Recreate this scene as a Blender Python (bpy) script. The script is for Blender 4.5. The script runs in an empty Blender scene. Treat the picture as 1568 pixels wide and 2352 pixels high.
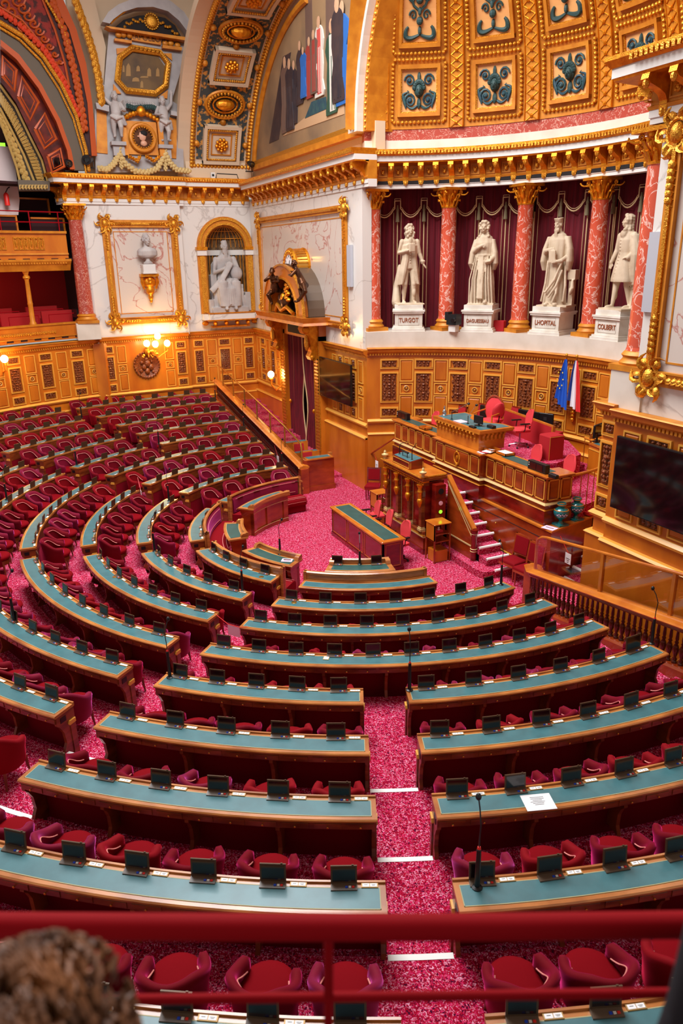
import bpy, math, random
from mathutils import Vector, Matrix
from math import sin, cos, pi, radians as rad, degrees as deg, asin, atan2, sqrt, hypot
random.seed(7)
SC = bpy.context.scene
COL = SC.collection
# ---------------------------------------------------------------- camera
YAW, PIT, ROL, FPX = 2.715, 0.3293, -0.0165, 1717.59
CAMP = Vector((16.0891, -7.7295, 7.0799))
_d = Vector((cos(YAW)*cos(PIT), sin(YAW)*cos(PIT), -sin(PIT)))
_r = Vector((sin(YAW), -cos(YAW), 0))
_u = _r.cross(_d)
CR = _r*cos(ROL)+_u*sin(ROL)
CU = -_r*sin(ROL)+_u*cos(ROL)
CD = _d
cam = bpy.data.cameras.new('camera')
camo = bpy.data.objects.new('camera', cam)
COL.objects.link(camo)
camo.matrix_world = Matrix(((CR.x, CU.x, -CD.x, CAMP.x), (CR.y, CU.y, -CD.y, CAMP.y), (CR.z, CU.z, -CD.z, CAMP.z), (0, 0, 0, 1)))
cam.sensor_fit = 'VERTICAL'
cam.sensor_height = 36
cam.sensor_width = 24
cam.lens = FPX/2352*36
cam.clip_start = 0.05
cam.dof.use_dof = True
cam.dof.focus_distance = 13.0
cam.dof.aperture_fstop = 2.4
SC.camera = camo
def proj(p):
    v = Vector(p)-CAMP
    z = v.dot(CD)
    if z < .1: return (-9999, -9999)
    return (784+FPX*v.dot(CR)/z, 1176-FPX*v.dot(CU)/z)
def seen(p, m=90):
    x, y = proj(p)
    return -m < x < 1568+m and -m < y < 2352+m
# ---------------------------------------------------------------- light
SC.view_settings.view_transform = 'Standard'
SC.view_settings.look = 'None'
SC.view_settings.gamma = 1
SC.view_settings.exposure = 0.3
w = bpy.data.worlds.new('sky')
SC.world = w
w.use_nodes = True
bg = w.node_tree.nodes['Background']
bg.inputs[0].default_value = (1.0, .965, .93, 1)
bg.inputs[1].default_value = 0.36
def area(name, loc, target, sx, sy, power, col):
    l = bpy.data.lights.new(name, 'AREA'); l.shape = 'RECTANGLE'; l.size = sx; l.size_y = sy; l.energy = power; l.color = col
    o = bpy.data.objects.new(name, l); COL.objects.link(o); o.location = loc
    o.rotation_euler = (Vector(target)-Vector(loc)).to_track_quat('-Z', 'Y').to_euler()
    return o
area('skylight', (0.5, -4, 17.5), (0.5, -3.4, 0), 11, 9, 4500, (.93, .97, 1))
# ---------------------------------------------------------------- materials
MATS = {}
def L(c):
    return tuple((x/255/12.92 if x/255 <= .04045 else ((x/255+.055)/1.055)**2.4) for x in c)+(1,)
def mat(name, c, rough=.5, metal=0, spec=.5, sheen=0, sheent=None, coat=0, c2=None, scale=8, stretch=(1, 1, 1), bump=0, detail=3, ramp=(.35, .65), emit=0, tex='noise', bscale=None, trans=0, alpha=1, vein=0, dist=0):
    m = bpy.data.materials.new(name); m.use_nodes = True
    nt = m.node_tree; b = nt.nodes['Principled BSDF']; N = nt.nodes.new; K = nt.links.new
    b.inputs['Base Color'].default_value = L(c)
    b.inputs['Roughness'].default_value = rough
    b.inputs['Metallic'].default_value = metal
    b.inputs['Specular IOR Level'].default_value = spec
    if sheen:
        b.inputs['Sheen Weight'].default_value = sheen
        b.inputs['Sheen Roughness'].default_value = .35
        b.inputs['Sheen Tint'].default_value = L(sheent or c)
    if coat:
        b.inputs['Coat Weight'].default_value = coat
        b.inputs['Coat Roughness'].default_value = .12
    if emit:
        b.inputs['Emission Color'].default_value = L(c)
        b.inputs['Emission Strength'].default_value = emit
    if trans: b.inputs['Transmission Weight'].default_value = trans
    if alpha < 1: b.inputs['Alpha'].default_value = alpha
    if c2 or bump:
        tc = N('ShaderNodeTexCoord'); mp = N('ShaderNodeMapping'); mp.inputs['Scale'].default_value = stretch
        K(tc.outputs['Object'], mp.inputs[0])
        if tex == 'voronoi':
            t = N('ShaderNodeTexVoronoi'); t.inputs['Scale'].default_value = scale; out = t.outputs['Distance']
        elif tex == 'wave':
            t = N('ShaderNodeTexWave'); t.inputs['Scale'].default_value = scale; t.inputs['Distortion'].default_value = 6; t.inputs['Detail'].default_value = detail; out = t.outputs[1]
        else:
            t = N('ShaderNodeTexNoise'); t.inputs['Scale'].default_value = scale; t.inputs['Detail'].default_value = detail; t.inputs['Distortion'].default_value = dist; out = t.outputs['Fac'] if 'Fac' in t.outputs else t.outputs[0]
        K(mp.outputs[0], t.inputs['Vector'])
        if c2:
            cr = N('ShaderNodeValToRGB'); e = cr.color_ramp.elements
            e[0].position, e[1].position = ramp; e[0].color = L(c); e[1].color = L(c2)
            if vein:
                e[0].position = .5-vein; e[1].position = .5; e2_ = e.new(.5+vein); e2_.color = L(c)
            K(out, cr.inputs[0]); K(cr.outputs[0], b.inputs['Base Color'])
        if bump:
            o2 = out
            if bscale:
                t2 = N('ShaderNodeTexNoise'); t2.inputs['Scale'].default_value = bscale; t2.inputs['Detail'].default_value = 4; K(tc.outputs['Object'], t2.inputs['Vector']); o2 = t2.outputs[0]
            bp = N('ShaderNodeBump'); bp.inputs['Strength'].default_value = bump; bp.inputs['Distance'].default_value = .02
            K(o2, bp.inputs['Height']); K(bp.outputs[0], b.inputs['Normal'])
    MATS[name] = m
    return m
def carpet():
    m = mat('carpet', (150, 20, 50), .95, spec=.1)
    nt = m.node_tree; b = nt.nodes['Principled BSDF']; N = nt.nodes.new; K = nt.links.new
    tc = N('ShaderNodeTexCoord')
    n1 = N('ShaderNodeTexNoise'); n1.inputs['Scale'].default_value = 36; n1.inputs['Detail'].default_value = 1; n1.inputs['Distortion'].default_value = 1.6
    n2 = N('ShaderNodeTexNoise'); n2.inputs['Scale'].default_value = 47; n2.inputs['Detail'].default_value = .5; n2.inputs['Distortion'].default_value = 1
    cr = N('ShaderNodeValToRGB'); cr.color_ramp.interpolation = 'LINEAR'
    e = cr.color_ramp.elements
    e[0].position = .36; e[0].color = L((58, 10, 44)); e[1].position = .41; e[1].color = L((160, 4, 38))
    for p, c in ((.575, (178, 8, 46)), (.60, (230, 122, 164)), (.655, (246, 194, 216)), (.69, (168, 8, 48))):
        x = e.new(p); x.color = L(c)
    K(tc.outputs['Object'], n1.inputs['Vector']); K(tc.outputs['Object'], n2.inputs['Vector'])
    mx = N('ShaderNodeMix'); mx.data_type = 'RGBA'; mx.blend_type = 'MIX'; mx.inputs[0].default_value = .5
    K(n1.outputs[0], cr.inputs[0])
    cr2 = N('ShaderNodeValToRGB'); e2 = cr2.color_ramp.elements; e2[0].position = .60; e2[0].color = (0, 0, 0, 1); e2[1].position = .63; e2[1].color = (1, 1, 1, 1)
    K(n2.outputs[0], cr2.inputs[0]); K(cr2.outputs[0], mx.inputs[0]); K(cr.outputs[0], mx.inputs[6]); mx.inputs[7].default_value = L((206, 40, 92))
    K(mx.outputs[2], b.inputs['Base Color'])
carpet()
mat('velvet_crimson', (108, 1, 17), .8, spec=.15, sheen=.85, sheent=(255, 60, 140))
mat('velvet_rose', (118, 3, 36), .75, spec=.2, sheen=.9, sheent=(255, 100, 200))
mat('velvet_scarlet', (126, 1, 13), .8, spec=.15, sheen=.5, sheent=(255, 50, 90))
mat('velvet_panel', (116, 4, 20), .9, spec=.1, sheen=.3, sheent=(240, 60, 100))
mat('piping', (232, 140, 130), .6)
mat('velvet_seat', (122, 0, 12), .85, spec=.1, sheen=.22, sheent=(255, 60, 80))
mat('wood_top', (196, 122, 58), .3, c2=(150, 82, 34), scale=2.2, stretch=(1, 1, 6), detail=6, coat=.35)
mat('wood_desk', (138, 62, 24), .35, c2=(96, 36, 12), scale=3, stretch=(1, 1, 4), detail=5, coat=.3)
mat('wood_leg', (146, 66, 28), .4, c2=(104, 40, 14), scale=3, detail=4)
mat('mahogany', (172, 70, 22), .22, c2=(120, 36, 10), scale=1.6, stretch=(1, 1, 2.5), detail=6, coat=.7, ramp=(.3, .7))
mat('mahogany_red', (138, 26, 14), .2, c2=(92, 12, 8), scale=2, stretch=(1, 1, 3), detail=6, coat=.7)
mat('oak', (208, 118, 26), .35, c2=(178, 88, 16), scale=2, stretch=(1, 1, .35), detail=6, coat=.25, ramp=(.3, .7))
mat('oak_trim', (226, 160, 62), .35, coat=.2)
mat('oak_rail', (206, 120, 36), .25, coat=.5, c2=(180, 92, 24), scale=2.5)
mat('carved', (150, 74, 26), .35, c2=(92, 40, 12), scale=30, bump=1, bscale=26, detail=4, coat=.2)
mat('gold', (236, 158, 34), .34, metal=.75, c2=(206, 120, 16), scale=9, bump=.35, bscale=60, spec=.6)
mat('gold_fine', (240, 176, 60), .3, metal=.7, bump=.6, c2=(190, 112, 20), scale=40, bscale=46)
mat('gold_paint', (208, 132, 30), .5, metal=.2, c2=(188, 110, 18), scale=4)
mat('gilt_line', (206, 176, 116), .5, metal=.2)
mat('tooling', (170, 160, 116), .6)
mat('card_brass', (170, 130, 70), .5, metal=.3)
mat('leather', (62, 112, 118), .42, spec=.5, c2=(54, 100, 106), scale=5, detail=5, coat=.12)
mat('leather_dark', (42, 84, 80), .42, c2=(36, 74, 70), scale=5, detail=5, coat=.1)
mat('marble', (216, 208, 200), .25, c2=(188, 178, 170), scale=.6, detail=8, vein=.02, dist=1, coat=.2)
mat('marble_warm', (214, 202, 188), .3, c2=(198, 184, 168), scale=2, detail=8, ramp=(.4, .8))
mat('marble_panel', (204, 188, 176), .25, c2=(176, 108, 96), scale=.7, detail=9, vein=.014, dist=1.2, coat=.2)
mat('marble_red', (204, 82, 54), .25, c2=(240, 204, 188), scale=3.2, stretch=(1, 1, .8), detail=7, vein=.022, dist=1.6, coat=.3)
mat('marble_dark_red', (166, 64, 48), .3, c2=(222, 180, 160), scale=5, detail=7, vein=.02, dist=2, coat=.2)
mat('statue', (208, 186, 158), .65, c2=(184, 160, 132), scale=3, detail=5)
mat('statue_grey', (184, 174, 168), .65, c2=(160, 150, 146), scale=3, detail=5)
mat('bronze', (96, 56, 30), .3, metal=.7, c2=(60, 32, 18), scale=6)
mat('white', (216, 208, 200), .6)
mat('white_tape', (240, 236, 230), .7)
mat('paper', (240, 236, 236), .8)
mat('paper_pink', (248, 200, 222), .8)
mat('plaster', (206, 180, 150), .8)
mat('black', (14, 13, 15), .4)
mat('black_gloss', (6, 5, 7), .06, spec=.6, coat=.6)
mat('screen', (26, 14, 16), .12, spec=.6)
mat('screen_case', (84, 60, 40), .4, metal=.3)
mat('screen_keys', (92, 72, 56), .4)
mat('blue_key', (30, 70, 190), .4)
mat('white_key', (235, 225, 215), .4)
mat('red_key', (230, 40, 30), .4)
mat('chrome', (200, 200, 205), .2, metal=1)
mat('brass', (224, 168, 78), .25, metal=.9)
mat('curtain', (116, 4, 26), .85, sheen=.25, sheent=(220, 60, 90), c2=(90, 2, 20), scale=3, stretch=(6, 6, .3))
mat('curtain_braid', (226, 192, 140), .7)
mat('cushion', (214, 52, 58), .85, sheen=.3, sheent=(255, 140, 140))
mat('red_box', (170, 8, 22), .8, sheen=.3, sheent=(255, 60, 80))
mat('red_rail', (150, 0, 14), .75, spec=.15)
mat('teal_glaze', (6, 96, 104), .15, coat=.8, c2=(20, 120, 122), scale=6)
mat('dark', (20, 10, 10), .8)
mat('led_red', (60, 4, 6), .3)
mat('green_led', (120, 255, 40), .3, emit=2)
mat('lamp_globe', (255, 236, 190), .3, emit=7)
mat('hair', (78, 46, 26), .6, c2=(140, 84, 40), scale=14)
mat('skin', (205, 150, 120), .5)
mat('cloth_navy', (16, 18, 26), .9)
g = bpy.data.materials.new('glass'); g.use_nodes = True
nt = g.node_tree; nt.nodes.clear()
o_ = nt.nodes.new('ShaderNodeOutputMaterial'); mx = nt.nodes.new('ShaderNodeMixShader'); tr = nt.nodes.new('ShaderNodeBsdfTransparent'); gl = nt.nodes.new('ShaderNodeBsdfGlossy')
gl.inputs['Roughness'].default_value = .03; tr.inputs[0].default_value = (.95, .93, .9, 1); mx.inputs[0].default_value = .1
nt.links.new(tr.outputs[0], mx.inputs[1]); nt.links.new(gl.outputs[0], mx.inputs[2]); nt.links.new(mx.outputs[0], o_.inputs[0])
MATS['glass'] = g
# ---------------------------------------------------------------- mesh helpers
class MB:
    def __init__(s): s.v = []; s.f = []; s.m = []; s.ms = []; s.cm = 0; s.T = None
    def use(s, name):
        if name not in s.ms: s.ms.append(name)
        s.cm = s.ms.index(name); return s
    def add(s, vs, fs):
        n = len(s.v)
        if s.T is not None: vs = [tuple(s.T @ Vector(p)) for p in vs]
        s.v += [tuple(p) for p in vs]
        s.f += [tuple(i+n for i in f) for f in fs]
        s.m += [s.cm]*len(fs)
        return s
    def box(s, c, d, rz=0, taper=1):
        x, y, z = d[0]/2, d[1]/2, d[2]/2; t = taper
        P = [(-x, -y, -z), (x, -y, -z), (x, y, -z), (-x, y, -z), (-x*t, -y*t, z), (x*t, -y*t, z), (x*t, y*t, z), (-x*t, y*t, z)]
        cs, sn = cos(rz), sin(rz)
        P = [(c[0]+a*cs-b*sn, c[1]+a*sn+b*cs, c[2]+e) for a, b, e in P]
        return s.add(P, [(3, 2, 1, 0), (4, 5, 6, 7), (0, 1, 5, 4), (1, 2, 6, 5), (2, 3, 7, 6), (3, 0, 4, 7)])
    def bb(s, x0, x1, y0, y1, z0, z1): return s.box(((x0+x1)/2, (y0+y1)/2, (z0+z1)/2), (x1-x0, y1-y0, z1-z0))
    def bbb(s, x0, x1, y0, y1, z0, z1, b=.01):
        # box with chamfered vertical and top edges
        P = [(x0+b, y0), (x1-b, y0), (x1, y0+b), (x1, y1-b), (x1-b, y1), (x0+b, y1), (x0, y1-b), (x0, y0+b)]
        cx, cy = (x0+x1)/2, (y0+y1)/2
        ins = [(x+(b if x < cx else -b), y+(b if y < cy else -b)) for x, y in P]
        return s.loft([[(x, y, z0) for x, y in P], [(x, y, z1-b) for x, y in P], [(x, y, z1) for x, y in ins]])
    def loft(s, rings, cap=True, closed=True):
        n = len(rings[0]); vs = [p for r in rings for p in r]; fs = []
        for i in range(len(rings)-1):
            for j in range(n if closed else n-1):
                k = (j+1) % n
                fs.append((i*n+j, i*n+k, (i+1)*n+k, (i+1)*n+j))
        if cap and closed: fs.append(tuple(range(n-1, -1, -1))); fs.append(tuple((len(rings)-1)*n+j for j in range(n)))
        return s.add(vs, fs)
    def prism(s, poly, z0, z1): return s.loft([[(x, y, z0) for x, y in poly], [(x, y, z1) for x, y in poly]])
    def lathe(s, prof, o=(0, 0, 0), n=16, a0=0, a1=2*pi):
        full = abs(a1-a0-2*pi) < 1e-6; k = n if full else n+1
        rings = [[(o[0]+r*cos(a0+(a1-a0)*j/n), o[1]+r*sin(a0+(a1-a0)*j/n), o[2]+z) for j in range(k)] for r, z in prof]
        return s.loft(rings, cap=full, closed=full)
    def ell(s, c, r, n=12, m=8, R=None):
        rings = []
        for i in range(m+1):
            t = pi*i/m; z = -cos(t); q = max(sin(t), .02)
            ring = []
            for j in range(n):
                a = 2*pi*j/n; p = Vector((r[0]*q*cos(a), r[1]*q*sin(a), r[2]*z))
                if R is not None: p = R @ p
                ring.append((c[0]+p.x, c[1]+p.y, c[2]+p.z))
            rings.append(ring)
        return s.loft(rings)
    def tube(s, pts, r, n=8, cap=True):
        pts = [Vector(p) for p in pts]; R = r if hasattr(r, '__len__') else [r]*len(pts)
        rings = []; up = None
        for i, p in enumerate(pts):
            t = (pts[min(i+1, len(pts)-1)]-pts[max(i-1, 0)])
            if t.length < 1e-9: t = Vector((0, 0, 1))
            t.normalize()
            if up is None: up = t.orthogonal().normalized()
            else:
                up = up-t*up.dot(t)
                up = up.normalized() if up.length > 1e-6 else t.orthogonal().normalized()
            bn = t.cross(up)
            rr = R[i] if hasattr(R[i], '__len__') else (R[i], R[i])
            rings.append([tuple(p+up*rr[0]*cos(2*pi*j/n)+bn*rr[1]*sin(2*pi*j/n)) for j in range(n)])
        return s.loft(rings, cap=cap)
    def sweep(s, path, prof, closed=False, zs=None):
        # path of (x,y); profile polygon of (offset to the left of travel, z)
        n = len(path); rings = []
        for i, (x, y) in enumerate(path):
            if closed: a, b = path[i-1], path[(i+1) % n]
            else: a, b = path[max(i-1, 0)], path[min(i+1, n-1)]
            d1 = Vector((x-a[0], y-a[1])); d2 = Vector((b[0]-x, b[1]-y))
            if d1.length < 1e-9: d1 = d2
            if d2.length < 1e-9: d2 = d1
            d1.normalize(); d2.normalize()
            n1 = Vector((-d1.y, d1.x)); n2 = Vector((-d2.y, d2.x)); nn = n1+n2
            nn = nn/max(nn.dot(n1), .3) if nn.length > 1e-6 else n1
            zz = zs[i] if zs else 0
            rings.append([(x+nn.x*o, y+nn.y*o, z+zz) for o, z in prof])
        if closed: rings.append(rings[0])
        return s.loft(rings, cap=not closed)
    def arc(s, a0, a1, prof, c=(0, 0), step=2.0):
        # ring sector: prof polygon of (radius, z), degrees
        n = max(1, int(math.ceil(abs(a1-a0)/step)))
        rings = []
        for i in range(n+1):
            a = rad(a0+(a1-a0)*i/n); rings.append([(c[0]+r*cos(a), c[1]+r*sin(a), z) for r, z in prof])
        return s.loft(rings)
    def build(s, name, mats=None, parent=None, smooth=False, col=None):
        me = bpy.data.meshes.new(name)
        me.from_pydata(s.v, [], s.f)
        for m in ([mats] if isinstance(mats, str) else (mats or s.ms)): me.materials.append(MATS[m])
        if not isinstance(mats, str) and len(s.ms) > 1: me.polygons.foreach_set('material_index', s.m)
        if smooth:
            me.polygons.foreach_set('use_smooth', [True]*len(me.polygons))
            try: me.set_sharp_from_angle(angle=rad(smooth if smooth > 1 else 40))
            except Exception: pass
        me.update()
        o = bpy.data.objects.new(name, me); COL.objects.link(o)
        if parent: o.parent = parent
        return o
def textobj(nm, cu, mt):
    t = bpy.data.objects.new(nm, cu); COL.objects.link(t); bpy.context.view_layer.update()
    me = bpy.data.meshes.new_from_object(t.evaluated_get(bpy.context.evaluated_depsgraph_get())); bpy.data.objects.remove(t)
    me.materials.clear(); me.materials.append(MATS[mt]); o = bpy.data.objects.new(nm, me); COL.objects.link(o); return o
def rect(r0, r1, z0, z1): return [(r0, z0), (r1, z0), (r1, z1), (r0, z1)]
def arcpath(cx, cy, R, a0, a1, step=3):
    n = max(1, int(math.ceil(abs(a1-a0)/step)))
    return [(cx+R*cos(rad(a0+(a1-a0)*i/n)), cy+R*sin(rad(a0+(a1-a0)*i/n))) for i in range(n+1)]
def tag(o, label, cat, group=None, kind=None):
    o['label'] = label; o['category'] = cat
    if group: o['group'] = group
    if kind: o['kind'] = kind
    return o
def thing(name, loc=(0, 0, 0), rz=0):
    o = bpy.data.objects.new(name, None); COL.objects.link(o); o.location = loc; o.rotation_euler = (0, 0, rz); o.empty_display_size = .1
    return o
def struct(o): o['kind'] = 'structure'; return o
def kids(o): return [c for c in bpy.data.objects if c.parent == o]
KC = {}
def copytree(root, loc, rz, sc=None):
    r = root.copy(); COL.objects.link(r); r.location = loc; r.rotation_euler = (0, 0, rz)
    if sc: r.scale = (sc, sc, sc)
    if root.name not in KC: KC[root.name] = [(c, kids(c)) for c in kids(root)]
    for c, gs in KC[root.name]:
        n = c.copy(); COL.objects.link(n); n.parent = r
        for g in gs:
            m = g.copy(); COL.objects.link(m); m.parent = n
    return r
def drop(o):
    for c in kids(o):
        for g in kids(c): bpy.data.objects.remove(g)
        bpy.data.objects.remove(c)
    bpy.data.objects.remove(o)
ORD = ['first', 'second', 'third', 'fourth', 'fifth', 'sixth', 'seventh', 'eighth', 'ninth', 'tenth', 'eleventh', 'twelfth', 'thirteenth', 'fourteenth', 'fifteenth', 'sixteenth', 'seventeenth', 'eighteenth', 'nineteenth', 'twentieth']
def onum(i): return ORD[i] if i < 20 else 'twenty-'+ORD[i-20]
# ---------------------------------------------------------------- the seating
RK = [4.19, 5.4046, 6.6201, 7.8661, 9.0805, 10.3541, 11.6117, 12.9045, 14.2869]
ZK = [.76+.1438*k-.0006*k*k for k in range(9)]
LV = [z-.62 for z in ZK]
BA, CB, CDA, SA, SD = -46.4, -91.6, -135.1, -23.25, -157.3
HW = .31
def hw(k): return deg(asin(HW/RK[k]))
def endA(k): return deg(asin(.87/RK[k])) if k else -2.6
def endD(k): return -180-deg(asin(.08/RK[k]))
DESKS = []   # (block name, k, a0, a1)
for k in range(9):
    h = hw(k)
    if k < 4: DESKS.append(('near lower block', k, BA+h, endA(k))); DESKS.append(('far lower block', k, endD(k), CDA-h))
    else:
        DESKS.append(('near balustrade block', k, SA+h, endA(k))); DESKS.append(('near aisle block', k, BA+h, SA-h))
        DESKS.append(('far balustrade block', k, endD(k), SD-h)); DESKS.append(('far aisle block', k, SD+h, CDA-h))
    if k < 7: DESKS.append(('second block', k, CB+h, BA-h)); DESKS.append(('third block', k, CDA+h, CB-h))
# floors
m = MB().use('carpet')
m.bb(-15.5, 4.6, -4.3, 2.6, -.2, 0); m.bb(4.6, 6, 1.5, 6, -.2, 0); m.bb(-6, 4.6, 2.6, 7.5, -.2, 0)
floor = struct(m.build('floor', 'carpet'))
for k in range(9):
    r0 = RK[k]-.13; r1 = RK[k+1]-.13 if k < 8 else 16.5
    m = MB().use('carpet'); e0 = -180.8-(.5/RK[k]*57 if k else 0); e1 = endA(k)+.48/RK[k]*57 if k else 8
    m.arc(e0, e1, rect(r0, r1+.01, -.2, LV[k]), step=1.5)
    o = struct(m.build('floor_terrace', 'carpet'))
    for ang, nm in ((BA, 'first'), (CB, 'second'), (CDA, 'third'), (SA, 'near'), (SD, 'far')):
        if ang in (SA, SD) and k < 5: continue
        if ang in (CB, CDA) or (ang == BA and k < 4): continue
        a = rad(ang)
        if not seen((r0*cos(a), r0*sin(a), LV[k])): continue
        m = MB().use('white_tape'); hh = deg((HW-.015)/r0)
        m.arc(ang-hh, ang+hh, [(r0-.012, LV[k]-.02), (r0+.05, LV[k]-.02), (r0+.05, LV[k]+.004), (r0-.012, LV[k]+.004)])
        nmn = {BA: 'first radial aisle', CB: 'second radial aisle', CDA: 'third radial aisle', SA: 'aisle splitting the near upper rows', SD: 'aisle splitting the far upper rows'}[ang]
        tag(m.build('step_nosing_strip'), 'white nosing strip on the %s step of the %s' % (onum(k), nmn), 'strip', 'white step nosings of the aisles')
for k in range(1, 9):
    r0 = RK[k]-.13; xx = -sqrt(r0*r0-.3**2); m = MB().use('white_tape').bb(xx-.03, xx+.03, .12, .42, LV[k]-.02, LV[k]+.005)
    tag(m.build('step_nosing_strip'), 'white nosing strip on the %s step beside the far balustrade' % onum(k), 'strip', 'white step nosings of the aisles')
DESKWORD = {0: 'innermost', 1: 'second', 2: 'third', 3: 'fourth', 4: 'fifth', 5: 'sixth', 6: 'seventh', 7: 'eighth', 8: 'outermost'}
knobm = MB().lathe([(.004, 0), (.006, .008), (.013, .016), (.013, .024), (.005, .03)], n=8)
knob_me = knobm.build('knob', 'brass', smooth=True).data
bpy.data.objects.remove(bpy.data.objects['knob'])
SEATS = []
def desk(block, k, a0, a1):
    R = RK[k]; Z = ZK[k]; F = LV[k]; lo = Z-.76
    am = (a0+a1)/2
    pts = [(R*cos(rad(a0+(a1-a0)*i/12)), R*sin(rad(a0+(a1-a0)*i/12)), Z) for i in range(13)]
    if not any(seen(p, 30 if k < 8 else 120) for p in pts): return
    root = thing('curved_desk', (R*cos(rad(am)), R*sin(rad(am)), F))
    tag(root, 'curved wooden desk with green leather top, %s row of the %s' % (DESKWORD[k], block), 'desk', 'curved desk rows of the chamber')
    off = root.location
    def B(m, name, mats=None, sm=False, par=None):
        o = m.build(name, mats, root, sm)
        o.location = -off
        return o
    N = max(1, round((R-.3)*rad(a1-a0)/.635))
    m = MB().use('wood_top')
    top = [(R-.352, Z-.04), (R-.36, Z-.02), (R-.36, Z+.02), (R-.338, Z+.02), (R-.336, Z), (R-.01, Z), (R+.004, Z-.012), (R+.004, Z-.03), (R-.012, Z-.042)]
    m.arc(a0, a1, top, step=1.6)
    B(m, 'tabletop', 'wood_top')
    da = deg(.05/R)
    m = MB().use('leather').arc(a0+da, a1-da, rect(R-.285, R-.062, Z, Z+.004), step=1.6)
    m.use('tooling')
    for r in (R-.292, R-.062): m.arc(a0+da, a1-da, rect(r, r+.008, Z, Z+.005), step=1.6)
    for a in (a0+da, a1-da-deg(.008/R)): m.arc(a, a+deg(.008/R), rect(R-.285, R-.055, Z, Z+.005))
    B(m, 'leather_inlay')
    m = MB().use('wood_desk').arc(a0+da*.5, a1-da*.5, [(R-.33, Z-.15), (R-.04, Z-.15), (R-.02, Z-.135), (R-.02, Z-.042), (R-.33, Z-.042)], step=1.6)
    B(m, 'apron', 'wood_desk')
    m = MB().use('wood_desk').arc(a0+da*.5, a1-da*.5, rect(R-.345, R-.32, Z-.27, Z-.04), step=1.6)
    m.use('velvet_panel').arc(a0+da*.5, a1-da*.5, rect(R-.34, R-.32, lo, Z-.27), step=1.6)
    B(m, 'modesty_panel')
    near = block.startswith('near') or block == 'second block'
    step = (a1-a0)/N
    if near:
        for i in range(2*N):
            c0 = a0+step*(i+.5)/2; hh = step*.21
            pr = [(R-.021, Z-.128), (R-.012, Z-.122), (R-.012, Z-.062), (R-.021, Z-.056)]
            if not seen((R*cos(rad(c0)), R*sin(rad(c0)), Z), 20): continue
            o = B(MB().use('wood_desk').arc(c0-hh, c0+hh, pr, step=2), 'drawer', 'wood_desk')
            kn = bpy.data.objects.new('knob', knob_me); COL.objects.link(kn); kn.parent = o
            kn.rotation_euler = (pi/2, 0, rad(c0)+pi/2)
            kn.location = ((R-.013)*cos(rad(c0)), (R-.013)*sin(rad(c0)), Z-.092)
    nl = max(2, int(N/1.5)+1)
    for i in range(nl):
        a = a0+da+(a1-a0-2*da)*i/(nl-1); e = i in (0, nl-1)
        if e: continue
        m = MB().use('wood_leg')
        A = rad(a); t = Vector((-sin(A), cos(A))); w = .022
        pr = [(R-.325, Z-.15), (R-.06, Z-.15), (R-.05, Z-.2), (R-.1, Z-.26), (R-.14, Z-.36), (R-.15, Z-.52), (R-.115, Z-.59), (R-.1, F), (R-.325, F)]
        m.loft([[(r*cos(A)+t.x*s, r*sin(A)+t.y*s, z) for r, z in pr] for s in (-w, w)])
        B(m, 'support_bracket', 'wood_leg')
    for s, a in ((1, a0), (-1, a1)):
        A = rad(a)+s*.028/R; t = Vector((-sin(A), cos(A))); m = MB().use('wood_desk')
        pr = [(R-.345, Z-.045), (R-.03, Z-.045), (R-.03, Z-.17), (R-.075, Z-.22), (R-.13, Z-.33), (R-.15, Z-.5), (R-.11, F+.05), (R-.09, F-.01), (R-.345, lo)]
        m.loft([[(r*cos(A)+t.x*q, r*sin(A)+t.y*q, z) for r, z in pr] for q in (-.022, .022)])
        pr = [(R-.335, Z-.2), (R-.23, Z-.2), (R-.21, Z-.235), (R-.22, Z-.26), (R-.335, Z-.26)]
        q0 = -.045*s
        m.use('oak_trim').loft([[(r*cos(A)+t.x*q, r*sin(A)+t.y*q, z) for r, z in pr] for q in sorted((q0, 0))])
        m.use('wood_desk')
        pr = [(R-.33, Z-.26), (R-.24, Z-.26), (R-.25, lo+.08), (R-.22, lo+.0), (R-.34, lo)]
        m.loft([[(r*cos(A)+t.x*q, r*sin(A)+t.y*q, z) for r, z in pr] for q in sorted((q0*.8, 0))])
        o = B(m, 'end_panel')
        m = MB().use('black')
        pr = rect(R-.19, R-.09, Z-.16, Z-.085)
        m.loft([[(r*cos(A)+t.x*q, r*sin(A)+t.y*q, z) for r, z in pr] for q in sorted((-s*.022, -s*.028))])
        p = m.build('socket_plate', 'black', o)
    SEATS.append((block, k, a0, a1, N))
for d in DESKS: desk(*d)
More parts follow.
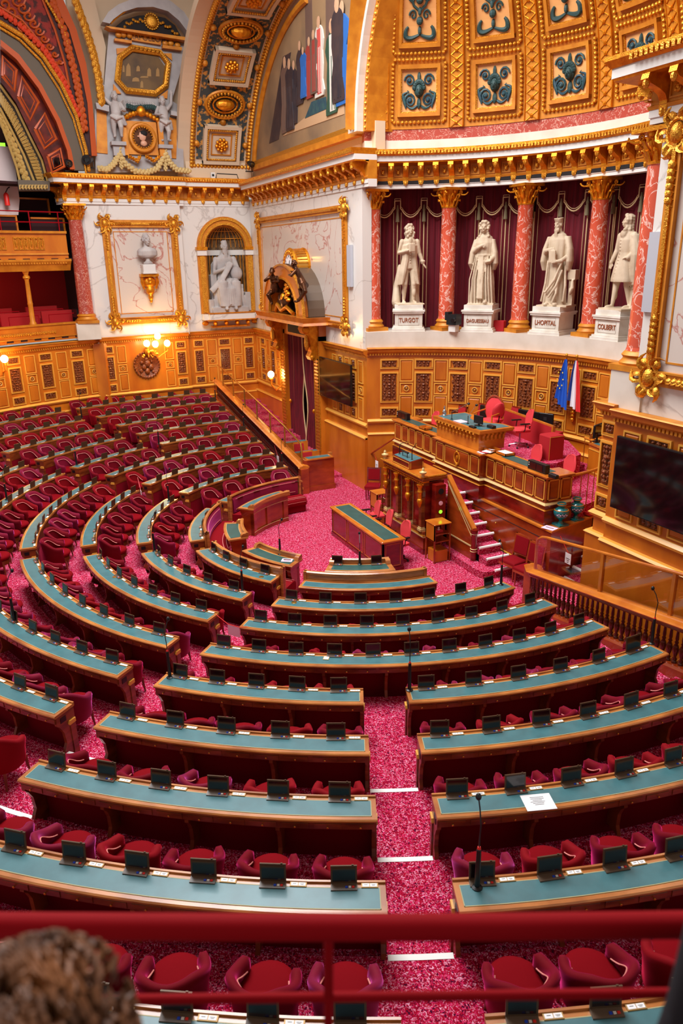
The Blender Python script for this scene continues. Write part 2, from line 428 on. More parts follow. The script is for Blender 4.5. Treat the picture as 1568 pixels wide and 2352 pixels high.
# ---------------------------------------------------------------- barrel chair
def shell_mesh(vel):
    m = MB().use(vel); rings = []; n = 30; PH = 128
    def hh(ph):
        t = min(1, max(0, (abs(ph)-35)/75)); t = t*t*(3-2*t); return .77-.17*t
    for i in range(n+1):
        ph = -PH+2*PH*i/n; a = rad(-90+ph); h = hh(ph)
        e = min(1, (PH-abs(ph))/13.); e = sqrt(max(0, 1-(1-e)**2))
        fl = .035*(1-abs(ph)/PH)
        ri, ro = .215, .265
        mid = .243+fl; th = .03+.012*abs(ph)/PH
        prof = [(ri-.005, .36), (mid-.034, .5), (mid-th-.012, h-.1), (mid-th-.008, h-.05), (mid-th+.008, h-.015), (mid, h), (mid+th-.004, h-.01), (mid+th+.006, h-.045), (mid+th-.004, h-.1), (ro+.006, .45), (ro-.012, .24), (ro-.035, .22)]
        pm = sum(p[0] for p in prof)/len(prof); zb = .22
        ring = []
        for r, z in prof:
            r2 = pm+(r-pm)*max(e, .12); z2 = zb+(z-zb)*(1-.10*(1-e))
            y = r2*sin(a); x = r2*cos(a)
            if y > 0: y *= 1.18
            ring.append((x, y, z2))
        rings.append(ring)
    m.loft(rings)
    return m
def piping_mesh():
    pts = []
    for i in range(31):
        ph = -112+224*i/30; a = rad(-90+ph); t = min(1, max(0, (abs(ph)-35)/75)); t = t*t*(3-2*t); h = .77-.17*t
        fl = .035*(1-abs(ph)/128); r = .243+fl-.03-.012*abs(ph)/128-.018
        y = r*sin(a); y = y*1.18 if y > 0 else y
        pts.append((r*cos(a), y, h-.085))
    return MB().use('piping').tube(pts, .0065, 6)
def make_chair(vel):
    root = shell_mesh(vel).build('barrel_chair', vel, smooth=60)
    m = MB().use(vel)
    prof = [(.17, .345), (.235, .36), (.252, .40), (.242, .44), (.19, .462), (.1, .468), (.01, .47)]
    m.lathe(prof, n=24); m.v = [(x, y*1.1+.03, z) for x, y, z in m.v]
    m.build('seat', 'velvet_seat', root, smooth=60)
    piping_mesh().build('piping', 'piping', root, smooth=60)
    m = MB().use('wood_leg').lathe([(.0, .225), (.2, .225), (.235, .25), (.235, .345), (.0, .345)], n=24); m.v = [(x, y*1.08+.02, z) for x, y, z in m.v]
    m.build('seat_rail', 'wood_leg', root, smooth=True)
    for x, y, kx, ky in ((-.17, .19, -.015, .02), (.17, .19, .015, .02), (-.15, -.17, -.03, -.05), (.15, -.17, .03, -.05)):
        MB().use('wood_leg').tube([(x, y, .25), (x+kx*.3, y+ky*.3, .12), (x+kx, y+ky, 0)], [.022, .018, .013], 6).build('leg', 'wood_leg', root, smooth=True)
    return root
PROTO = {v: make_chair(v) for v in ('velvet_crimson', 'velvet_rose', 'velvet_scarlet')}
VW = {'velvet_crimson': 'crimson', 'velvet_rose': 'rose-tinted', 'velvet_scarlet': 'scarlet'}
def seatlabel(block, k, i, N):
    if 'balustrade' in block or 'lower' in block:
        # count from the aisle end
        far = block.startswith('far')
        j = (N-1-i) if far else i
        return onum(j), 'its aisle end'
    if block == 'far aisle block': return onum(N-1-i), 'the third aisle'
    return onum(i), {'near aisle block': 'the first aisle', 'second block': 'the second aisle', 'third block': 'the third aisle'}[block]
for block, k, a0, a1, N in SEATS:
    if k == 0 and block == 'near lower block': continue
    st = (a1-a0)/N
    for i in range(N):
        a = a0+st*(i+.5)+random.uniform(-.2, .2)*8/RK[k]; r = RK[k]+{'n': .585, 's': .585, 't': .53, 'f': .47}[block[0]]+random.uniform(-.01, .01)
        p = (r*cos(rad(a)), r*sin(rad(a)), LV[k])
        if not seen((p[0], p[1], p[2]+.5), 50): continue
        if k == 3 and (abs(a-SA) < 2.4 or abs(a-SD) < 2.0): continue
        v = random.choices(list(PROTO), (6, 3, 3))[0]
        o = copytree(PROTO[v], p, rad(a)+pi/2+random.uniform(-.22, .22))
        n_, wh = seatlabel(block, k, i, N)
        tag(o, '%s velvet tub chair, %s from %s, %s row, %s' % (VW[v], n_, wh, DESKWORD[k], block), 'chair', 'red velvet tub chairs of the chamber')
for v in PROTO.values(): drop(v)
KC.clear()
# ---------------------------------------------------------------- folding screens and name card frames
def make_tablet(ang, big=1.0):
    W = .118*big
    m = MB().use('screen_keys')
    m.loft([[(-W, -.045, 0), (W, -.045, 0), (W, .03, 0), (-W, .03, 0)], [(-W, -.045, .012), (W, -.045, .012), (W, .03, .024), (-W, .03, .024)]])
    root = m.build('voting_screen', 'screen_keys')
    for x, mt, nm in ((.022, 'blue_key', 'blue_button'), (.052, 'white_key', 'white_button'), (.082, 'red_key', 'red_button')):
        MB().box((x*big, -.018, .0185), (.022*big, .018, .008)).build(nm, mt, root)
    m = MB().use('screen_case'); H = .178*big; t = ang
    dy, dz = sin(t), cos(t)
    def q(x, h, d): return (x, .02+h*dy+d*dz, .02+h*dz-d*dy)
    def slab(x0, x1, h0, h1, d0, d1): m.loft([[q(x0, h0, d0), q(x1, h0, d0), q(x1, h1, d0), q(x0, h1, d0)], [q(x0, h0, d1), q(x1, h0, d1), q(x1, h1, d1), q(x0, h1, d1)]])
    slab(-W, W, 0, H, 0, .014); slab(.6*W, .75*W, H, H+.008, .002, .012)
    lid = m.build('lid', 'screen_case', root)
    m = MB().use('screen'); slab(-W*.86, W*.86, H*.12, H*.9, -.002, .001)
    m.build('display', 'screen', lid)
    return root
TAB = make_tablet(.12); TABB = make_tablet(.1, 1.3); TABF = make_tablet(1.25)
m = MB().use('brass').box((0, 0, .006), (.15, .05, .012)); CARD = m.build('name_card_holder', 'card_brass')
MB().use('paper').box((-.034, 0, .0125), (.062, .036, .003)).box((.034, 0, .0125), (.062, .036, .003)).build('card', 'paper', CARD)
MB().use('black').box((-.034, .003, .0145), (.03, .004, .001)).box((.034, .003, .0145), (.036, .003, .001)).box((.034, -.006, .0145), (.024, .003, .001)).build('printed_text', 'black', CARD)
for block, k, a0, a1, N in SEATS:
    if k == 0 and block == 'near lower block': continue
    st = (a1-a0)/N; R = RK[k]
    for i in range(N):
        a = a0+st*(i+.42); r = R-.30
        p = (r*cos(rad(a)), r*sin(rad(a)), ZK[k]+.003)
        n_, wh = seatlabel(block, k, i, N)
        if seen(p, 25):
            src = TAB
            if block in ('near aisle block',) and k == 4 and i == 0 and False: src = TABB
            if block == 'near balustrade block' and k == 4 and i == N-1: src = TABB
            if block == 'far lower block' and k == 0: src = TABF
            o = copytree(src, p, rad(a)+pi/2+random.uniform(-.05, .05))
            tag(o, '%s voting screen, %s from %s, %s row, %s' % ('folded' if src is TABF else 'upright', n_, wh, DESKWORD[k], block), 'screen', 'voting screens on the desks')
        a = a0+st*(i+.42)+deg(.235/R); r = R-.312
        if a > a1-.6: continue
        p = (r*cos(rad(a)), r*sin(rad(a)), ZK[k]+.001)
        if seen(p, 20):
            o = copytree(CARD, p, rad(a)+pi/2)
            tag(o, 'name card holder, %s from %s, %s row, %s' % (n_, wh, DESKWORD[k], block), 'name card', 'name card holders on the desks')
for v in (TAB, TABB, TABF, CARD): drop(v)
KC.clear()
# ---------------------------------------------------------------- benches and small desks of the inner ring
def at(px, py, z):
    v = CD+CR*((px-784)/FPX)-CU*((py-1176)/FPX); t = (z-CAMP.z)/v.z; p = CAMP+v*t
    return p
def aty(px, py, y):
    v = CD+CR*((px-784)/FPX)-CU*((py-1176)/FPX); t = (y-CAMP.y)/v.y; return CAMP+v*t
def atx(px, py, x):
    v = CD+CR*((px-784)/FPX)-CU*((py-1176)/FPX); t = (x-CAMP.x)/v.x; return CAMP+v*t
BN = {'A': 'by the near lower block', 'B': 'in front of the second block', 'C': 'in front of the third block', 'D': 'by the far lower block'}
for n, (a0, a1) in dict(A=(-42.5, -3.5), B=(-86, -49.5), C=(-131, -95.5), D=(-179.5, -139)).items():
    root = thing('curved_bench', (3.6*cos(rad((a0+a1)/2)), 3.6*sin(rad((a0+a1)/2)), 0))
    tag(root, {'A': 'curved velvet bench whose wooden rail backs the near innermost desk', 'B': 'short curved crimson bench with striped cushion end, second block', 'C': 'curved crimson bench with tall pink-sheened back, third block', 'D': 'long curved crimson bench with wood framed back facing the far small desk'}[n], 'bench')
    def Q(m, nm, mt=None, sm=False):
        o = m.build(nm, mt, root, sm); o.location = -root.location
    m = MB().use('wood_top').arc(a0, a1, [(3.77, .88), (3.83, .88), (3.83, .93), (3.80, .95), (3.76, .95), (3.74, .92)])
    m.arc(a0, a1, rect(3.78, 3.82, .1, .88))
    for a in (a0, a1-.9): m.arc(a, a+.9, rect(3.72, 3.84, .02, .95))
    Q(m, 'wooden_frame')
    da = 1.6
    m = MB().use('velvet_rose').arc(a0+da, a1-da, [(3.78, .42), (3.78, .86), (3.75, .86), (3.71, .80), (3.70, .45)])
    Q(m, 'backrest', 'velvet_rose', 60)
    m = MB().use('velvet_scarlet').arc(a0+.3, a1-.3, [(3.76, .22), (3.76, .42), (3.4, .45), (3.29, .44), (3.25, .39), (3.25, .26), (3.29, .22)])
    Q(m, 'seat', 'velvet_scarlet', 60)
    m = MB().use('velvet_panel').arc(a0+.5, a1-.5, rect(3.31, 3.74, .02, .22)); Q(m, 'base', 'velvet_panel')
    m = MB().use('piping')
    for r, z in ((3.37, .452), (3.28, .444), (3.245, .33)): m.arc(a0+.8, a1-.8, rect(r, r+.012, z, z+.006))
    for z in (.52, .82): m.arc(a0+3, a1-3, rect(3.693, 3.70, z, z+.012))
    Q(m, 'piping')
for n, (a0, a1) in dict(A=(-37.5, -11.5), B=(-77.5, -50.5), C=(-113, -90.5), D=(-165, -133)).items():
    am = (a0+a1)/2; Z = .78
    root = thing('small_curved_desk', (3.1*cos(rad(am)), 3.1*sin(rad(am)), 0))
    tag(root, {'A': 'small curved desk with two screens at the foot of the near lower block', 'B': 'small curved desk with pink leaflet and microphone on green leather', 'C': 'narrow small curved desk with rounded green leather top, third block', 'D': 'panelled small curved desk before the long velvet bench'}[n], 'desk', 'small desks of the inner ring')
    def Q(m, nm, mt=None, sm=False):
        o = m.build(nm, mt, root, sm); o.location = -root.location; return o
    m = MB().use('wood_top').arc(a0, a1, [(2.86, Z-.035), (2.86, Z), (3.32, Z), (3.335, Z-.012), (3.335, Z-.025), (3.32, Z-.035)], step=2)
    Q(m, 'tabletop')
    m = MB().use('wood_top').arc(a0+.4, a1-.4, [(2.84, Z), (2.84, Z+.1), (2.88, Z+.12), (2.915, Z+.1), (2.915, Z)], step=2)
    for a in (a0+.3, a1-2.3): m.arc(a, a+2, [(2.9, Z), (3.03, Z), (3.02, Z+.06), (2.97, Z+.1), (2.9, Z+.1)], step=1)
    Q(m, 'raised_rail', None, 50)
    m = MB().use('leather_dark' if n != 'D' else 'leather').arc(a0+2, a1-2, rect(2.97, 3.26, Z, Z+.004), step=2)
    m.use('gilt_line').arc(a0+1.8, a1-1.8, rect(3.26, 3.27, Z, Z+.005)).arc(a0+1.8, a1-1.8, rect(2.96, 2.97, Z, Z+.005))
    Q(m, 'leather_inlay')
    m = MB().use('mahogany').arc(a0+1.2, a1-1.2, rect(2.89, 3.28, Z-.15, Z-.035), step=2)
    m.arc(a0+2, a1-2, rect(2.92, 2.97, .08, Z-.15), step=2).arc(a0+1.4, a1-1.4, rect(2.88, 3.0, 0, .1), step=2)
    for a in (a0+1.4, (a0+a1)/2-1.5, a1-4.4): m.arc(a, a+3, rect(2.885, 3.0, .1, Z-.05), step=2)
    Q(m, 'front_panel')
    m = MB().use('gilt_line').arc(a0+1.3, a1-1.3, rect(2.875, 2.885, .1, .112)).arc(a0+1.3, a1-1.3, rect(2.88, 2.89, .62, .632)).arc(a0+1.3, a1-1.3, rect(3.275, 3.285, .635, .645))
    Q(m, 'gilt_moulding')
    for a in (a0+1.5, a1-3):
        Q(MB().use('mahogany').arc(a, a+1.6, [(2.9, 0), (3.18, 0), (3.17, .25), (3.24, .5), (3.27, Z-.15), (2.9, Z-.15)], step=1), 'end_panel')
    nk = 4
    for i in range(nk):
        a = rad(a0+(a1-a0)*(i+.5)/nk)
        kn = bpy.data.objects.new('knob', knob_me); COL.objects.link(kn); kn.parent = root
        kn.rotation_euler = (pi/2, 0, a+pi/2); kn.location = Vector((3.285*cos(a), 3.285*sin(a), Z-.09))-root.location
TAB2 = make_tablet(.12)
for i, a in enumerate((-34, -17.5)):
    o = copytree(TAB2, (2.985*cos(rad(a)), 2.985*sin(rad(a)), .785), rad(a)+pi/2)
    tag(o, 'upright voting screen on the small near desk, %s the microphone' % ('far side of' if i == 0 else 'near side of'), 'screen', 'voting screens on the desks')
for i in range(1):
    a = rad(-52.5)
# large screen on the innermost desk of the second block end is the last of its row
drop(TAB2); KC.clear()
def paper(nm, px, py, z, sx, sy, rz, mt, label, cat, lines=0, pic=False):
    p = at(px, py, z); m = MB().use(mt).box((0, 0, .003), (sx, sy, .006)); o = m.build(nm, mt); o.location = p; o.rotation_euler = (0, 0, rz)
    if lines:
        m = MB().use('black')
        for i in range(lines): m.box((random.uniform(-.005, .005), sy*(.3-.55*i/lines), .0066), (sx*random.uniform(.3, .55), sy*.025, .0006))
        m.build('printed_text', 'black', o)
    if pic: MB().use('cushion').box((0, sy*.12, .0066), (sx*.7, sy*.3, .0006)).box((0, -sy*.25, .0066), (sx*.5, sy*.08, .0006)).build('printed_picture', 'black', o)
    return tag(o, label, cat)
paper('leaflet', 659, 1287, .785, .24, .17, 1.0, 'paper_pink', 'pink leaflet on the small desk of the second block', 'leaflet', pic=True)
paper('document', 1236, 1843, ZK[6]+.006, .32, .24, 1.25, 'paper', 'white printed document with blue edge lying on the near seventh row desk', 'document', 6)
paper('loose_sheet', 1130, 1232, .0, .01, .01, 0, 'paper', 'x', 'paper') if False else None
# small brass dials / coasters seen on some desks
for px, py, z, lb in ((600, 1325, ZK[0], 'round printed coaster on the innermost desk, second block'), (675, 1384, ZK[1], 'round printed coaster on the second row, near lower block'), (1061, 1365, ZK[1], 'brass coaster by the far end, second row, near lower block'), (264, 1325, ZK[2], 'small brass coaster on the third row, second block')):
    p = at(px, py, z+.005); o = MB().use('brass').lathe([(.0, 0), (.05, 0), (.052, .004), (.04, .007), (0, .007)], n=16).build('coaster', 'brass'); o.location = p; tag(o, lb, 'coaster')
p = at(749, 1512, ZK[3]+.005); o = MB().use('gilt_line').box((0, 0, .004), (.10, .09, .008)).use('paper').box((0, 0, .008), (.08, .07, .004)).build('small_plaque'); o.location = p; o.rotation_euler = (0, 0, -.6)
tag(o, 'small white square plaque on the fourth row desk, near lower block', 'plaque')
# gooseneck microphones
def gooseneck(px, py, z, label, H=.9, bend=.09, dr=None, red=True):
    p = at(px, py, z+.005); root = thing('gooseneck_microphone', p)
    s = H/.9
    MB().use('black').lathe([(.05, 0), (.05, .008), (.026, .02), (.024, .2*s), (.021, .42*s), (.012, .43*s)], n=12).build('stem', 'black', root, smooth=True)
    d = dr if dr is not None else Vector((-p.x, -p.y)).normalized()*bend
    pts = [(0, 0, .42*s), (0, 0, .55*s), (d[0]*-.2, d[1]*-.2, .7*s), (d[0]*.4, d[1]*.4, .82*s), (d[0], d[1], .88*s)]
    MB().use('black').tube(pts, .0065, 6).build('gooseneck', 'black', root, smooth=True)
    MB().use('black').ell((d[0]*1.15, d[1]*1.15, .895*s), (.027, .027, .035)).build('foam_head', 'black', root, smooth=True)
    if red: MB().use('red_key').lathe([(.013, .425*s), (.018, .43*s), (.013, .45*s)], n=10).build('indicator_ring', 'red_key', root, smooth=True)
    return tag(root, label, 'microphone', 'gooseneck microphones on the desks')
for px, py, k, lb in ((1095, 2038, 7, 'tall black microphone at the aisle end of the eighth row, near balustrade block'), (940, 1585, 4, 'tall black microphone at the aisle end, fifth row, near balustrade block'),
    (390, 1556, 4, 'tall black microphone at the aisle end, fifth row, near aisle block'), (1496, 1478, 4, 'tall black microphone at the balustrade end, fifth row, near balustrade block'),
    (1150, 1343, 1, 'tall black microphone at the floor end of the second row, near lower block'), (557, 1357, 1, 'tall black microphone at the aisle end, second row, second block'),
    (33, 1427, 4, 'tall black microphone on the fifth row, second block'), (355, 1266, 1, 'black microphone at the aisle end, second row, third block'),
    (365, 1020, 4, 'black microphone on the fifth row, far balustrade block'), (176, 1068, 4, 'black microphone at the aisle end, fifth row, far aisle block'), (188, 960, 7, 'black microphone at the aisle end, eighth row, far aisle block'),
    (495, 920, 7, 'black microphone at the balustrade end, eighth row, far balustrade block'), (560, 985, 4, 'black microphone at the balustrade end, fifth row, far balustrade block'), (648, 1072, 1, 'black microphone at the balustrade end, second row, far lower block'),
    (388, 1150, 1, 'black microphone at the upper end, second row, third block'), (16, 1148, 4, 'black microphone on the fifth row, third block')):
    gooseneck(px, py, ZK[k], lb)
gooseneck(643, 1273, .78, 'black microphone beside the pink leaflet on the small desk', .8)
gooseneck(826, 1296, .78, 'black microphone between the two screens of the small near desk', .65, .16)
# ---------------------------------------------------------------- stenographers' table
root = thing('stenographers_table', (.28, .1, 0)); tag(root, 'long rectangular table with green leather top and dark red glossy panels', 'table')
def RB(m, nm, mt=None, sm=False, r=None):
    r = r or root; o = m.build(nm, mt, r, sm); o.matrix_parent_inverse = Matrix.Translation(-r.location); return o
RB(MB().use('oak_rail').bbb(-1.22, 1.79, -.21, .42, .755, .8, .012), 'tabletop')
RB(MB().use('leather_dark').bb(-1.1, 1.66, -.1, .31, .8, .804).use('gilt_line').bb(-1.11, 1.67, -.11, -.1, .8, .805).bb(-1.11, 1.67, .31, .32, .8, .805), 'leather_inlay')
RB(MB().use('mahogany_red').bb(-1.17, 1.74, -.17, -.13, 0, .755).bb(1.70, 1.74, -.17, .38, 0, .755).bb(-1.17, -1.13, -.17, .38, 0, .755).bb(-1.19, 1.76, -.19, -.12, 0, .1).bb(1.69, 1.76, -.19, .39, 0, .1), 'body')
for i in range(3):
    x0 = -1.1+i*.95; m = MB().use('oak_rail')
    for a in ((x0, x0+.012, .14, .7), (x0+.85, x0+.862, .14, .7)): m.bb(a[0], a[1], -.18, -.169, a[2], a[3])
    m.bb(x0, x0+.862, -.18, -.169, .14, .152).bb(x0, x0+.862, -.18, -.169, .69, .702)
    RB(m, 'panel_moulding')
RB(MB().use('oak_rail').bb(1.739, 1.75, -.1, -.088, .14, .7).bb(1.739, 1.75, .29, .302, .14, .7).bb(1.739, 1.75, -.1, .3, .69, .702).bb(1.739, 1.75, -.1, .3, .14, .152), 'panel_moulding')
# office chairs
def office_chair(x, y, z, rz, label, big=1.0, arms=True, base='black'):
    r = thing('office_chair', (x, y, z), rz)
    m = MB().use('cushion'); pts = [(-.21, -.2), (.21, -.2), (.24, .1), (.2, .22), (-.2, .22), (-.24, .1)]
    m.loft([[(a*.92, b*.92, .42) for a, b in pts], [(a, b, .44) for a, b in pts], [(a, b, .48) for a, b in pts], [(a*.85, b*.85, .505) for a, b in pts]]); m.build('seat', 'cushion', r, smooth=50)
    m = MB().use('cushion'); ring = []
    for t, zz in ((.0, .58), (.02, .7), (.03, .82), (.07, .95)):
        wd = {.58: .17, .7: .21, .82: .205, .95: .13}[zz]
        ring.append([(wd*cos(a)*1.0, -.24-t+.035*sin(a)+.04*abs(cos(a))**2, zz+.0*sin(a)) for a in [2*pi*i/14 for i in range(14)]])
    ring.append([(p[0]*.5, p[1], p[2]+.025) for p in ring[-1]])
    m.loft(ring); m.build('backrest', 'cushion', r, smooth=60)
    MB().use('black').tube([(0, -.1, .42), (0, -.25, .44), (0, -.28, .62)], .018, 6).build('back_support', 'black', r, smooth=True)
    m = MB().use('black').lathe([(.03, .08), (.025, .42)], n=10)
    for i in range(5):
        a = 2*pi*i/5; m.tube([(0, 0, .1), (.26*cos(a), .26*sin(a), .06)], [.022, .014], 6)
    m.build('base', base, r)
    for i in range(5):
        a = 2*pi*i/5; MB().use('black').ell((.26*cos(a), .26*sin(a), .028), (.028, .028, .028), 8, 6).build('caster', 'black', r, smooth=True)
    if arms:
        for s in (-1, 1):
            MB().use('black').tube([(s*.22, 0, .45), (s*.28, 0, .5), (s*.28, -.02, .65)], .013, 6).loft([[(s*.28+q*.035, w, .65) for q, w in ((-1, -.14), (1, -.14), (1, .14), (-1, .14))], [(s*.28+q*.03, w, .68) for q, w in ((-1, -.12), (1, -.12), (1, .12), (-1, .12))]]).build('armrest', 'black', r)
    return tag(r, label, 'chair', 'red office chairs')
for i, (px, py) in enumerate(((846, 1168), (873, 1190), (913, 1218))):
    p = at(px, py, .78); office_chair(p.x+.02, min(p.y, 1.0)-.1 if p.y > 1 else p.y, 0, pi+random.uniform(-.3, .3), 'red office chair behind the green topped table, %s from the tribune steps' % ('third', 'second', 'first')[i])
# plain red stool-chair by the tribune
def side_chair(x, y, z, rz, label, seatm='velvet_scarlet', wood='mahogany', hb=.92, group=None, w=.23):
    r = thing('side_chair', (x, y, z), rz)
    MB().use(seatm).loft([[(a*w/.23, b, .40) for a, b in ((-.21, -.2), (.21, -.2), (.23, .22), (-.23, .22))], [(a*w/.23, b, .44) for a, b in ((-.21, -.2), (.21, -.2), (.23, .22), (-.23, .22))], [(a*.85*w/.23, b*.85, .475) for a, b in ((-.21, -.2), (.21, -.2), (.23, .22), (-.23, .22))]]).build('seat', seatm, r, smooth=50)
    MB().use(wood).box((0, .01, .375), (2*w-.02, .42, .06)).build('seat_rail', wood, r)
    def slab(m, x0, x1, z0, z1, d0, d1):
        f = lambda x, zz, d: (x, -.2-(zz-.4)*.18+d, zz)
        m.loft([[f(x0, z0, d0), f(x1, z0, d0), f(x1, z0, d1), f(x0, z0, d1)], [f(x0, z1, d0), f(x1, z1, d0), f(x1, z1, d1), f(x0, z1, d1)]])
    m = MB().use(seatm); slab(m, -w+.055, w-.055, .56, hb-.04, -.02, .03); m.build('backrest', seatm, r)
    m = MB().use(wood); slab(m, -w+.01, -w+.055, .4, hb, -.02, .015); slab(m, w-.055, w-.01, .4, hb, -.02, .015); slab(m, -w+.01, w-.01, hb-.04, hb, -.02, .018); slab(m, -w+.05, w-.05, .52, .56, -.02, .015); m.build('back_frame', wood, r)
    for a, b, c in ((-.18, .18, 0), (.18, .18, 0), (-.18, -.19, -.06), (.18, -.19, -.06)):
        MB().use(wood).tube([(a, b, .38), (a, b, .2), (a, b+c, 0)], [.02, .022, .014], 7).build('leg', wood, r, smooth=True)
    return tag(r, label, 'chair', group)
side_chair(3.3, 2.38, 0, 3.3, 'red upholstered wooden chair beside the white nosed steps', hb=.98, w=.25)
side_chair(3.84, 2.36, 0, 3.3, 'red upholstered wooden chair between its twin and the near balustrade', hb=.98, w=.25)
p = at(856, 1112, .47); side_chair(p.x, p.y, 0, -2.2, 'small red chair standing left of the tribune', 'velvet_scarlet', 'mahogany_red')
p = at(872, 1182, .45); r_ = MB().use('cushion').bbb(-.2, .2, -.18, .18, .38, .46, .03).build('stool', 'cushion')
r_.location = (p.x-.1, p.y, 0)
for a in (-.15, .15):
    for b in (-.13, .13): MB().use('black').tube([(a, b, .38), (a, b, 0)], .012, 6).build('leg', 'black', r_)
tag(r_, 'square red cushioned stool at the tribune corner', 'stool')
# ---------------------------------------------------------------- tribune
root = thing('speaker_tribune', (.15, 1.5, 0)); tag(root, 'tall mahogany speaker tribune with gilt capitals and column front', 'tribune')
RB(MB().use('mahogany').bb(-.84, 1.14, 1.28, 1.86, .0, .47).use('mahogany_red').bb(-.87, 1.17, 1.26, 1.88, 0, .14).bb(-.80, 1.10, 1.34, 1.86, .47, 1.85), 'body')
m = MB().use('gilt_line').bb(-.9, 1.2, 1.235, 1.4, .455, .475).bb(-.9, 1.2, 1.22, 1.4, .475, .5).use('gold_fine').bb(-.9, 1.2, 1.225, 1.3, .5, .52).use('wood_desk').bb(-.86, 1.16, 1.25, 1.4, .52, .6)
RB(m, 'base_moulding')
m = MB().use('wood_desk').bb(-.86, 1.16, 1.26, 1.4, 1.78, 1.86).use('gold').bb(-.88, 1.16, 1.24, 1.4, 1.86, 1.9)
for i in range(26): m.box((-.85+i*.08, 1.235, 1.83), (.04, .02, .035))
m.use('wood_desk').bb(-.88, 1.17, 1.22, 1.9, 1.9, 1.96)
RB(m, 'frieze')
m = MB().use('oak_rail').bb(-.9, 1.1, 1.2, 1.95, 1.96, 2.01)
m.use('gold_fine').tube([(-.93, 1.9, 1.99), (-.93, 1.19, 1.99), (1.12, 1.19, 1.99), (1.12, 1.85, 1.99), (1.12, 1.9, 1.99)], .028, 8)
RB(m, 'top_ledge')
for i in range(4):
    x = -.74+i*.59
    m = MB().use('wood_desk').bb(x-.06, x+.06, 1.24, 1.36, .66, 1.45).use('gilt_line').bb(x-.085, x+.085, 1.21, 1.37, .6, .66).bb(x-.07, x+.07, 1.225, 1.37, .66, .7)
    RB(m, 'pilaster')
    m = MB().use('gold'); m.lathe([(.03, 1.22), (.06, 1.3), (.08, 1.38), (.07, 1.42), (.05, 1.44), (.05, 1.58), (.075, 1.62), (.05, 1.7), (.085, 1.78), (.09, 1.8)], (x, 1.23, 0), 10)
    RB(m, 'gilt_capital', None, True)
for i in range(3):
    x0 = -.66+i*.59; m = MB().use('gilt_line')
    for q in (x0, x0+.42): m.bb(q, q+.01, 1.325, 1.34, .66, 1.75)
    m.use('mahogany_red').bb(x0+.03, x0+.40, 1.322, 1.338, .66, 1.75)
    RB(m, 'recessed_panel')
for x, y in ((-.86, 1.26), (1.1, 1.26)):
    RB(MB().use('gilt_line').lathe([(.03, 1.98), (.045, 2.02), (.035, 2.06), (.085, 2.1), (.09, 2.13), (.06, 2.14), (.03, 2.17), (.035, 2.2), (.01, 2.24)], (x, y, 0), 14), 'finial', None, True)
m = MB().use('mahogany_red').bb(1.16, 1.34, 1.5, 1.74, .55, 1.8).use('dark').lathe([(0, 0), (.07, 0), (.07, .01), (0, .01)], (0, 0, 0), 16)
m = MB().use('mahogany_red').bb(1.16, 1.36, 1.48, 1.76, .55, 1.82)
RB(m, 'control_column')
def disc(px, r, mt, nm, z, dy=0):
    m = MB().use(mt); m.T = Matrix.Translation((1.362, 1.62+dy, z)) @ Matrix.Rotation(pi/2, 4, 'Y'); m.lathe([(0, 0), (r, 0), (r, .008), (0, .01)], n=18); RB(m, nm)
disc(0, .075, 'dark', 'speaker_grille', 1.66); disc(0, .055, 'paper_pink', 'clock_dial', 1.36); disc(0, .045, 'green_led', 'green_light', 1.14); disc(0, .03, 'dark', 'socket', .98)
# lectern on the tribune
root = thing('lectern', (.0, 1.45, 2.01)); tag(root, 'sloping lectern box with green leather top on the tribune', 'lectern')
m = MB().use('mahogany_red').loft([[(-.48, 1.28, 2.012), (.42, 1.28, 2.012), (.42, 1.68, 2.012), (-.48, 1.68, 2.012)], [(-.48, 1.28, 2.2), (.42, 1.28, 2.2), (.42, 1.68, 2.26), (-.48, 1.68, 2.26)]])
RB(m, 'body')
m = MB().use('leather').loft([[(-.44, 1.31, 2.205), (.38, 1.31, 2.205), (.38, 1.65, 2.256), (-.44, 1.65, 2.256)], [(-.44, 1.31, 2.212), (.38, 1.31, 2.212), (.38, 1.65, 2.263), (-.44, 1.65, 2.263)]])
RB(m, 'leather_top')
m = MB().use('oak_trim')
for x in (-.46, .39): m.bb(x, x+.012, 1.27, 1.28, 2.03, 2.18)
m.bb(-.46, .4, 1.27, 1.28, 2.03, 2.04).bb(-.46, .4, 1.27, 1.28, 2.17, 2.18)
for y in (1.3, 1.65): m.bb(.42, .43, y, y+.012, 2.03, 2.18)
RB(m, 'inlay_lines')
m = MB().use('black').tube([(-.2, 1.4, 2.36), (.12, 1.4, 2.36)], (.025), 8).tube([(-.16, 1.4, 2.24), (-.16, 1.4, 2.36)], .01, 6).tube([(.08, 1.4, 2.23), (.08, 1.4, 2.36)], .01, 6)
root = thing('reading_bar', (0, 1.4, 2.23)); tag(root, 'black padded bar on short legs across the lectern', 'reading stand'); RB(m, 'bar')
for i, (x, dx) in enumerate(((-.36, .35), (.28, .1))):
    root = thing('slim_microphone', (x, 1.42, 2.22)); tag(root, 'slim %s microphone on the lectern' % ('long bent' if i == 0 else 'upright'), 'microphone')
    RB(MB().use('black').lathe([(.03, 0), (.03, .01), (.012, .02), (.011, .22)], (x, 1.42, 2.225), 8), 'stem'); RB(MB().use('black').tube([(x, 1.42, 2.44), (x+dx*.2, 1.42, 2.52), (x+dx, 1.48, 2.62 if i == 0 else 2.66)], .007, 6), 'neck')
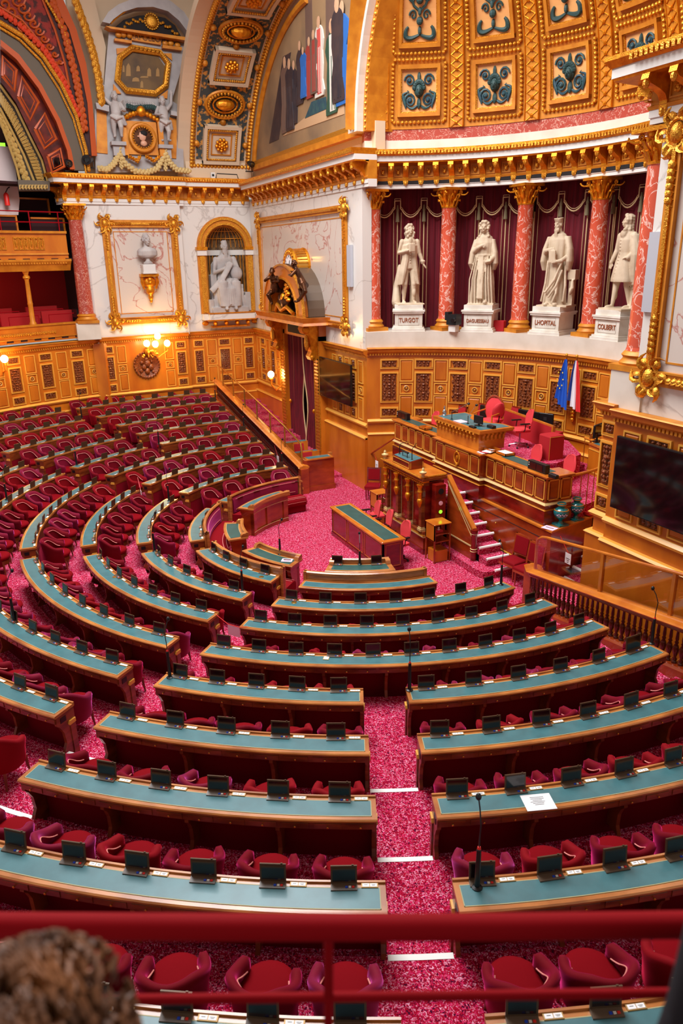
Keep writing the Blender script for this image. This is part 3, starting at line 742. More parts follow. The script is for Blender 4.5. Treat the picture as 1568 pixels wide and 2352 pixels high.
# side cabinets at the tribune
root = thing('side_cabinet', (1.25, 1.0, 0)); tag(root, 'open shelf cabinet of pale wood right of the tribune holding tissues', 'cabinet')
RB(MB().use('oak_rail').bbb(1.02, 1.50, 1.28-.02, 1.78, .96, .985, .01).bb(1.03, 1.06, 1.26, 1.3, .5, .96), 'top')
root.location = (1.75, 1.3, 0)
for c in kids(root): c.matrix_parent_inverse = Matrix.Identity(4); bpy.data.objects.remove(c)
def open_cab(x0, y0, w, d, h, label, nm='side_cabinet'):
    r = thing(nm, (x0, y0, 0))
    MB().use('oak_rail').bbb(-.01, w+.01, -.01, d+.01, h-.025, h, .008).build('top', 'oak_rail', r)
    MB().use('oak').bb(0, w, 0, .02, h-.42, h-.025).build('front_panel', 'oak', r)
    for a in (0, w-.03):
        for b in (0, d-.03): MB().use('mahogany').bb(a, a+.03, b, b+.03, 0, h-.025).build('leg', 'mahogany', r)
    for z in (h-.27, h-.46): MB().use('mahogany').bb(.01, w-.01, .02, d-.01, z-.015, z).build('shelf', 'mahogany', r)
    MB().use('oak').bb(.05, w-.04, .05, d-.05, .01, .3).build('waste_box', 'oak', r)
    return tag(r, label, 'cabinet')
drop(root)
c1 = open_cab(1.36, 1.22, .42, .46, 1.0, 'open shelf cabinet of pale wood right of the tribune')
c1.location = (1.37, 1.2, 0)
o = MB().use('cushion').bbb(0, .12, 0, .2, 0, .05, .01).build('tissue_box', 'cushion'); o.location = (1.55, 1.32, .735); tag(o, 'pink tissue box on the upper shelf of the open cabinet', 'box')
MB().use('paper').lathe([(.04, .05), (.02, .08), (.03, .12), (0, .13)], (.06, .1, 0), 6).build('tissue', 'paper', o)
p = at(872, 1128, .9); c2 = open_cab(p.x-.2, p.y-.2, .42, .4, .9, 'pale wooden cabinet left of the tribune')
# ---------------------------------------------------------------- stairs, podium
def stair(x0, dx, y0, y1, n, label, rise=.1725):
    root = thing('carpeted_steps', (x0, y0, 0)); tag(root, label, 'steps')
    for i in range(n):
        xa = x0-dx*.31*i; xb = x0-dx*.31*n
        m = MB().use('carpet')
        if i == 0:
            P = [(xa, y1), (xb, y1), (xb, y0-.28), (xa-dx*.25, y0-.32), (xa-dx*.06, y0-.26), (xa, y0-.1)]
            m.prism(P, 0, rise)
        else: m.bb(min(xa, xb), max(xa, xb), y0, y1, 0 if i < 2 else rise*(i-1), rise*(i+1))
        o = m.build('step', 'carpet', root); o.matrix_parent_inverse = Matrix.Translation(-root.location)
        m = MB().use('white_tape'); ya = y0 if i else y0+.02
        m.tube([(xa+dx*.0, ya, rise*(i+1)+.002), (xa, y1, rise*(i+1)+.002)], (.035), 8)
        o2 = m.build('white_nosing', 'white_tape', o, smooth=True)
stair(3.12, 1, 2.0, 2.615, 8, 'pink carpeted steps with white nosings rising to the tribune from the near side')
stair(-2.72, -1, 2.0, 2.615, 8, 'pink carpeted steps with white nosings rising to the tribune from the far side')
struct(MB().use('carpet').bb(-.25, .64, 1.9, 2.66, 1.2, 1.38).build('floor_tribune_landing', 'carpet'))
def balus(sx, x0, x1, zt0, zt1, label):
    root = thing('stair_parapet', (x1, 1.92, 0)); tag(root, label, 'parapet')
    def pl(z0a, z0b, z1a, z1b, ya, yb, mt, nm, ins=0):
        xa, xb = x0+sx*ins, x1-sx*ins
        m = MB().use(mt); m.loft([[(xa, ya, z0a), (xb, ya, z0b), (xb, ya, z1b), (xa, ya, z1a)], [(xa, yb, z0a), (xb, yb, z0b), (xb, yb, z1b), (xa, yb, z1a)]]); RB(m, nm, r=root)
    pl(0, 0, zt0-.06, zt1-.06, 1.91, 1.98, 'mahogany', 'panel')
    pl(zt0-.06, zt1-.06, zt0, zt1, 1.885, 2.0, 'oak_rail', 'handrail')
    pl(0, 0, .14, .14, 1.895, 1.91, 'mahogany_red', 'plinth')
    pl(.5, .5, .53, .53, 1.895, 1.91, 'gilt_line', 'moulding')
    pl(zt0-.16, zt1-.16, zt0-.145, zt1-.145, 1.9, 1.91, 'gilt_line', 'moulding')
    pl(zt0-.24, zt1-.24, zt0-.23, zt1-.23, 1.9, 1.91, 'gilt_line', 'moulding', .05)
    m = MB().use('mahogany_red').lathe([(.09, 0), (.09, .06), (.075, .08), (.07, .4), (.078, .43), (.07, .46), (.07, .82), (.085, .86), (.09, .92), (.085, .95), (0, .96)], (x1, 1.94, 0), 14)
    m.use('gilt_line')
    for z in (.06, .4, .46, .84): m.lathe([(.075, z), (.088, z+.008), (.075, z+.016)], (x1, 1.94, 0), 14)
    RB(m, 'newel_post', None, 50, root)
balus(1, 1.2, 2.36, 2.0, .98, 'sloping mahogany parapet with gilt mouldings and round newel, near side')
balus(-1, -.9, -2.06, 2.0, .98, 'sloping mahogany parapet of the far side steps')
root = thing('podium_wall', (0, 2.7, 0)); tag(root, 'glossy mahogany podium base wall carrying a ledge', 'podium base')
m = MB().use('mahogany').prism([(-3.6, 2.68), (4.16, 2.68), (3.75, 4.2), (-3.6, 4.2)], 0, 1.34)
RB(m, 'wall')
RB(MB().use('oak_rail').prism([(-3.62, 2.655), (4.2, 2.655), (3.78, 4.25), (-3.62, 4.25)], 1.34, 1.38), 'ledge')
m = MB().use('gilt_line').bb(-3.5, 4.1, 2.67, 2.68, .0, .02)
for x0, x1 in ((.9, 4.0),):
    m.use('dark').bb(x0, x1, 2.672, 2.68, 1.12, 1.13).bb(x0, x0+.01, 2.672, 2.68, .5, 1.12)
m.use('oak_trim').bb(1.6, 3.0, 2.665, 2.68, .33, .36)
RB(m, 'panel_lines')
m = MB().use('brass').ell((2.2, 2.66, .95), (.015, .02, .015), 8, 6); RB(m, 'keyhole')
root = thing('podium_counter', (.3, 3, 1.38)); tag(root, 'long panelled mahogany counter of the podium with green leather top', 'podium counter')
ys = 2.78
m = MB().use('mahogany').bb(-3.13, 3.77, ys, ys+.1, 1.38, 2.46).bb(3.67, 3.77, ys+.1, 3.5, 1.38, 2.46).bb(-3.13, -3.03, ys+.1, 3.5, 1.38, 2.46).bb(-.57, 1.5, ys-.15, ys, 1.38, 2.46)
RB(m, 'body')
m = MB().use('oak_rail')
for path in ([(-3.17, 3.5), (-3.17, ys-.03), (-.6, ys-.03), (-.6, ys-.18), (1.53, ys-.18), (1.53, ys-.03), (3.81, ys-.03), (3.81, 3.5)],):
    m.sweep(path, [(0, 2.44), (-.03, 2.47), (-.03, 2.49), (0, 2.5), (.12, 2.5), (.12, 2.44)])
m.bb(-3.1, 3.75, ys+.08, 3.28, 2.455, 2.499).bb(3.3, 3.7, 3.28, 3.5, 2.455, 2.499).bb(-3.1, -2.7, 3.28, 3.5, 2.455, 2.499).bb(-.55, 1.48, ys-.05, ys+.1, 2.455, 2.498)
RB(m, 'countertop')
RB(MB().use('leather_dark').bb(-2.95, -.9, 2.9, 3.2, 2.5, 2.505).bb(1.95, 3.55, 2.9, 3.2, 2.5, 2.505), 'leather_inlay')
m = MB()
path = [(-3.15, 3.5), (-3.15, ys-.02), (-.59, ys-.02), (-.59, ys-.17), (1.52, ys-.17), (1.52, ys-.02), (3.79, ys-.02), (3.79, 3.5)]
m.use('gilt_line').sweep(path, [(-.03, 1.83), (-.045, 1.845), (-.03, 1.86), (-.015, 1.875), (0, 1.88), (.05, 1.88), (.05, 1.83)])
m.use('gold_paint').sweep(path, [(-.012, 1.70), (-.03, 1.715), (-.012, 1.73), (.05, 1.73), (.05, 1.70)])
m.use('mahogany_red').sweep(path, [(-.02, 1.38), (-.02, 1.7), (.05, 1.7), (.05, 1.38)])
RB(m, 'base_mouldings')
def podpanel(x0, x1, y, z0=1.93, z1=2.4, xs=None):
    m = MB(); W_ = .022
    if xs is None:
        m.use('oak_trim')
        for a in ((x0, x0+W_, z0, z1), (x1-W_, x1, z0, z1), (x0, x1, z0, z0+W_), (x0, x1, z1-W_, z1)): m.bb(a[0], a[1], y-.014, y, a[2], a[3])
        m.use('mahogany').loft([[(x0+.05, y, z0+.05), (x1-.05, y, z0+.05), (x1-.05, y, z1-.05), (x0+.05, y, z1-.05)], [(x0+.065, y-.015, z0+.065), (x1-.065, y-.015, z0+.065), (x1-.065, y-.015, z1-.065), (x0+.065, y-.015, z1-.065)]][::-1])
    else:
        m.use('oak_trim')
        for a in ((x0, x0+W_, z0, z1), (x1-W_, x1, z0, z1), (x0, x1, z0, z0+W_), (x0, x1, z1-W_, z1)): m.bb(xs, xs+.014, a[0], a[1], a[2], a[3])
        m.use('mahogany').bb(xs, xs+.012, x0+.06, x1-.06, z0+.06, z1-.06)
    RB(m, 'raised_panel')
for i in range(6): podpanel(-3.08+i*.415, -3.08+i*.415+.36, ys)
podpanel(-.52, -.16, ys-.15); podpanel(-.1, 1.02, ys-.15); podpanel(1.08, 1.45, ys-.15)
for i in range(6): podpanel(1.56+i*.37, 1.56+i*.37+.32, ys)
podpanel(2.83, 3.13, None, xs=3.77); podpanel(3.17, 3.47, None, xs=3.77)
m = MB().use('gold')
for i in range(26):
    a = 2*pi*i/26; m.ell((.5+.12*cos(a), ys-.175, 2.17+.15*sin(a)), (.024, .018, .03), 6, 5)
m.ell((.5, ys-.17, 2.17), (.05, .02, .08), 8, 6).ell((.5, ys-.18, 2.33), (.04, .025, .04), 8, 6).ell((.5, ys-.18, 2.0), (.05, .02, .03), 8, 6)
RB(m, 'gilt_emblem', None, True)
# president's desk
root = thing('president_desk', (.3, 3.2, 2.5)); tag(root, 'raised presidential desk with corbels and pale green leather top', 'desk')
RB(MB().use('oak_rail').bb(-.7, 1.24, 2.74, 3.5, 2.5, 2.94), 'body')
P = [(-.78, 2.66), (1.38, 2.66), (1.38, 3.68), (.95, 3.68)]+[(.3+.5*cos(rad(a)), 3.68-.32*sin(rad(a))) for a in range(20, 170, 15)]+[(-.3, 3.68), (-.78, 3.68)]
RB(MB().use('oak_rail').prism(P, 2.97, 3.03).use('gold_paint').prism([(p[0]*.985, p[1]*.985+.04) for p in P[:4]]+[(-.76, 3.6)], 2.94, 2.97), 'tabletop')
P2 = [(-.68, 2.76), (1.28, 2.76), (1.28, 3.6), (.98, 3.6)]+[(.3+.58*cos(rad(a)), 3.66-.40*sin(rad(a))) for a in range(20, 170, 15)]+[(-.36, 3.6), (-.68, 3.6)]
RB(MB().use('leather').prism(P2, 3.03, 3.034), 'leather_inlay')
def corbel(x, y, ax):
    m = MB().use('gold_paint'); pr = [(0, 0), (-.09, 0), (-.1, -.04), (-.06, -.07), (-.045, -.12), (-.055, -.16), (-.03, -.19), (0, -.19)]
    if ax == 0: m.loft([[(x+s, y+d, 2.94+z) for d, z in pr] for s in (-.03, .03)])
    else: m.loft([[(x-d, y+s, 2.94+z) for d, z in pr] for s in (-.03, .03)])
    RB(m, 'corbel')
for i in range(12): corbel(-.62+i*.158, 2.74, 0)
for i in range(6): corbel(1.24, 2.84+i*.12, 1)
# ---------------------------------------------------------------- podium stage and what stands on it
AC = (1.2, .79)
m = MB().use('carpet')
P = [(-3.0, 2.95), (3.66, 2.95), (3.7, 3.4)]+[(1.05+2.72*cos(rad(a)), 3.4+2.72*sin(rad(a))) for a in range(5, 75, 6)]
P += [(1.2+5.75*cos(rad(a)), .79+5.75*sin(rad(a))) for a in range(84, 136, 6)]+[(-3.0, 4.7)]
m.prism(P, 1.3, 1.65)
struct(m.build('floor_stage', 'carpet'))
m = MB().use('carpet').prism([(-1.9, 3.55), (2.0, 3.55), (2.3, 4.3), (1.9, 5.4), (.6, 6.1), (-1.9, 5.4)], 1.65, 2.25)
struct(m.build('floor_upper_stage', 'carpet'))
tag(MB().use('carpet').bbb(0, .5, 0, .35, 0, .18, .02).build('carpeted_block', 'carpet'), 'low pink carpeted block at the foot of the upper stage', 'step')
o = bpy.data.objects['carpeted_block']; o.location = (1.0, 5.6, 1.65)
# curved brass rail
root = thing('curved_handrail', (3.7, 4, 1.65)); tag(root, 'curved orange wood handrail on slim brass posts at the podium edge', 'handrail')
pts = [(1.05+2.75*cos(rad(a)), 3.4+2.75*sin(rad(a)), 2.44-.0*a) for a in range(2, 92, 5)]
RB(MB().use('oak_rail').tube([(pts[0][0]+.01, pts[0][1]-.09, 2.42)]+pts, .038, 8), 'handrail', None, True)
for i in range(1, 18, 1):
    x, y, z = pts[i]; thick = i % 6 == 4
    m = MB().use('brass').tube([(x, y, 1.6), (x, y, z)], .03 if thick else .011, 8)
    if thick:
        m.lathe([(.05, -.85), (.055, -.8), (.03, -.7), (.03, .0), (.045, .06), (.02, .12), (.035, .17), (.01, .22)], (x, y, z), 10)
    RB(m, 'post', None, True)
# vases
def vase(px, py, lb):
    p = at(px, py, 1.38); r = thing('glazed_vase', (p.x, p.y, 1.38))
    MB().use('teal_glaze').box((0, 0, .02), (.26, .26, .04)).build('square_foot', 'teal_glaze', r)
    MB().use('teal_glaze').lathe([(.07, .04), (.06, .06), (.035, .1), (.05, .14), (.11, .18), (.16, .25), (.17, .31), (.155, .36), (.10, .40), (.07, .42), (.075, .44), (.1, .47), (.105, .5), (.09, .52), (.07, .51), (.06, .45)], n=22).build('body', 'teal_glaze', r, smooth=50)
    MB().use('gold_paint').lathe([(.158, .356), (.161, .363), (.156, .368)], n=22).lathe([(.1, .47), (.108, .485), (.105, .495)], n=22).build('gilt_band', 'gold_paint', r, smooth=True)
    m = MB().use('cushion')
    for i in range(7):
        a = -1.2+i*.22; m.ell((.162*cos(a), .162*sin(a), .27+.02*(i % 2)), (.012, .012, .016), 6, 5)
    m.build('painted_flowers', 'paper_pink', r)
    return tag(r, lb, 'vase', 'pair of glazed vases')
vase(1286, 1206, 'teal glazed vase on a square foot nearer the pink leaflet')
vase(1321, 1193, 'teal glazed vase behind its twin near the brass rail')
p = at(1262, 1213, 1.385); o = MB().use('paper_pink').box((0, 0, .004), (.3, .22, .008)).build('leaflet', 'paper_pink'); o.location = p; o.rotation_euler = (0, 0, .3)
MB().use('dark').box((0, .0, .0085), (.2, .03, .001)).build('printed_bar', 'dark', o); tag(o, 'pink leaflet lying on the podium ledge beside the vases', 'leaflet')
p = at(1352, 1180, 1.42); o = MB().use('cushion').lathe([(.04, 0), (.1, .03), (.14, .1), (.15, .12), (.13, .12), (.08, .05), (0, .04)], n=16).build('bowl', 'cushion', smooth=50); o.location = (p.x, p.y, 1.38); tag(o, 'pink ceramic bowl at the foot of the brass rail', 'bowl')
# scoreboards
for px, py, lb, rz in ((1236, 1082, 'black time display with dark red digits panel on the near counter end', -.0), (926, 962, 'black time display with dark red panel on the far counter end', 0)):
    p = at(px, py, 2.5); r = thing('time_display', (p.x, max(p.y, 2.86), 2.5), rz)
    MB().use('black').bb(-.3, .3, -.06, .06, 0, .2).build('case', 'black', r)
    MB().use('led_red').bb(-.22, -.02, -.066, -.058, .03, .17).bb(0, .2, -.066, -.058, .03, .17).build('display', 'led_red', r)
    MB().use('white_key').box((-.26, -.062, .15), (.02, .01, .02)).box((-.26, -.062, .1), (.02, .01, .02)).build('indicator', 'white_key', r)
    tag(r, lb, 'display')
p = at(1262, 1098, 2.51); o = MB().use('black').bbb(-.12, .12, -.05, .05, 0, .08, .01).build('telephone', 'black'); o.location = (p.x, p.y+.1, 2.505); tag(o, 'black desk telephone behind the near time display', 'telephone')
# trays, books
def tray(px, py, sx, sy, lb, pap=True):
    p = at(px, py, 2.505); r = thing('letter_tray', p)
    m = MB().use('oak_rail').bb(-sx, sx, -sy, sy, 0, .015).bb(-sx, sx, -sy, -sy+.015, 0, .07).bb(-sx, sx, sy-.015, sy, 0, .07).bb(-sx, -sx+.015, -sy, sy, 0, .07).bb(sx-.015, sx, -sy, sy, 0, .07); m.build('tray', 'oak_rail', r)
    if pap: o = MB().use('paper').bb(-sx+.03, sx-.03, -sy+.03, sy-.03, .0, .05).build('paper_stack', 'paper', None); o.location = p+Vector((0, 0, .016)); tag(o, 'stack of white paper in the open tray on the counter', 'paper')
    tag(r, lb, 'tray')
tray(1160, 1044, .19, .14, 'open wooden letter tray with white paper on the counter'); tray(1130, 1036, .17, .14, 'empty wooden letter tray beside the one with paper', False); tray(977, 985, .16, .12, 'small wooden tray at the far side of the presidential desk', False)
for i, (c, w_) in enumerate((('paper', 'white'), ('red_box', 'red'), ('paper', 'thin white'))):
    p = at(1106, 1040, 2.505); o = MB().use(c).bb(-.12, .12, -.16, .16, 0, .012).build('booklet', c); o.location = (p.x+.02*i, p.y+.1+.05*i, 2.505+.013*i); o.rotation_euler = (0, 0, .2*i); tag(o, w_+' booklet in the small pile beside the letter trays', 'booklet', 'booklets on the counter')
# presidential desk items
p = at(1098, 978, 3.035); r = thing('desk_monitor', p, .15)
MB().use('black').bbb(-.16, .16, -.02, .015, .06, .26, .01).build('case', 'black', r); MB().use('black').box((0, 0, .01), (.16, .12, .02)).box((0, .02, .06), (.04, .03, .1)).build('stand', 'black', r); tag(r, 'small black monitor on the presidential desk, back turned', 'monitor')
p = at(1128, 983, 3.035); o = MB().use('black').bbb(-.12, .12, -.06, .06, 0, .07, .01).build('intercom', 'black'); o.location = p; tag(o, 'black intercom box at the corner of the presidential desk', 'intercom')
p = at(1085, 982, 3.035); o = MB().use('black').bbb(-.11, .11, -.05, .05, 0, .04, .01).build('desk_phone', 'black'); o.location = p; tag(o, 'low black telephone in front of the small monitor', 'telephone')
p = at(1058, 968, 3.036); o = MB().use('paper_pink').box((0, 0, .004), (.34, .24, .008)).build('leaflet', 'paper_pink'); o.location = p; tag(o, 'pink sheets on the presidential desk leather', 'leaflet')
p = at(1020, 954, 3.035); o = MB().use('chrome').lathe([(.08, 0), (.08, .01), (.05, .03), (.055, .08), (.05, .13), (.02, .16), (.03, .19), (.02, .23), (.0, .26)], n=14).build('silver_bell', 'chrome', smooth=50); o.location = p; tag(o, 'silver bell lamp at the far end of the presidential desk', 'bell')
def smic(px, py, dx, lb):
    p = at(px, py, 3.036); r = thing('desk_microphone', p); MB().use('chrome').lathe([(.035, 0), (.035, .01), (.01, .02), (.008, .2)], n=8).build('stem', 'black', r)
    MB().use('chrome').tube([(0, 0, .2), (dx*.5, .02, .34), (dx, .05, .5)], .007, 6).build('gooseneck', 'chrome', r); MB().use('black').ell((dx*1.07, .052, .51), (.04, .035, .03)).build('foam_head', 'black', r, smooth=True); tag(r, lb, 'microphone')
smic(1037, 963, .62, 'long slanting chrome microphone on the presidential desk'); smic(1074, 973, .25, 'short upright chrome microphone on the presidential desk')
# chairs of the stage
def armchair(px, py, z, rz, lb, s=1.0):
    p = at(px, py, z); r = thing('presidential_armchair', (p.x, p.y, z), rz); r.scale = (s, s, s)
    MB().use('cushion').bbb(-.27, .27, -.25, .27, .36, .48, .04).build('seat', 'cushion', r, smooth=40)
    ring = [[((.25*cos(a))*k, -.27-.05*(zz > .9)+.05*sin(a)*k, zz+ .0) for a in [2*pi*i/16 for i in range(16)]] for zz, k in ((.48, .9), (.6, 1.05), (.8, 1.1), (.95, .95), (1.04, .6))]
    MB().use('cushion').loft(ring).build('backrest', 'cushion', r, smooth=60)
    pts = [(.3*cos(rad(a)), -.31, .74+.36*sin(rad(a))) for a in range(-50, 231, 20)]
    MB().use('mahogany').tube(pts, .03, 7).build('back_frame', 'mahogany', r, smooth=True)
    for s_ in (-1, 1):
        MB().use('oak_rail').tube([(s_*.29, -.28, .7), (s_*.32, 0, .68), (s_*.3, .25, .66), (s_*.3, .25, .35), (s_*.28, .25, 0)], .024, 7).build('arm_frame', 'oak_rail', r, smooth=True)
        MB().use('mahogany').tube([(s_*.24, -.27, .4), (s_*.25, -.3, 0)], .024, 6).build('leg', 'mahogany', r)
    return tag(r, lb, 'armchair')
armchair(1118, 1003, 2.25, pi*1.0+.35, 'round backed pink armchair behind the presidential desk')
o = office_chair(*at(1192, 1026, 2.25), 2.9, 'pink office chair with black arms and chrome base right of the presidential desk', base='chrome')
p = at(1158, 1000, 2.25); office_chair(p.x-.1, p.y-.35, 2.25, 1.6, 'pink chair seen edge-on between armchair and red partition', arms=False)
for px, py, lb in ((984, 985, 'pink chair back behind the far counter'), (1002, 1004, 'second pink chair back tucked against the presidential desk'), (1213, 1070, 'pink chair back behind the near counter, beside the trays'), (1288, 1096, 'pink chair back behind the near time display')):
    p = at(px, py, 2.12); office_chair(p.x, max(p.y, 3.62), 1.65, pi, lb, arms=False)
# partition, cube, back row
p = at(1205, 1030, 2.25)
def quadwall(pa, pb, z0, z1, th, mt):
    d = Vector((pb[0]-pa[0], pb[1]-pa[1])).normalized(); n = Vector((-d.y, d.x))*th; return MB().use(mt).prism([(pa[0], pa[1]), (pb[0], pb[1]), (pb[0]+n.x, pb[1]+n.y), (pa[0]+n.x, pa[1]+n.y)], z0, z1)
pa = at(1155, 985, 2.3); pb = at(1265, 1030, 2.3)
root = thing('red_partition', (pa.x, pa.y, 2.25)); tag(root, 'low crimson fabric partition with orange wood edge behind the office chair', 'partition')
RB(quadwall(pa, pb, 2.25, 2.85, .05, 'red_box'), 'fabric_panel'); RB(quadwall(pa, pb, 2.85, 2.89, .07, 'oak_rail'), 'wooden_edge')
RB(MB().use('oak_rail').bb(pb.x-.03, pb.x+.03, pb.y-.01, pb.y+.07, 1.66, 2.89), 'end_post')
p = at(1262, 1052, 2.25); o = MB().use('red_box').bbb(-.22, .2, -.2, .25, 0, .62, .015).build('red_cabinet', 'red_box'); o.location = (p.x, p.y, 2.25-.58); o.scale = (1, 1, 1.9)
MB().use('oak_trim').bb(.2, .206, -.2, -.19, .0, .6).bb(.2, .206, -.2, .25, .605, .612).build('edge_line', 'oak_trim', o)
tag(o, 'tall crimson covered box cabinet at the end of the partition', 'cabinet')
def monitor(px, py, z, rz, lb, s=1.0, yoff=0):
    p = at(px, py, z); dd_ = Vector((p.x-1.2, p.y-.79)); f_ = min(1, 5.3/dd_.length); p = Vector((1.2+dd_.x*f_, .79+dd_.y*f_, z)); r = thing('computer_monitor', (p.x, p.y, z), rz); r.scale = (s, s, s)
    MB().use('black').bbb(-.25, .25, -.03, .03, .12, .46, .015).build('case', 'black', r); MB().use('black_gloss').bb(-.23, .23, .03, .034, .14, .44).build('display', 'black_gloss', r)
    MB().use('black').box((0, 0, .01), (.26, .18, .02)).box((0, -.02, .1), (.06, .03, .2)).build('stand', 'black', r)
    MB().use('dark').box((0, -.033, .3), (.1, .008, .1)).build('back_plate', 'dark', r)
    return tag(r, lb, 'monitor', 'monitors of the stage')
for px, py, lb in ((1128, 958, 'black monitor behind the armchair, nearer the far wall'), (1148, 958, 'black monitor overlapping its neighbour behind the armchair'), (1216, 972, 'black monitor over the red partition, first of three'), (1238, 975, 'black monitor over the red partition, middle one'), (1262, 982, 'black monitor over the red partition, the tilted nearest one')):
    monitor(px, py, 2.45, .1+(.3 if px > 1250 else 0), lb, .95)
root = thing('clerks_table', tuple(at(1200, 985, 2.0))); tag(root, 'long crimson covered table carrying the monitors', 'table')
pa = at(1105, 968, 2.36); pb = at(1285, 1000, 2.36); pa = Vector((-1.9, 4.95)); pb = Vector((.5, 5.72)); RB(quadwall(pa, pb, 1.66, 2.445, .42, 'red_box'), 'covered_body')
for px, py, lb in ((1080, 950, 'high backed dark red chair against the panelled apse, near the brass post'), (1155, 945, 'rounded dark red chair behind the first monitors'), (1256, 960, 'rounded dark red chair behind the three monitors')):
    p = at(px, py, 2.0); d = Vector((p.x-1.2, p.y-.79)); 
    if d.length > 5.4: d *= 5.4/d.length
    side_chair(1.2+d.x, .79+d.y, 1.65, pi, lb, 'red_box', 'mahogany_red', 1.12 if px < 1100 else 1.22)
p = at(1297, 1010, 1.68); o = MB().use('red_box').bbb(-.22, .22, -.2, .2, 0, .45, .06).build('red_ottoman', 'red_box', smooth=40); o.location = (1.75, 5.1, 1.65); tag(o, 'round dark red stool right of the crimson cabinet', 'stool')
# curved side desk with monitor
root = thing('curved_side_desk', (1.9, 5.8, 1.65)); tag(root, 'curved light wood desk against the apse at the near side', 'desk')
RB(MB().use('oak').arc(56, 84, rect(5.05, 5.12, 1.65, 2.42), AC).use('oak_trim').arc(56, 84, rect(5.04, 5.06, 1.72, 1.76), AC).arc(56, 84, rect(5.04, 5.06, 2.3, 2.33), AC), 'front')
RB(MB().use('oak_rail').arc(56, 84, rect(5.02, 5.6, 2.42, 2.46), AC).use('leather').arc(57, 83, rect(5.1, 5.5, 2.46, 2.465), AC), 'tabletop')
monitor(1378, 1013, 2.47, -1.2, 'black monitor on the curved side desk near the gilt pier', 1.0)
# flags
def flag(a, lb, bands, stars=False, ang=0):
    x, y = 1.2+5.62*cos(rad(a)), .79+5.62*sin(rad(a)); r = thing('standing_flag', (x, y, 3.1))
    MB().use('wood_leg').tube([(0, 0, 0), (.0, -.12, 1.35)], .015, 6).build('pole', 'wood_leg', r); MB().use('gold_fine').ell((0, -.125, 1.39), (.035, .035, .05), 8, 6).build('finial', 'gold_fine', r)
    # draped cloth : columns of folds
    n = 24
    for bi, (mt, u0, u1) in enumerate(bands):
        rings = []
        for i in range(13):
            t = i/12; zz = 1.28-t*1.15; wd = .05+.26*t**.8
            ring = []
            for j in range(n+1):
                u = u0+(u1-u0)*j/n; f = .04*sin(u*22+bi)*min(1, t*3+.2)
                ring.append(((u-.4)*wd*1.6+ang*t*.2, -.14-f-.05*t, zz-.18*(u)*t+(.1*t if u < .2 else 0)))
            rings.append(ring)
        m = MB().use(mt); m.loft(rings, closed=False); m.loft([[(x_, y_-.008, z_) for x_, y_, z_ in q] for q in rings], closed=False); m.build('cloth_'+mt.replace('flag_', ''), mt, r, smooth=60)
    if stars:
        m = MB().use('flag_star')
        for i in range(8):
            sx, sz = -.06+.14*cos(i*.8)*.8, .75+.25*sin(i*.8); m.ell((sx, -.235, sz), (.022, .006, .022), 6, 4)
        m.build('stars', 'flag_star', r)
    return tag(r, lb, 'flag')
mat('flag_blue', (20, 84, 190), .8); mat('flag_navy', (30, 60, 140), .8); mat('flag_white', (236, 232, 236), .8); mat('flag_red', (226, 40, 44), .8); mat('flag_star', (250, 210, 60), .6)
flag(100.5, 'furled blue flag with yellow stars on the apse wall', [('flag_blue', 0, 1)], True, -.3)
flag(97, 'blue white and red flag hanging on the apse wall', [('flag_navy', 0, .34), ('flag_white', .33, .67), ('flag_red', .66, 1)], False, .2)
root = thing('flag_bracket', (.35, 6.45, 2.95)); tag(root, 'gilt bracket holding the two flag poles', 'bracket')
m = MB().use('gold')
for z in (2.75, 2.85, 2.95, 3.05, 3.15): m.ell((1.2+5.68*cos(rad(98.7)), .79+5.68*sin(rad(98.7)), z), (.07, .05, .06), 8, 6)
RB(m, 'ornament', None, True)
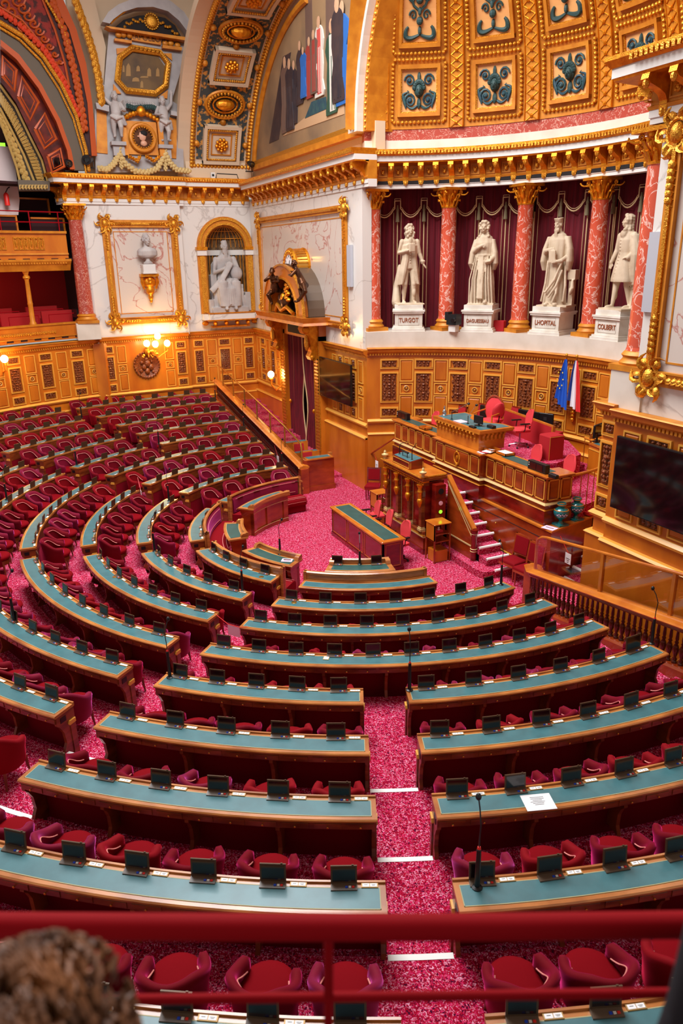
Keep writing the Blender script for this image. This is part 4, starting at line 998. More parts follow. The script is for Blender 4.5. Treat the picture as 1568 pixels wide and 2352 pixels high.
# ---------------------------------------------------------------- wall helpers
class Wall:
    def __init__(s, path):
        s.p = [Vector(q) for q in path]; s.L = [0]
        for a, b in zip(s.p, s.p[1:]): s.L.append(s.L[-1]+(b-a).length)
    def at(s, t):
        for i in range(len(s.p)-1):
            if t <= s.L[i+1] or i == len(s.p)-2:
                d = (s.p[i+1]-s.p[i]).normalized(); q = s.p[i]+d*(t-s.L[i]); return q, d, Vector((-d.y, d.x))
    def box(s, m, t, z, w, h, d0, d1, sh=1):
        # box on the face: centre t, centre z; offset d0..d1 into room (left of travel)
        q, d, n = s.at(t)
        P0 = [(q+d*a*w/2+n*d0, z+b*h/2) for a, b in ((-1, -1), (1, -1), (1, 1), (-1, 1))]
        P1 = [(q+d*a*w/2*sh+n*d1, z+b*h/2*sh) for a, b in ((-1, -1), (1, -1), (1, 1), (-1, 1))]
        m.loft([[(v.x, v.y, zz) for v, zz in P0], [(v.x, v.y, zz) for v, zz in P1]])
    def frame(s, m, t, z, w, h, fw, d):
        for a, b, ww, hh in ((0, (h-fw)/2, w, fw), (0, -(h-fw)/2, w, fw), ((w-fw)/2, 0, fw, h-2*fw), (-(w-fw)/2, 0, fw, h-2*fw)): s.box(m, t+a, z+b, ww, hh, 0, d)
    def ell(s, m, t, z, d, r, n=8, k=6):
        q, dd, nn = s.at(t); m.ell((q.x+nn.x*d, q.y+nn.y*d, z), r, n, k)
    def pt(s, t, z, d=0):
        q, dd, nn = s.at(t); return Vector((q.x+nn.x*d, q.y+nn.y*d, z))
    def leaf(s, m, t, z, a, ln, w, d=.05, curl=.5):
        pts = []
        for i in range(6):
            u = i/5; aa = a+curl*u*u; pts.append(s.pt(t+ln*u*cos(aa), z+ln*u*sin(aa), d+.05*sin(pi*u)))
        m.tube(pts, [(w*q, w*q*.5) for q in (.5, .9, 1, .85, .5, .15)], 6)
    def carved(s, m, t, z, w, h):
        s.frame(m.use('oak_trim'), t, z, w, h, .045, .035)
        m.use('carved'); s.box(m, t, z, w-.08, h-.08, 0, .006); s.frame(m.use('gold_paint'), t, z, w-.07, h-.07, .018, .042); m.use('carved')
        q, dd, nn = s.at(t); n_ = max(4, int(w*h*130)); R_ = random.Random(int(t*100+z*10)); hw_, hh_ = (w-.16)/2, (h-.14)/2
        k = 0; rows = max(1, int(h/.1)); 
        for i in range(rows):
            zz = z-hh_+2*hh_*(i+.5)/rows
            for sx in (-1, 1):
                xx = sx*hw_*(.35+.45*abs(sin(i*1.9+t))); s.ell(m, t+xx, zz, .012, (.032, .032, .038), 6, 4)
            s.ell(m, t, zz, .018, (.03+.015*(i % 3), .03+.015*(i % 3), .042), 6, 4)
            s.ell(m, t+hw_*.85*sin(i*2.4), zz+.03, .012, (.02, .02, .03), 5, 4)
    def plain(s, m, t, z, w, h):
        s.frame(m.use('oak_trim'), t, z, w, h, .03, .03); s.box(m.use('oak'), t, z, w-.1, h-.1, 0, .028, .9)
    def rosette(s, m, t, z, w):
        s.frame(m.use('oak_trim'), t, z, w, w*.85, .028, .03)
        P_ = [s.pt(t+w*.2*cos(a), z+w*.2*sin(a), .02) for a in [2*pi*i/14 for i in range(15)]]; m.use('oak_trim').tube(P_, .016, 5); m.use('carved').tube([s.pt(t+w*.12*cos(a), z+w*.12*sin(a), .02) for a in [2*pi*i/10 for i in range(11)]], .018, 5); s.ell(m.use('gold_fine'), t, z, .01, (.035, .035, .035), 8, 5)
ZA = (4.12, .3, 3.4, .86, 2.64, .32)
def wains(name, path, zt, zb, cols, wbase='oak', cap=True):
    """cols: list of (position, kind) ; zt top of cornice; zb bottom of the panelled field"""
    W_ = Wall(path); m = MB().use('oak'); hgt = zt-.3-zb
    m.sweep(path, [(-.3, 0), (0, 0), (0, zt-.25), (-.3, zt-.25)])
    m.use('mahogany' if wbase != 'oak' else 'oak').sweep(path, [(0, 0), (.1, 0), (.1, zb-.5), (.07, zb-.45), (0, zb-.45)])
    m.use('oak_trim').sweep(path, [(0, zb-.12), (.05, zb-.12), (.09, zb-.06), (.05, zb-.02), (.03, zb), (0, zb)])
    m.sweep(path, [(.0, zb-.5), (.09, zb-.5), (.13, zb-.46), (.09, zb-.42), (0, zb-.42)])
    m.use('oak').sweep(path, [(0, zt-.25), (.03, zt-.25), (.03, zt-.2), (.12, zt-.12), (.14, zt-.04), (0, zt-.04)])
    m.use('gold_paint').sweep(path, [(0, zt-.04), (.15, zt-.04), (.17, zt-.02), (.15, zt), (-.3, zt), (-.3, zt-.04)])
    n = int(W_.L[-1]/.085)
    for i in range(n): W_.box(m.use('gold_paint'), (i+.5)*.085, zt-.19, .05, .07, 0, .075)
    cz = lambda f: zb+hgt*f
    for t, kd, w in cols:
        if kd == 'c':
            W_.carved(m, t, cz(.90), w, hgt*.16); W_.carved(m, t, cz(.52), w, hgt*.5); W_.carved(m, t, cz(.11), w, hgt*.17)
        else:
            W_.plain(m, t, cz(.79), w, hgt*.36); W_.rosette(m, t, cz(.5), w*.95); W_.plain(m, t, cz(.21), w, hgt*.36)
    o = m.build(name); struct(o); return W_, o
def entab(name, path, zt, spacing=.46, proj_=.5, parent=None):
    W_ = Wall(path); b = zt-.98; m = MB().use('white').sweep(path, [(-.25, b), (.02, b), (.02, b+.09), (.04, b+.09), (.04, b+.2), (-.25, b+.2)])
    m.use('gold_paint').sweep(path, [(-.25, b+.2), (.05, b+.2), (.07, b+.25), (.03, b+.27), (.03, b+.6), (.1, b+.64), (.1, b+.68), (-.25, b+.68)])
    m.use('gold').sweep(path, [(0, b+.64), (proj_-.08, b+.64), (proj_-.06, b+.68), (0, b+.68)])
    m.use('white').sweep(path, [(-.25, b+.68), (proj_-.05, b+.68), (proj_-.05, b+.82), (-.25, b+.82)])
    m.use('gold').sweep(path, [(-.25, b+.82), (proj_-.03, b+.82), (proj_+.05, b+.92), (proj_+.05, b+.98), (-.25, b+.98)])
    n = max(1, int(W_.L[-1]/spacing)); sp = W_.L[-1]/n
    for i in range(n):
        t = (i+.5)*sp; q, d, nn = W_.at(t)
        m.use('gold'); w = .075
        pr = [(0, .18), (.06, .16), (.07, .3), (.12, .38), (.24, .44), (proj_-.12, .5), (proj_-.06, .56), (proj_-.08, .64), (0, .64)]
        m.loft([[(q.x+d.x*s+nn.x*a, q.y+d.y*s+nn.y*a, b+z) for a, z in pr] for s in (-w, w)])
        m.use('gold_fine'); m.ell((q.x+nn.x*.07, q.y+nn.y*.07, b+.14), (.045, .045, .07), 6, 5); W_.box(m, t, b+.16, .12, .1, 0, .07)
        p_ = W_.pt(t, b+.5, proj_-.1); m.ell(p_, (.055, .055, .07), 6, 5)
        t2 = t+sp/2
        if i < n-1:
            W_.frame(m.use('gold_paint'), t2, b+.44, sp-.2, .26, .025, .06); W_.ell(m.use('gold_fine'), t2, b+.43, .06, (.055, .055, .065), 8, 6); W_.ell(m, t2, b+.40, .1, (.03, .03, .03), 6, 4); W_.ell(m, t2-.035, b+.48, .07, (.025, .025, .03), 5, 4); W_.ell(m, t2+.035, b+.48, .07, (.025, .025, .03), 5, 4)
    nb = int(W_.L[-1]/.1)
    for i in range(nb): W_.box(m.use('gold_fine'), (i+.5)*.1, b+.9, .06, .09, proj_-.02, proj_+.06)
    o = m.build(name); struct(o); return W_, o
# ---------------------------------------------------------------- apse
A0_, A1_ = 163, 17
apath = arcpath(1.2, .79, 5.79, A1_, A0_, 2.5)      # travels so that the room centre is on the left
LA = rad(2.5)*5.79
def apos(a, R=5.79): return rad(a-A1_)*R*.9997
cols = [(apos(94.5+10.3*i-10.3*7), 'c', .56) for i in range(14)]+[(apos(94.5+10.3*(i+.5)-10.3*7), 'p', .42) for i in range(14)]
cols = [c for c in cols if .3 < c[0] < apos(A0_)-.3]
wains('wall_apse_panelling', apath, 4.47, 2.3, cols)
m = MB().use('marble_warm').arc(A1_, A0_, rect(5.86, 8.2, 4.3, 4.92), AC, 2.5); struct(m.build('wall_apse_ledge'))
m = MB().use('dark').arc(17, 162, rect(7.5, 7.7, 4.9, 9.2), AC, 4); struct(m.build('wall_apse_back'))
m = MB().use('dark').arc(17, 162, rect(6.2, 7.6, 9.0, 9.1), AC, 4); struct(m.build('ceiling_apse_gallery'))
epath = arcpath(1.2, .79, 6.25, A1_, A0_-1, 2.0)
W_, o = entab('wall_apse_cornice', epath, 9.87, rad(3.94)*6.25, .46)
m = MB().use('marble_warm').arc(A1_, A0_, rect(6.05, 6.4, 9.85, 10.12), AC, 3).use('marble_dark_red').arc(A1_, A0_, rect(6.1, 6.5, 10.1, 10.42), AC, 3); struct(m.build('wall_apse_parapet'))
def column(x, y, z0, z1, r, lb, mt='marble_red', sc=1.0):
    root = thing('marble_column', (x, y, z0)); H = z1-z0
    MB().use('gold_paint').box((0, 0, .05), (r*2.9, r*2.9, .1)).lathe([(r*1.38, .1), (r*1.42, .14), (r*1.2, .2), (r*1.18, .23), (r*1.3, .27), (r*1.15, .32), (r*1.05, .34)], n=22).build('base', 'gold_paint', root, smooth=40)
    MB().use(mt).lathe([(r*1.06, .34), (r, .4)]+[(r*(1-.12*(t**1.6)), .4+(H-.4-.55)*t) for t in (0, .3, .6, 1)]+[(r*.95, H-.53)], n=26).build('shaft', mt, root, smooth=40)
    m = MB().use('gold').lathe([(r*.95, H-.54), (r*.98, H-.5), (r*.82, H-.48), (r*.86, H-.3), (r*1.1, H-.1), (r*1.15, H-.06)], n=16)
    m.box((0, 0, H-.035), (r*2.9, r*2.9, .07))
    for row, (zz, rr, n_) in enumerate(((H-.4, r*.98, 10), (H-.26, r*1.12, 10))):
        for i in range(n_):
            a = 2*pi*(i+.5*row)/n_; q = r*.86; m.tube([(q*cos(a), q*sin(a), zz-.1), ((rr+.01)*cos(a), (rr+.01)*sin(a), zz), ((rr+.04)*cos(a), (rr+.04)*sin(a), zz+.07), ((rr+.085)*cos(a), (rr+.085)*sin(a), zz+.07), ((rr+.085)*cos(a), (rr+.085)*sin(a), zz+.04)], [(.03, .05), (.03, .055), (.025, .05), (.02, .04), (.012, .02)], 6)
    for i in range(4):
        a = pi/4+i*pi/2; m.tube([((r*1.05+.02*q+(.075-.004*q)*cos(q*.7))*cos(a)*1.12, (r*1.05+.02*q+(.075-.004*q)*cos(q*.7))*sin(a)*1.12, H-.15+(.075-.004*q)*sin(q*.7)) for q in range(14)], [.028-.001*q for q in range(14)], 6); m.ell((r*1.15*cos(a+pi/4), r*1.15*sin(a+pi/4), H-.1), (.05, .05, .06), 6, 5)
    m.build('gilt_capital', 'gold', root, smooth=50)
    return tag(root, lb, 'column')
cl = ['first veined red marble column, against the far pier of the apse', 'red marble column between the book holding statue and the robed statue', 'red marble column between the two robed statues', 'red marble column between the capped statue and the frock coated statue']
CA = [160.3-19.7*i for i in range(8)]
for i in range(8):
    a = rad(CA[i]); x, y = 1.2+6.43*cos(a), .79+6.43*sin(a)
    if i < 4: column(x, y, 4.92, 8.89, .235, cl[i])
column(6.17, 2.62, 5.1, 8.95+.0, .26, 'large veined red marble column in front of the near pier')
# curtain behind the statues
NAMES = ['TURGOT', 'DAGUESSEAU', 'LHOPITAL', 'COLBERT']
STW = dict(zip(NAMES, ('the man holding a book', 'the robed man with long wig', 'the bearded man in flat cap', 'the striding man in frock coat')))
for i in range(4):
    a1 = CA[i]-.2; a0 = CA[i+1]+.2; root = thing('crimson_curtain', (1.2+7.1*cos(rad((a0+a1)/2)), .79+7.1*sin(rad((a0+a1)/2)), 4.92))
    tag(root, 'crimson curtain with braid behind '+STW[NAMES[i]], 'curtain', 'crimson curtains of the apse bays')
    n = 60; rings = []
    for z in (4.93, 6.2, 7.6, 8.95):
        rings.append([(1.2+(7.15+.035*sin(j*1.35))*cos(rad(a0+(a1-a0)*j/n)), .79+(7.15+.035*sin(j*1.35))*sin(rad(a0+(a1-a0)*j/n)), z) for j in range(n+1)])
    m = MB().use('curtain').loft(rings, closed=False); RB(m, 'cloth', None, True)
    m = MB().use('curtain_braid'); mt_ = MB().use('mesh_tassel'); mc = MB().use('curtain')
    nb = 3
    for b in range(nb):
        ca = a0+(a1-a0)*(b+.5)/nb; hw_ = (a1-a0)/nb/2
        def cp(u, z, R=7.02): a = rad(ca+u*hw_); return (1.2+R*cos(a), .79+R*sin(a), z)
        for off, rr in ((0, .018), (.06, .009)):
            pts = [cp(-.82, 8.62+off), cp(-.78, 8.62+off), cp(-.78, 8.4+off), cp(-.7, 8.38+off)]+[cp(-.7+1.4*q/8, 8.38+off-.22*sin(pi*q/8)**.8) for q in range(1, 8)]+[cp(.7, 8.38+off), cp(.78, 8.4+off), cp(.78, 8.62+off), cp(1.18, 8.62+off)]
            m.tube(pts, rr, 5)
        for u in (-1, 1):
            if b == nb-1 or u == -1: m.tube([cp(u, 4.95, 7.08), cp(u, 8.2, 7.08)], .016, 4)
        m.tube([cp(-.72, 4.95, 7.1), cp(-.72, 8.3, 7.1)], .008, 4); m.tube([cp(.72, 4.95, 7.1), cp(.72, 8.3, 7.1)], .008, 4)
        mt_.lathe([(.02, 8.5), (.03, 8.42), (.045, 8.36), (.035, 8.32), (.06, 8.05), (.06, 8.03)], (cp(-1, 0)[0], cp(-1, 0)[1], 0), 8)
    mat('mesh_tassel', (120, 104, 74), .8) if 'mesh_tassel' not in MATS else None
    RB(m, 'braid'); RB(mt_, 'tassel')
# dome
def dome(a, e, R=6.08, H=5.9): return (1.2+R*cos(rad(e))*cos(rad(a)), .79+R*cos(rad(e))*sin(rad(a)), 10.4+H*sin(rad(e)))
def dpatch(m, a0, a1, e0, e1, d0, d1, na=6, ne=6, cap=True):
    # raised patch: outer surface at R-d1, sides down to R-d0
    P = []
    for k_, dd in ((0, d0), (1, d1)):
        g_ = [[dome(a0+(a1-a0)*i/na, e0+(e1-e0)*j/ne, 6.08-dd, 5.9-dd) for i in range(na+1)] for j in range(ne+1)]; P.append(g_)
    vs = [p for g_ in P for row in g_ for p in row]; n = (na+1)*(ne+1); fs = []
    ix = lambda k_, j, i: k_*n+j*(na+1)+i
    for j in range(ne):
        for i in range(na): fs.append((ix(1, j, i), ix(1, j, i+1), ix(1, j+1, i+1), ix(1, j+1, i)))
        for i in (0, na): fs.append((ix(0, j, i), ix(0, j+1, i), ix(1, j+1, i), ix(1, j, i)))
    for i in range(na):
        for j in (0, ne): fs.append((ix(0, j, i), ix(0, j, i+1), ix(1, j, i+1), ix(1, j, i)))
    m.add(vs, fs)
m = MB().use('gold_paint'); dpatch(m, 12, 168, 0, 62, 0, 0, 60, 20)
struct(m.build('ceiling_apse_dome', smooth=True))
mat('dome_panel', (224, 158, 92), .6); mat('relief_blue', (30, 60, 76), .6, c2=(46, 80, 80), scale=6); mat('relief_green', (34, 62, 60), .6)
dome_ribs = [158.6-19.7*i for i in range(8)]
for i, a in enumerate(dome_ribs[:6]):
    m = MB().use('gold_paint'); dpatch(m, a-1.9, a+1.9, 0, 50, 0, .06, 2, 16)
    m.use('gold'); 
    for e in range(0, 24):
        e0 = e*2.1
        for s in (-1, 1):
            m.tube([dome(a-1.5*s, e0, 6.01, 5.83), dome(a+1.5*s, e0+2.1, 6.01, 5.83)], .014, 4)
        m.ell(dome(a, e0+1.05, 6.0, 5.82), (.05, .05, .05), 6, 4)
    for s in (-1, 1): m.tube([dome(a+1.8*s, e0_, 6.01, 5.83) for e0_ in range(0, 50, 4)], .018, 4)
    o = struct(m.build('trim_dome_rib'))
def coffer(a, w, e0, e1, idx):
    m = MB(); d = .5
    # guilloche border
    m.use('gold_fine')
    for s in (-1, 1):
        for j in range(int((e1-e0)/1.0)): m.ell(dome(a+s*w, e0+.5+j*1.0, 6.03, 5.85), (.048, .048, .048), 8, 5)
    nb = int(2*w/1.0)
    for e in (e0, e1):
        for j in range(nb): m.ell(dome(a-w+(j+.5)*2*w/nb, e, 6.03, 5.85), (.048, .048, .048), 8, 5)
    # frame
    i1 = w-1.3
    m.use('gold_paint')
    E0, E1 = e0+1.3, e1-1.1
    for (p, q, r_, s_) in ((a-i1, a-i1+.8, E0, E1), (a+i1-.8, a+i1, E0, E1), (a-i1, a+i1, E0, E0+.9), (a-i1, a+i1, E1-.9, E1)): dpatch(m, p, q, r_, s_, 0, .13, 3, 6)
    m.use('gold_fine')
    for (p, q, r_, s_) in ((a-i1+.8, a-i1+1.1, E0+.9, E1-.9), (a+i1-1.1, a+i1-.8, E0+.9, E1-.9), (a-i1+.8, a+i1-.8, E0+.9, E0+1.2), (a-i1+.8, a+i1-.8, E1-1.2, E1-.9)): dpatch(m, p, q, r_, s_, 0, .08, 3, 6)
    m.use('dome_panel'); dpatch(m, a-i1+1, a+i1-1, E0+1, E1-1, 0, .03, 5, 6)
    m.use('relief_blue' if idx == 0 else 'relief_green'); W2 = i1-1.6; F0, F1 = E0+1.7, E1-1.7
    def P(u, v, dd=.06): return dome(a+u*W2, F0+(F1-F0)*v, 6.08-dd, 5.9-dd)
    def spiral(cu, cv, ru, rv, turns, sgn, r0=.028):
        pts = [P(cu+sgn*ru*(1-t*.85)*cos(t*turns*2*pi), cv+rv*(1-t*.85)*sin(t*turns*2*pi)) for t in [q/18 for q in range(19)]]
        m.tube(pts, [r0*(1-.4*q/18) for q in range(19)], 5)
    if idx == 0:
        for sgn in (-1, 1):
            spiral(sgn*.62, .78, .34, .17, 1.7, sgn); spiral(sgn*.58, .25, .36, .19, 1.7, sgn, .036)
            m.tube([P(sgn*(.95-.1*cos(q*.6)+(.0 if q < 5 else -.08*(q-5))), .04+.075*q-(.05*(q-5) if q > 5 else 0)) for q in range(9)], [.02, .035, .045, .045, .04, .035, .03, .02, .012], 6); m.tube([P(sgn*(.1+.12*q), .12-.09*sin(q*.55)) for q in range(7)], [.02, .035, .04, .035, .03, .02, .012], 6)
            for q in range(6): m.tube([P(sgn*(.9-.05*q), .12+.07*q), P(sgn*(1.02-.05*q), .18+.07*q)], [.02, .006], 4)
            m.ell(P(sgn*.62, .78), (.05, .05, .05), 8, 5); m.ell(P(sgn*.58, .25), (.055, .055, .055), 8, 5)
        m.use('relief_green')
        m.ell(P(0, .54, .03), (.14, .14, .2), 12, 8); m.ell(P(0, .5, .13), (.09, .09, .14), 12, 8); m.ell(P(0, .49, .26), (.025, .03, .05), 6, 5); m.ell(P(-.1, .55, .24), (.025, .02, .015), 6, 4); m.ell(P(.1, .55, .24), (.025, .02, .015), 6, 4); m.ell(P(0, .4, .24), (.04, .02, .012), 6, 4)
        for q in range(9): m.ell(P(.32*cos(rad(20*q+10)), .55+.2*sin(rad(20*q+10)), .1), (.06, .06, .07), 6, 4)
        m.ell(P(0, .86), (.05, .05, .13), 6, 5); m.ell(P(0, .17), (.08, .05, .14), 8, 6)
    else:
        m.lathe([(0, 0)], P(0, .5)) if False else None
        for v, r_ in ((.1, .05), (.2, .09), (.3, .05), (.42, .1), (.5, .14), (.53, .17), (.62, .05), (.75, .07), (.85, .13), (.95, .05)): m.ell(P(0, v, .07), (r_, r_, .1), 8, 6)
        for sgn in (-1, 1):
            m.tube([P(sgn*.95*sin(q*.2), .055-.04*sin(q*.4)+(.012*(q-7) if q > 7 else 0)) for q in range(12)], [.03+.035*sin(q*.28) for q in range(12)], 6)
            spiral(sgn*.45, .26, .25, .06, 1.3, sgn); spiral(sgn*.5, .45, .35, .08, 1.5, -sgn); spiral(sgn*.5, .7, .3, .08, 1.4, sgn); spiral(sgn*.45, .88, .3, .06, 1.2, -sgn)
            m.tube([P(0, .3), P(sgn*.4, .36), P(sgn*.75, .5), P(sgn*.6, .58)], [.03, .035, .025, .015], 5)
    struct(m.build('trim_dome_coffer'))
for i in range(6):
    a = dome_ribs[i]-9.85
    coffer(a, 6.9, 1.6, 16.2, 0); coffer(a, 6.9, 17.6, 44, 1)
# ---------------------------------------------------------------- door wall (far) and near wall
DW = [(-4.34, 2.51), (-14.9, 2.51)]         # room (-y) on the left when travelling towards -x
def mirrorpath(p): return p
def wallface(name, path, z0, z1, mt, th=.3):
    m = MB().use(mt).sweep(path, [(-th, z0), (0, z0), (0, z1), (-th, z1)]); return struct(m.build(name))
wallface('wall_door_side', [(-4.66, 2.51), (-7.6, 2.51)], 4.2, 9.2, 'marble'); wallface('wall_door_side_upper', [(-7.6, 2.51), (-11.0, 2.51)], 4.5, 9.2, 'marble'); wallface('wall_door_side_far', [(-11.0, 2.51), (-14.95, 2.51)], 4.2, 9.2, 'marble')
struct(MB().use('marble').prism([(-4.66, 2.52), (-4.9, 2.62), (-5.4, 3.5), (-5.6, 3.2), (-5.3, 2.6)], 4.3, 9.2).build('wall_apse_far_pier'))
wains('wall_door_panelling', [(-4.34, 2.5), (-7.5, 2.5)], 4.4, 2.15, [(.45, 'p', .34), (.95, 'c', .36), (1.42, 'p', .34), (1.92, 'c', .36), (2.4, 'p', .34)])
wains('wall_corner_panelling', [(-11.25, 2.5), (-14.95, 2.5)], 4.3, 2.15, [(.4, 'c', .5), (.95, 'p', .42), (1.5, 'c', .5), (2.1, 'p', .42), (2.7, 'c', .5), (3.25, 'p', .42)])
entab('wall_door_cornice', [(-4.2, 2.5), (-14.45, 2.5)], 9.9, .52, .5)
# far door portal
root = thing('door_portal', (-9.35, 2.4, .4)); tag(root, 'monumental gilt wood doorway with scroll brackets and arched pediment', 'doorway')
m = MB().use('oak').bb(-11.25, -10.75, 2.25, 2.6, .3, 4.55).bb(-7.95, -7.45, 2.25, 2.6, .3, 4.55).bb(-11.25, -7.45, 2.25, 2.6, 4.4, 4.95); RB(m, 'frame')
m = MB().use('gold_fine')
for x in (-11.0, -7.7):
    for i in range(34): m.box((x, 2.24, .5+i*.115), (.3, .05, .06))
for x in (-11.22, -7.48, -10.78, -7.92): m.tube([(x, 2.24, .35), (x, 2.24, 4.4)], .022, 5)
RB(m, 'gilt_jamb_ornament')
m = MB().use('dark').bb(-10.3, -8.4, 2.22, 2.26, 4.5, 4.85).use('gold_paint').bb(-10.4, -8.3, 2.235, 2.25, 4.45, 4.9); RB(m, 'name_plate')
for x in (-11.05, -7.7):
    m = MB().use('gold'); pr = [(2.25, 4.95), (1.72, 4.95), (1.66, 4.82), (1.74, 4.66), (1.9, 4.6), (1.98, 4.3), (2.0, 4.05), (1.92, 3.9), (1.98, 3.78), (2.1, 3.74), (2.25, 3.85)]
    m.loft([[(x+s, y, z) for y, z in pr] for s in (-.17, .17)])
    for s in (-.18, .18):
        m.ell((x+s, 1.82, 4.78), (.04, .13, .13), 10, 6); m.ell((x+s, 2.02, 3.86), (.04, .08, .08), 8, 6)
    m.use('gold_fine'); m.ell((x, 1.9, 4.35), (.1, .1, .28), 8, 6)
    RB(m, 'scroll_bracket')
m = MB().use('oak_rail').sweep([(-7.2, 2.5), (-7.2, 1.68), (-11.6, 1.68), (-11.6, 2.5)][::-1], [(-.1, 4.95), (-.2, 4.95), (-.14, 5.03), (0, 5.1), (0, 5.2), (-.2, 5.2)][::1])
m.bb(-11.5, -7.3, 1.75, 2.5, 4.96, 5.18).use('gold_fine').bb(-11.62, -7.18, 1.66, 1.72, 5.17, 5.21); RB(m, 'cornice')
cx = -9.4; n = 18; Rp, Rq = 1.95, 1.55
def arcband(m, cx, cz, R0, R1, y0, y1, a0, a1, n=20, sx=1, sz=1):
    rings = []
    for i in range(n+1):
        a = rad(a0+(a1-a0)*i/n); c, s = cos(a)*sx, sin(a)*sz; rings.append([(cx+R0*c, y0, cz+R0*s), (cx+R1*c, y0, cz+R1*s), (cx+R1*c, y1, cz+R1*s), (cx+R0*c, y1, cz+R0*s)])
    m.loft(rings)
m = MB().use('marble_dark_red'); m = MB().use('oak'); arcband(m, cx, 5.2, 1.45, 1.9, 1.72, 2.5, 0, 180, sz=.85)
m.use('gold_fine'); arcband(m, cx, 5.2, 1.9, 1.97, 1.68, 1.78, 0, 180, sz=.85); arcband(m, cx, 5.2, 1.38, 1.45, 1.68, 1.78, 0, 180, sz=.85)
m.use('screen_keys'); arcband(m, cx, 5.2, 1.9, 1.98, 1.9, 2.5, 0, 180, sz=.85); RB(m, 'arched_pediment')
m = MB().use('dark').bb(cx-1.4, cx+1.4, 2.4, 2.5, 5.2, 6.3).use('bronze')
for i in range(9): a = rad(20+i*17.5); m.ell((cx+.95*cos(a), 2.0, 5.25+.75*sin(a)), (.2, .16, .2), 8, 6)
m.ell((cx, 1.9, 5.6), (.28, .25, .35), 12, 8).use('gold'); m.tube([(cx-.9, 1.8, 5.25), (cx-.6, 1.75, 5.5), (cx-.2, 1.75, 5.3), (cx+.3, 1.75, 5.45), (cx+.8, 1.8, 5.25)], .07, 7); m.ell((cx, 1.75, 5.75), (.13, .1, .16), 8, 6); RB(m, 'tympanum_carving', None, True)
# curtain of the doorway
root = thing('doorway_curtain', (-9.35, 2.5, .4)); tag(root, 'parted crimson curtain with cream braid hanging in the far doorway', 'curtain')
for s, (xa, xb, xc) in ((-1, (-10.75, -9.3, -10.1)), (1, (-7.95, -9.3, -8.3))):
    rings = []
    for i in range(13):
        z = 4.45-i*(4.45-.35)/12; t = i/12; pin = .35*math.exp(-((z-1.9)/1.0)**2); xe = xb+(xc-xb)*max(pin, 0)*1.0*(t > .0)
        ring = []
        for j in range(25):
            u = j/24; x = xa+(xe-xa)*u; ring.append((x, 2.42+.05*sin(u*34+s), z))
        rings.append(ring)
    RB(MB().use('curtain').loft(rings, closed=False), 'drape', None, True)
    RB(MB().use('curtain_braid').tube([(r_[-1][0], r_[-1][1]-.02, r_[-1][2]) for r_ in rings], .025, 5), 'braid')
    RB(MB().use('gold').ell((xa+s*-.25+(0 if s < 0 else -.0), 2.3, 1.9), (.06, .06, .08), 8, 6), 'tieback')
struct(MB().use('curtain').bb(-12.8, -7.0, 2.9, 3.0, 0, 4.8).build('wall_behind_doorway'))
# big framed marble panel on the door wall
def gilt_frame(name, Wl, t0, t1, z0, z1, lb, inner='marble_panel', fw=.2, cr=.26, ends=True):
    root = thing(name, Wl.pt((t0+t1)/2, z0)); tag(root, lb, 'frame')
    tc, zc = (t0+t1)/2, (z0+z1)/2
    m = MB().use('gold_paint'); Wl.frame(m, tc, zc, t1-t0, z1-z0, fw, .07); Wl.frame(m, tc, zc, t1-t0-2*fw+.04, z1-z0-2*fw+.04, .03, .1)
    m.use('gold_fine'); Wl.frame(m, tc, zc, t1-t0-fw*.7, z1-z0-fw*.7, fw*.3, .11); RB(m, 'moulding', r=root)
    m = MB().use(inner); Wl.box(m, tc, zc, t1-t0-2*fw, z1-z0-2*fw, -.02, .02); Wl.frame(m.use('gold_paint'), tc, zc, t1-t0-2*fw-.28, z1-z0-2*fw-.28, .03, .03); RB(m, 'marble_panel', r=root)
    for a, b in ((t0+fw/2, z0+fw/2), (t1-fw/2, z0+fw/2), (t0+fw/2, z1-fw/2), (t1-fw/2, z1-fw/2)):
        m = MB().use('gold_fine'); Wl.ell(m, a, b, .06, (cr*.42, cr*.42, cr*.55), 12, 8)
        m.tube([Wl.pt(a+cr*.62*cos(q), b+cr*.7*sin(q), .08) for q in [2*pi*i/16 for i in range(17)]], cr*.12, 6)
        sa = 1 if a < tc else -1; sb = 1 if b < zc else -1
        for i in range(12):
            an = 2*pi*i/12+.2; Wl.leaf(m, a+cr*.6*cos(an), b+cr*.6*sin(an), an, cr*(.75+.2*(i % 2)), cr*.2, .06, .9 if i % 2 else -.9)
        for q in range(1, 7):
            for sg in (-1, 1):
                an = (0 if sa > 0 else pi)+sg*.5; Wl.leaf(m, a+sa*(cr*.9+q*cr*.34), b, an, cr*.6, cr*.15, .07, -sg*.9)
                an = sb*pi/2+sg*.5; Wl.leaf(m, a, b+sb*(cr*.9+q*cr*.34), an, cr*.6, cr*.15, .07, -sg*.9)
        RB(m, 'corner_ornament', None, True, root)
    return root
DWL = Wall([(-4.34, 2.5), (-14.9, 2.5)])
gilt_frame('gilt_wall_frame', DWL, 1.3, 9.45, 4.9, 8.55, 'wide gilt frame around veined marble above the far doorway')
for t, z, h, lb in ((1.08, 6.8, 1.2, 'slim grey loudspeaker panel on the far pier'),):
    o = MB(); DWL.box(o.use('chrome_grey') if False else o.use('screen_keys'), t, z, .28, h, 0, .08); mat('grey_panel', (176, 174, 180), .6); o = o.build('wall_speaker', 'grey_panel'); tag(o, lb, 'speaker')
root = thing('wall_television', (-6.35, 2.2, 2.6)); tag(root, 'large black television on the panelled wall right of the far doorway', 'television')
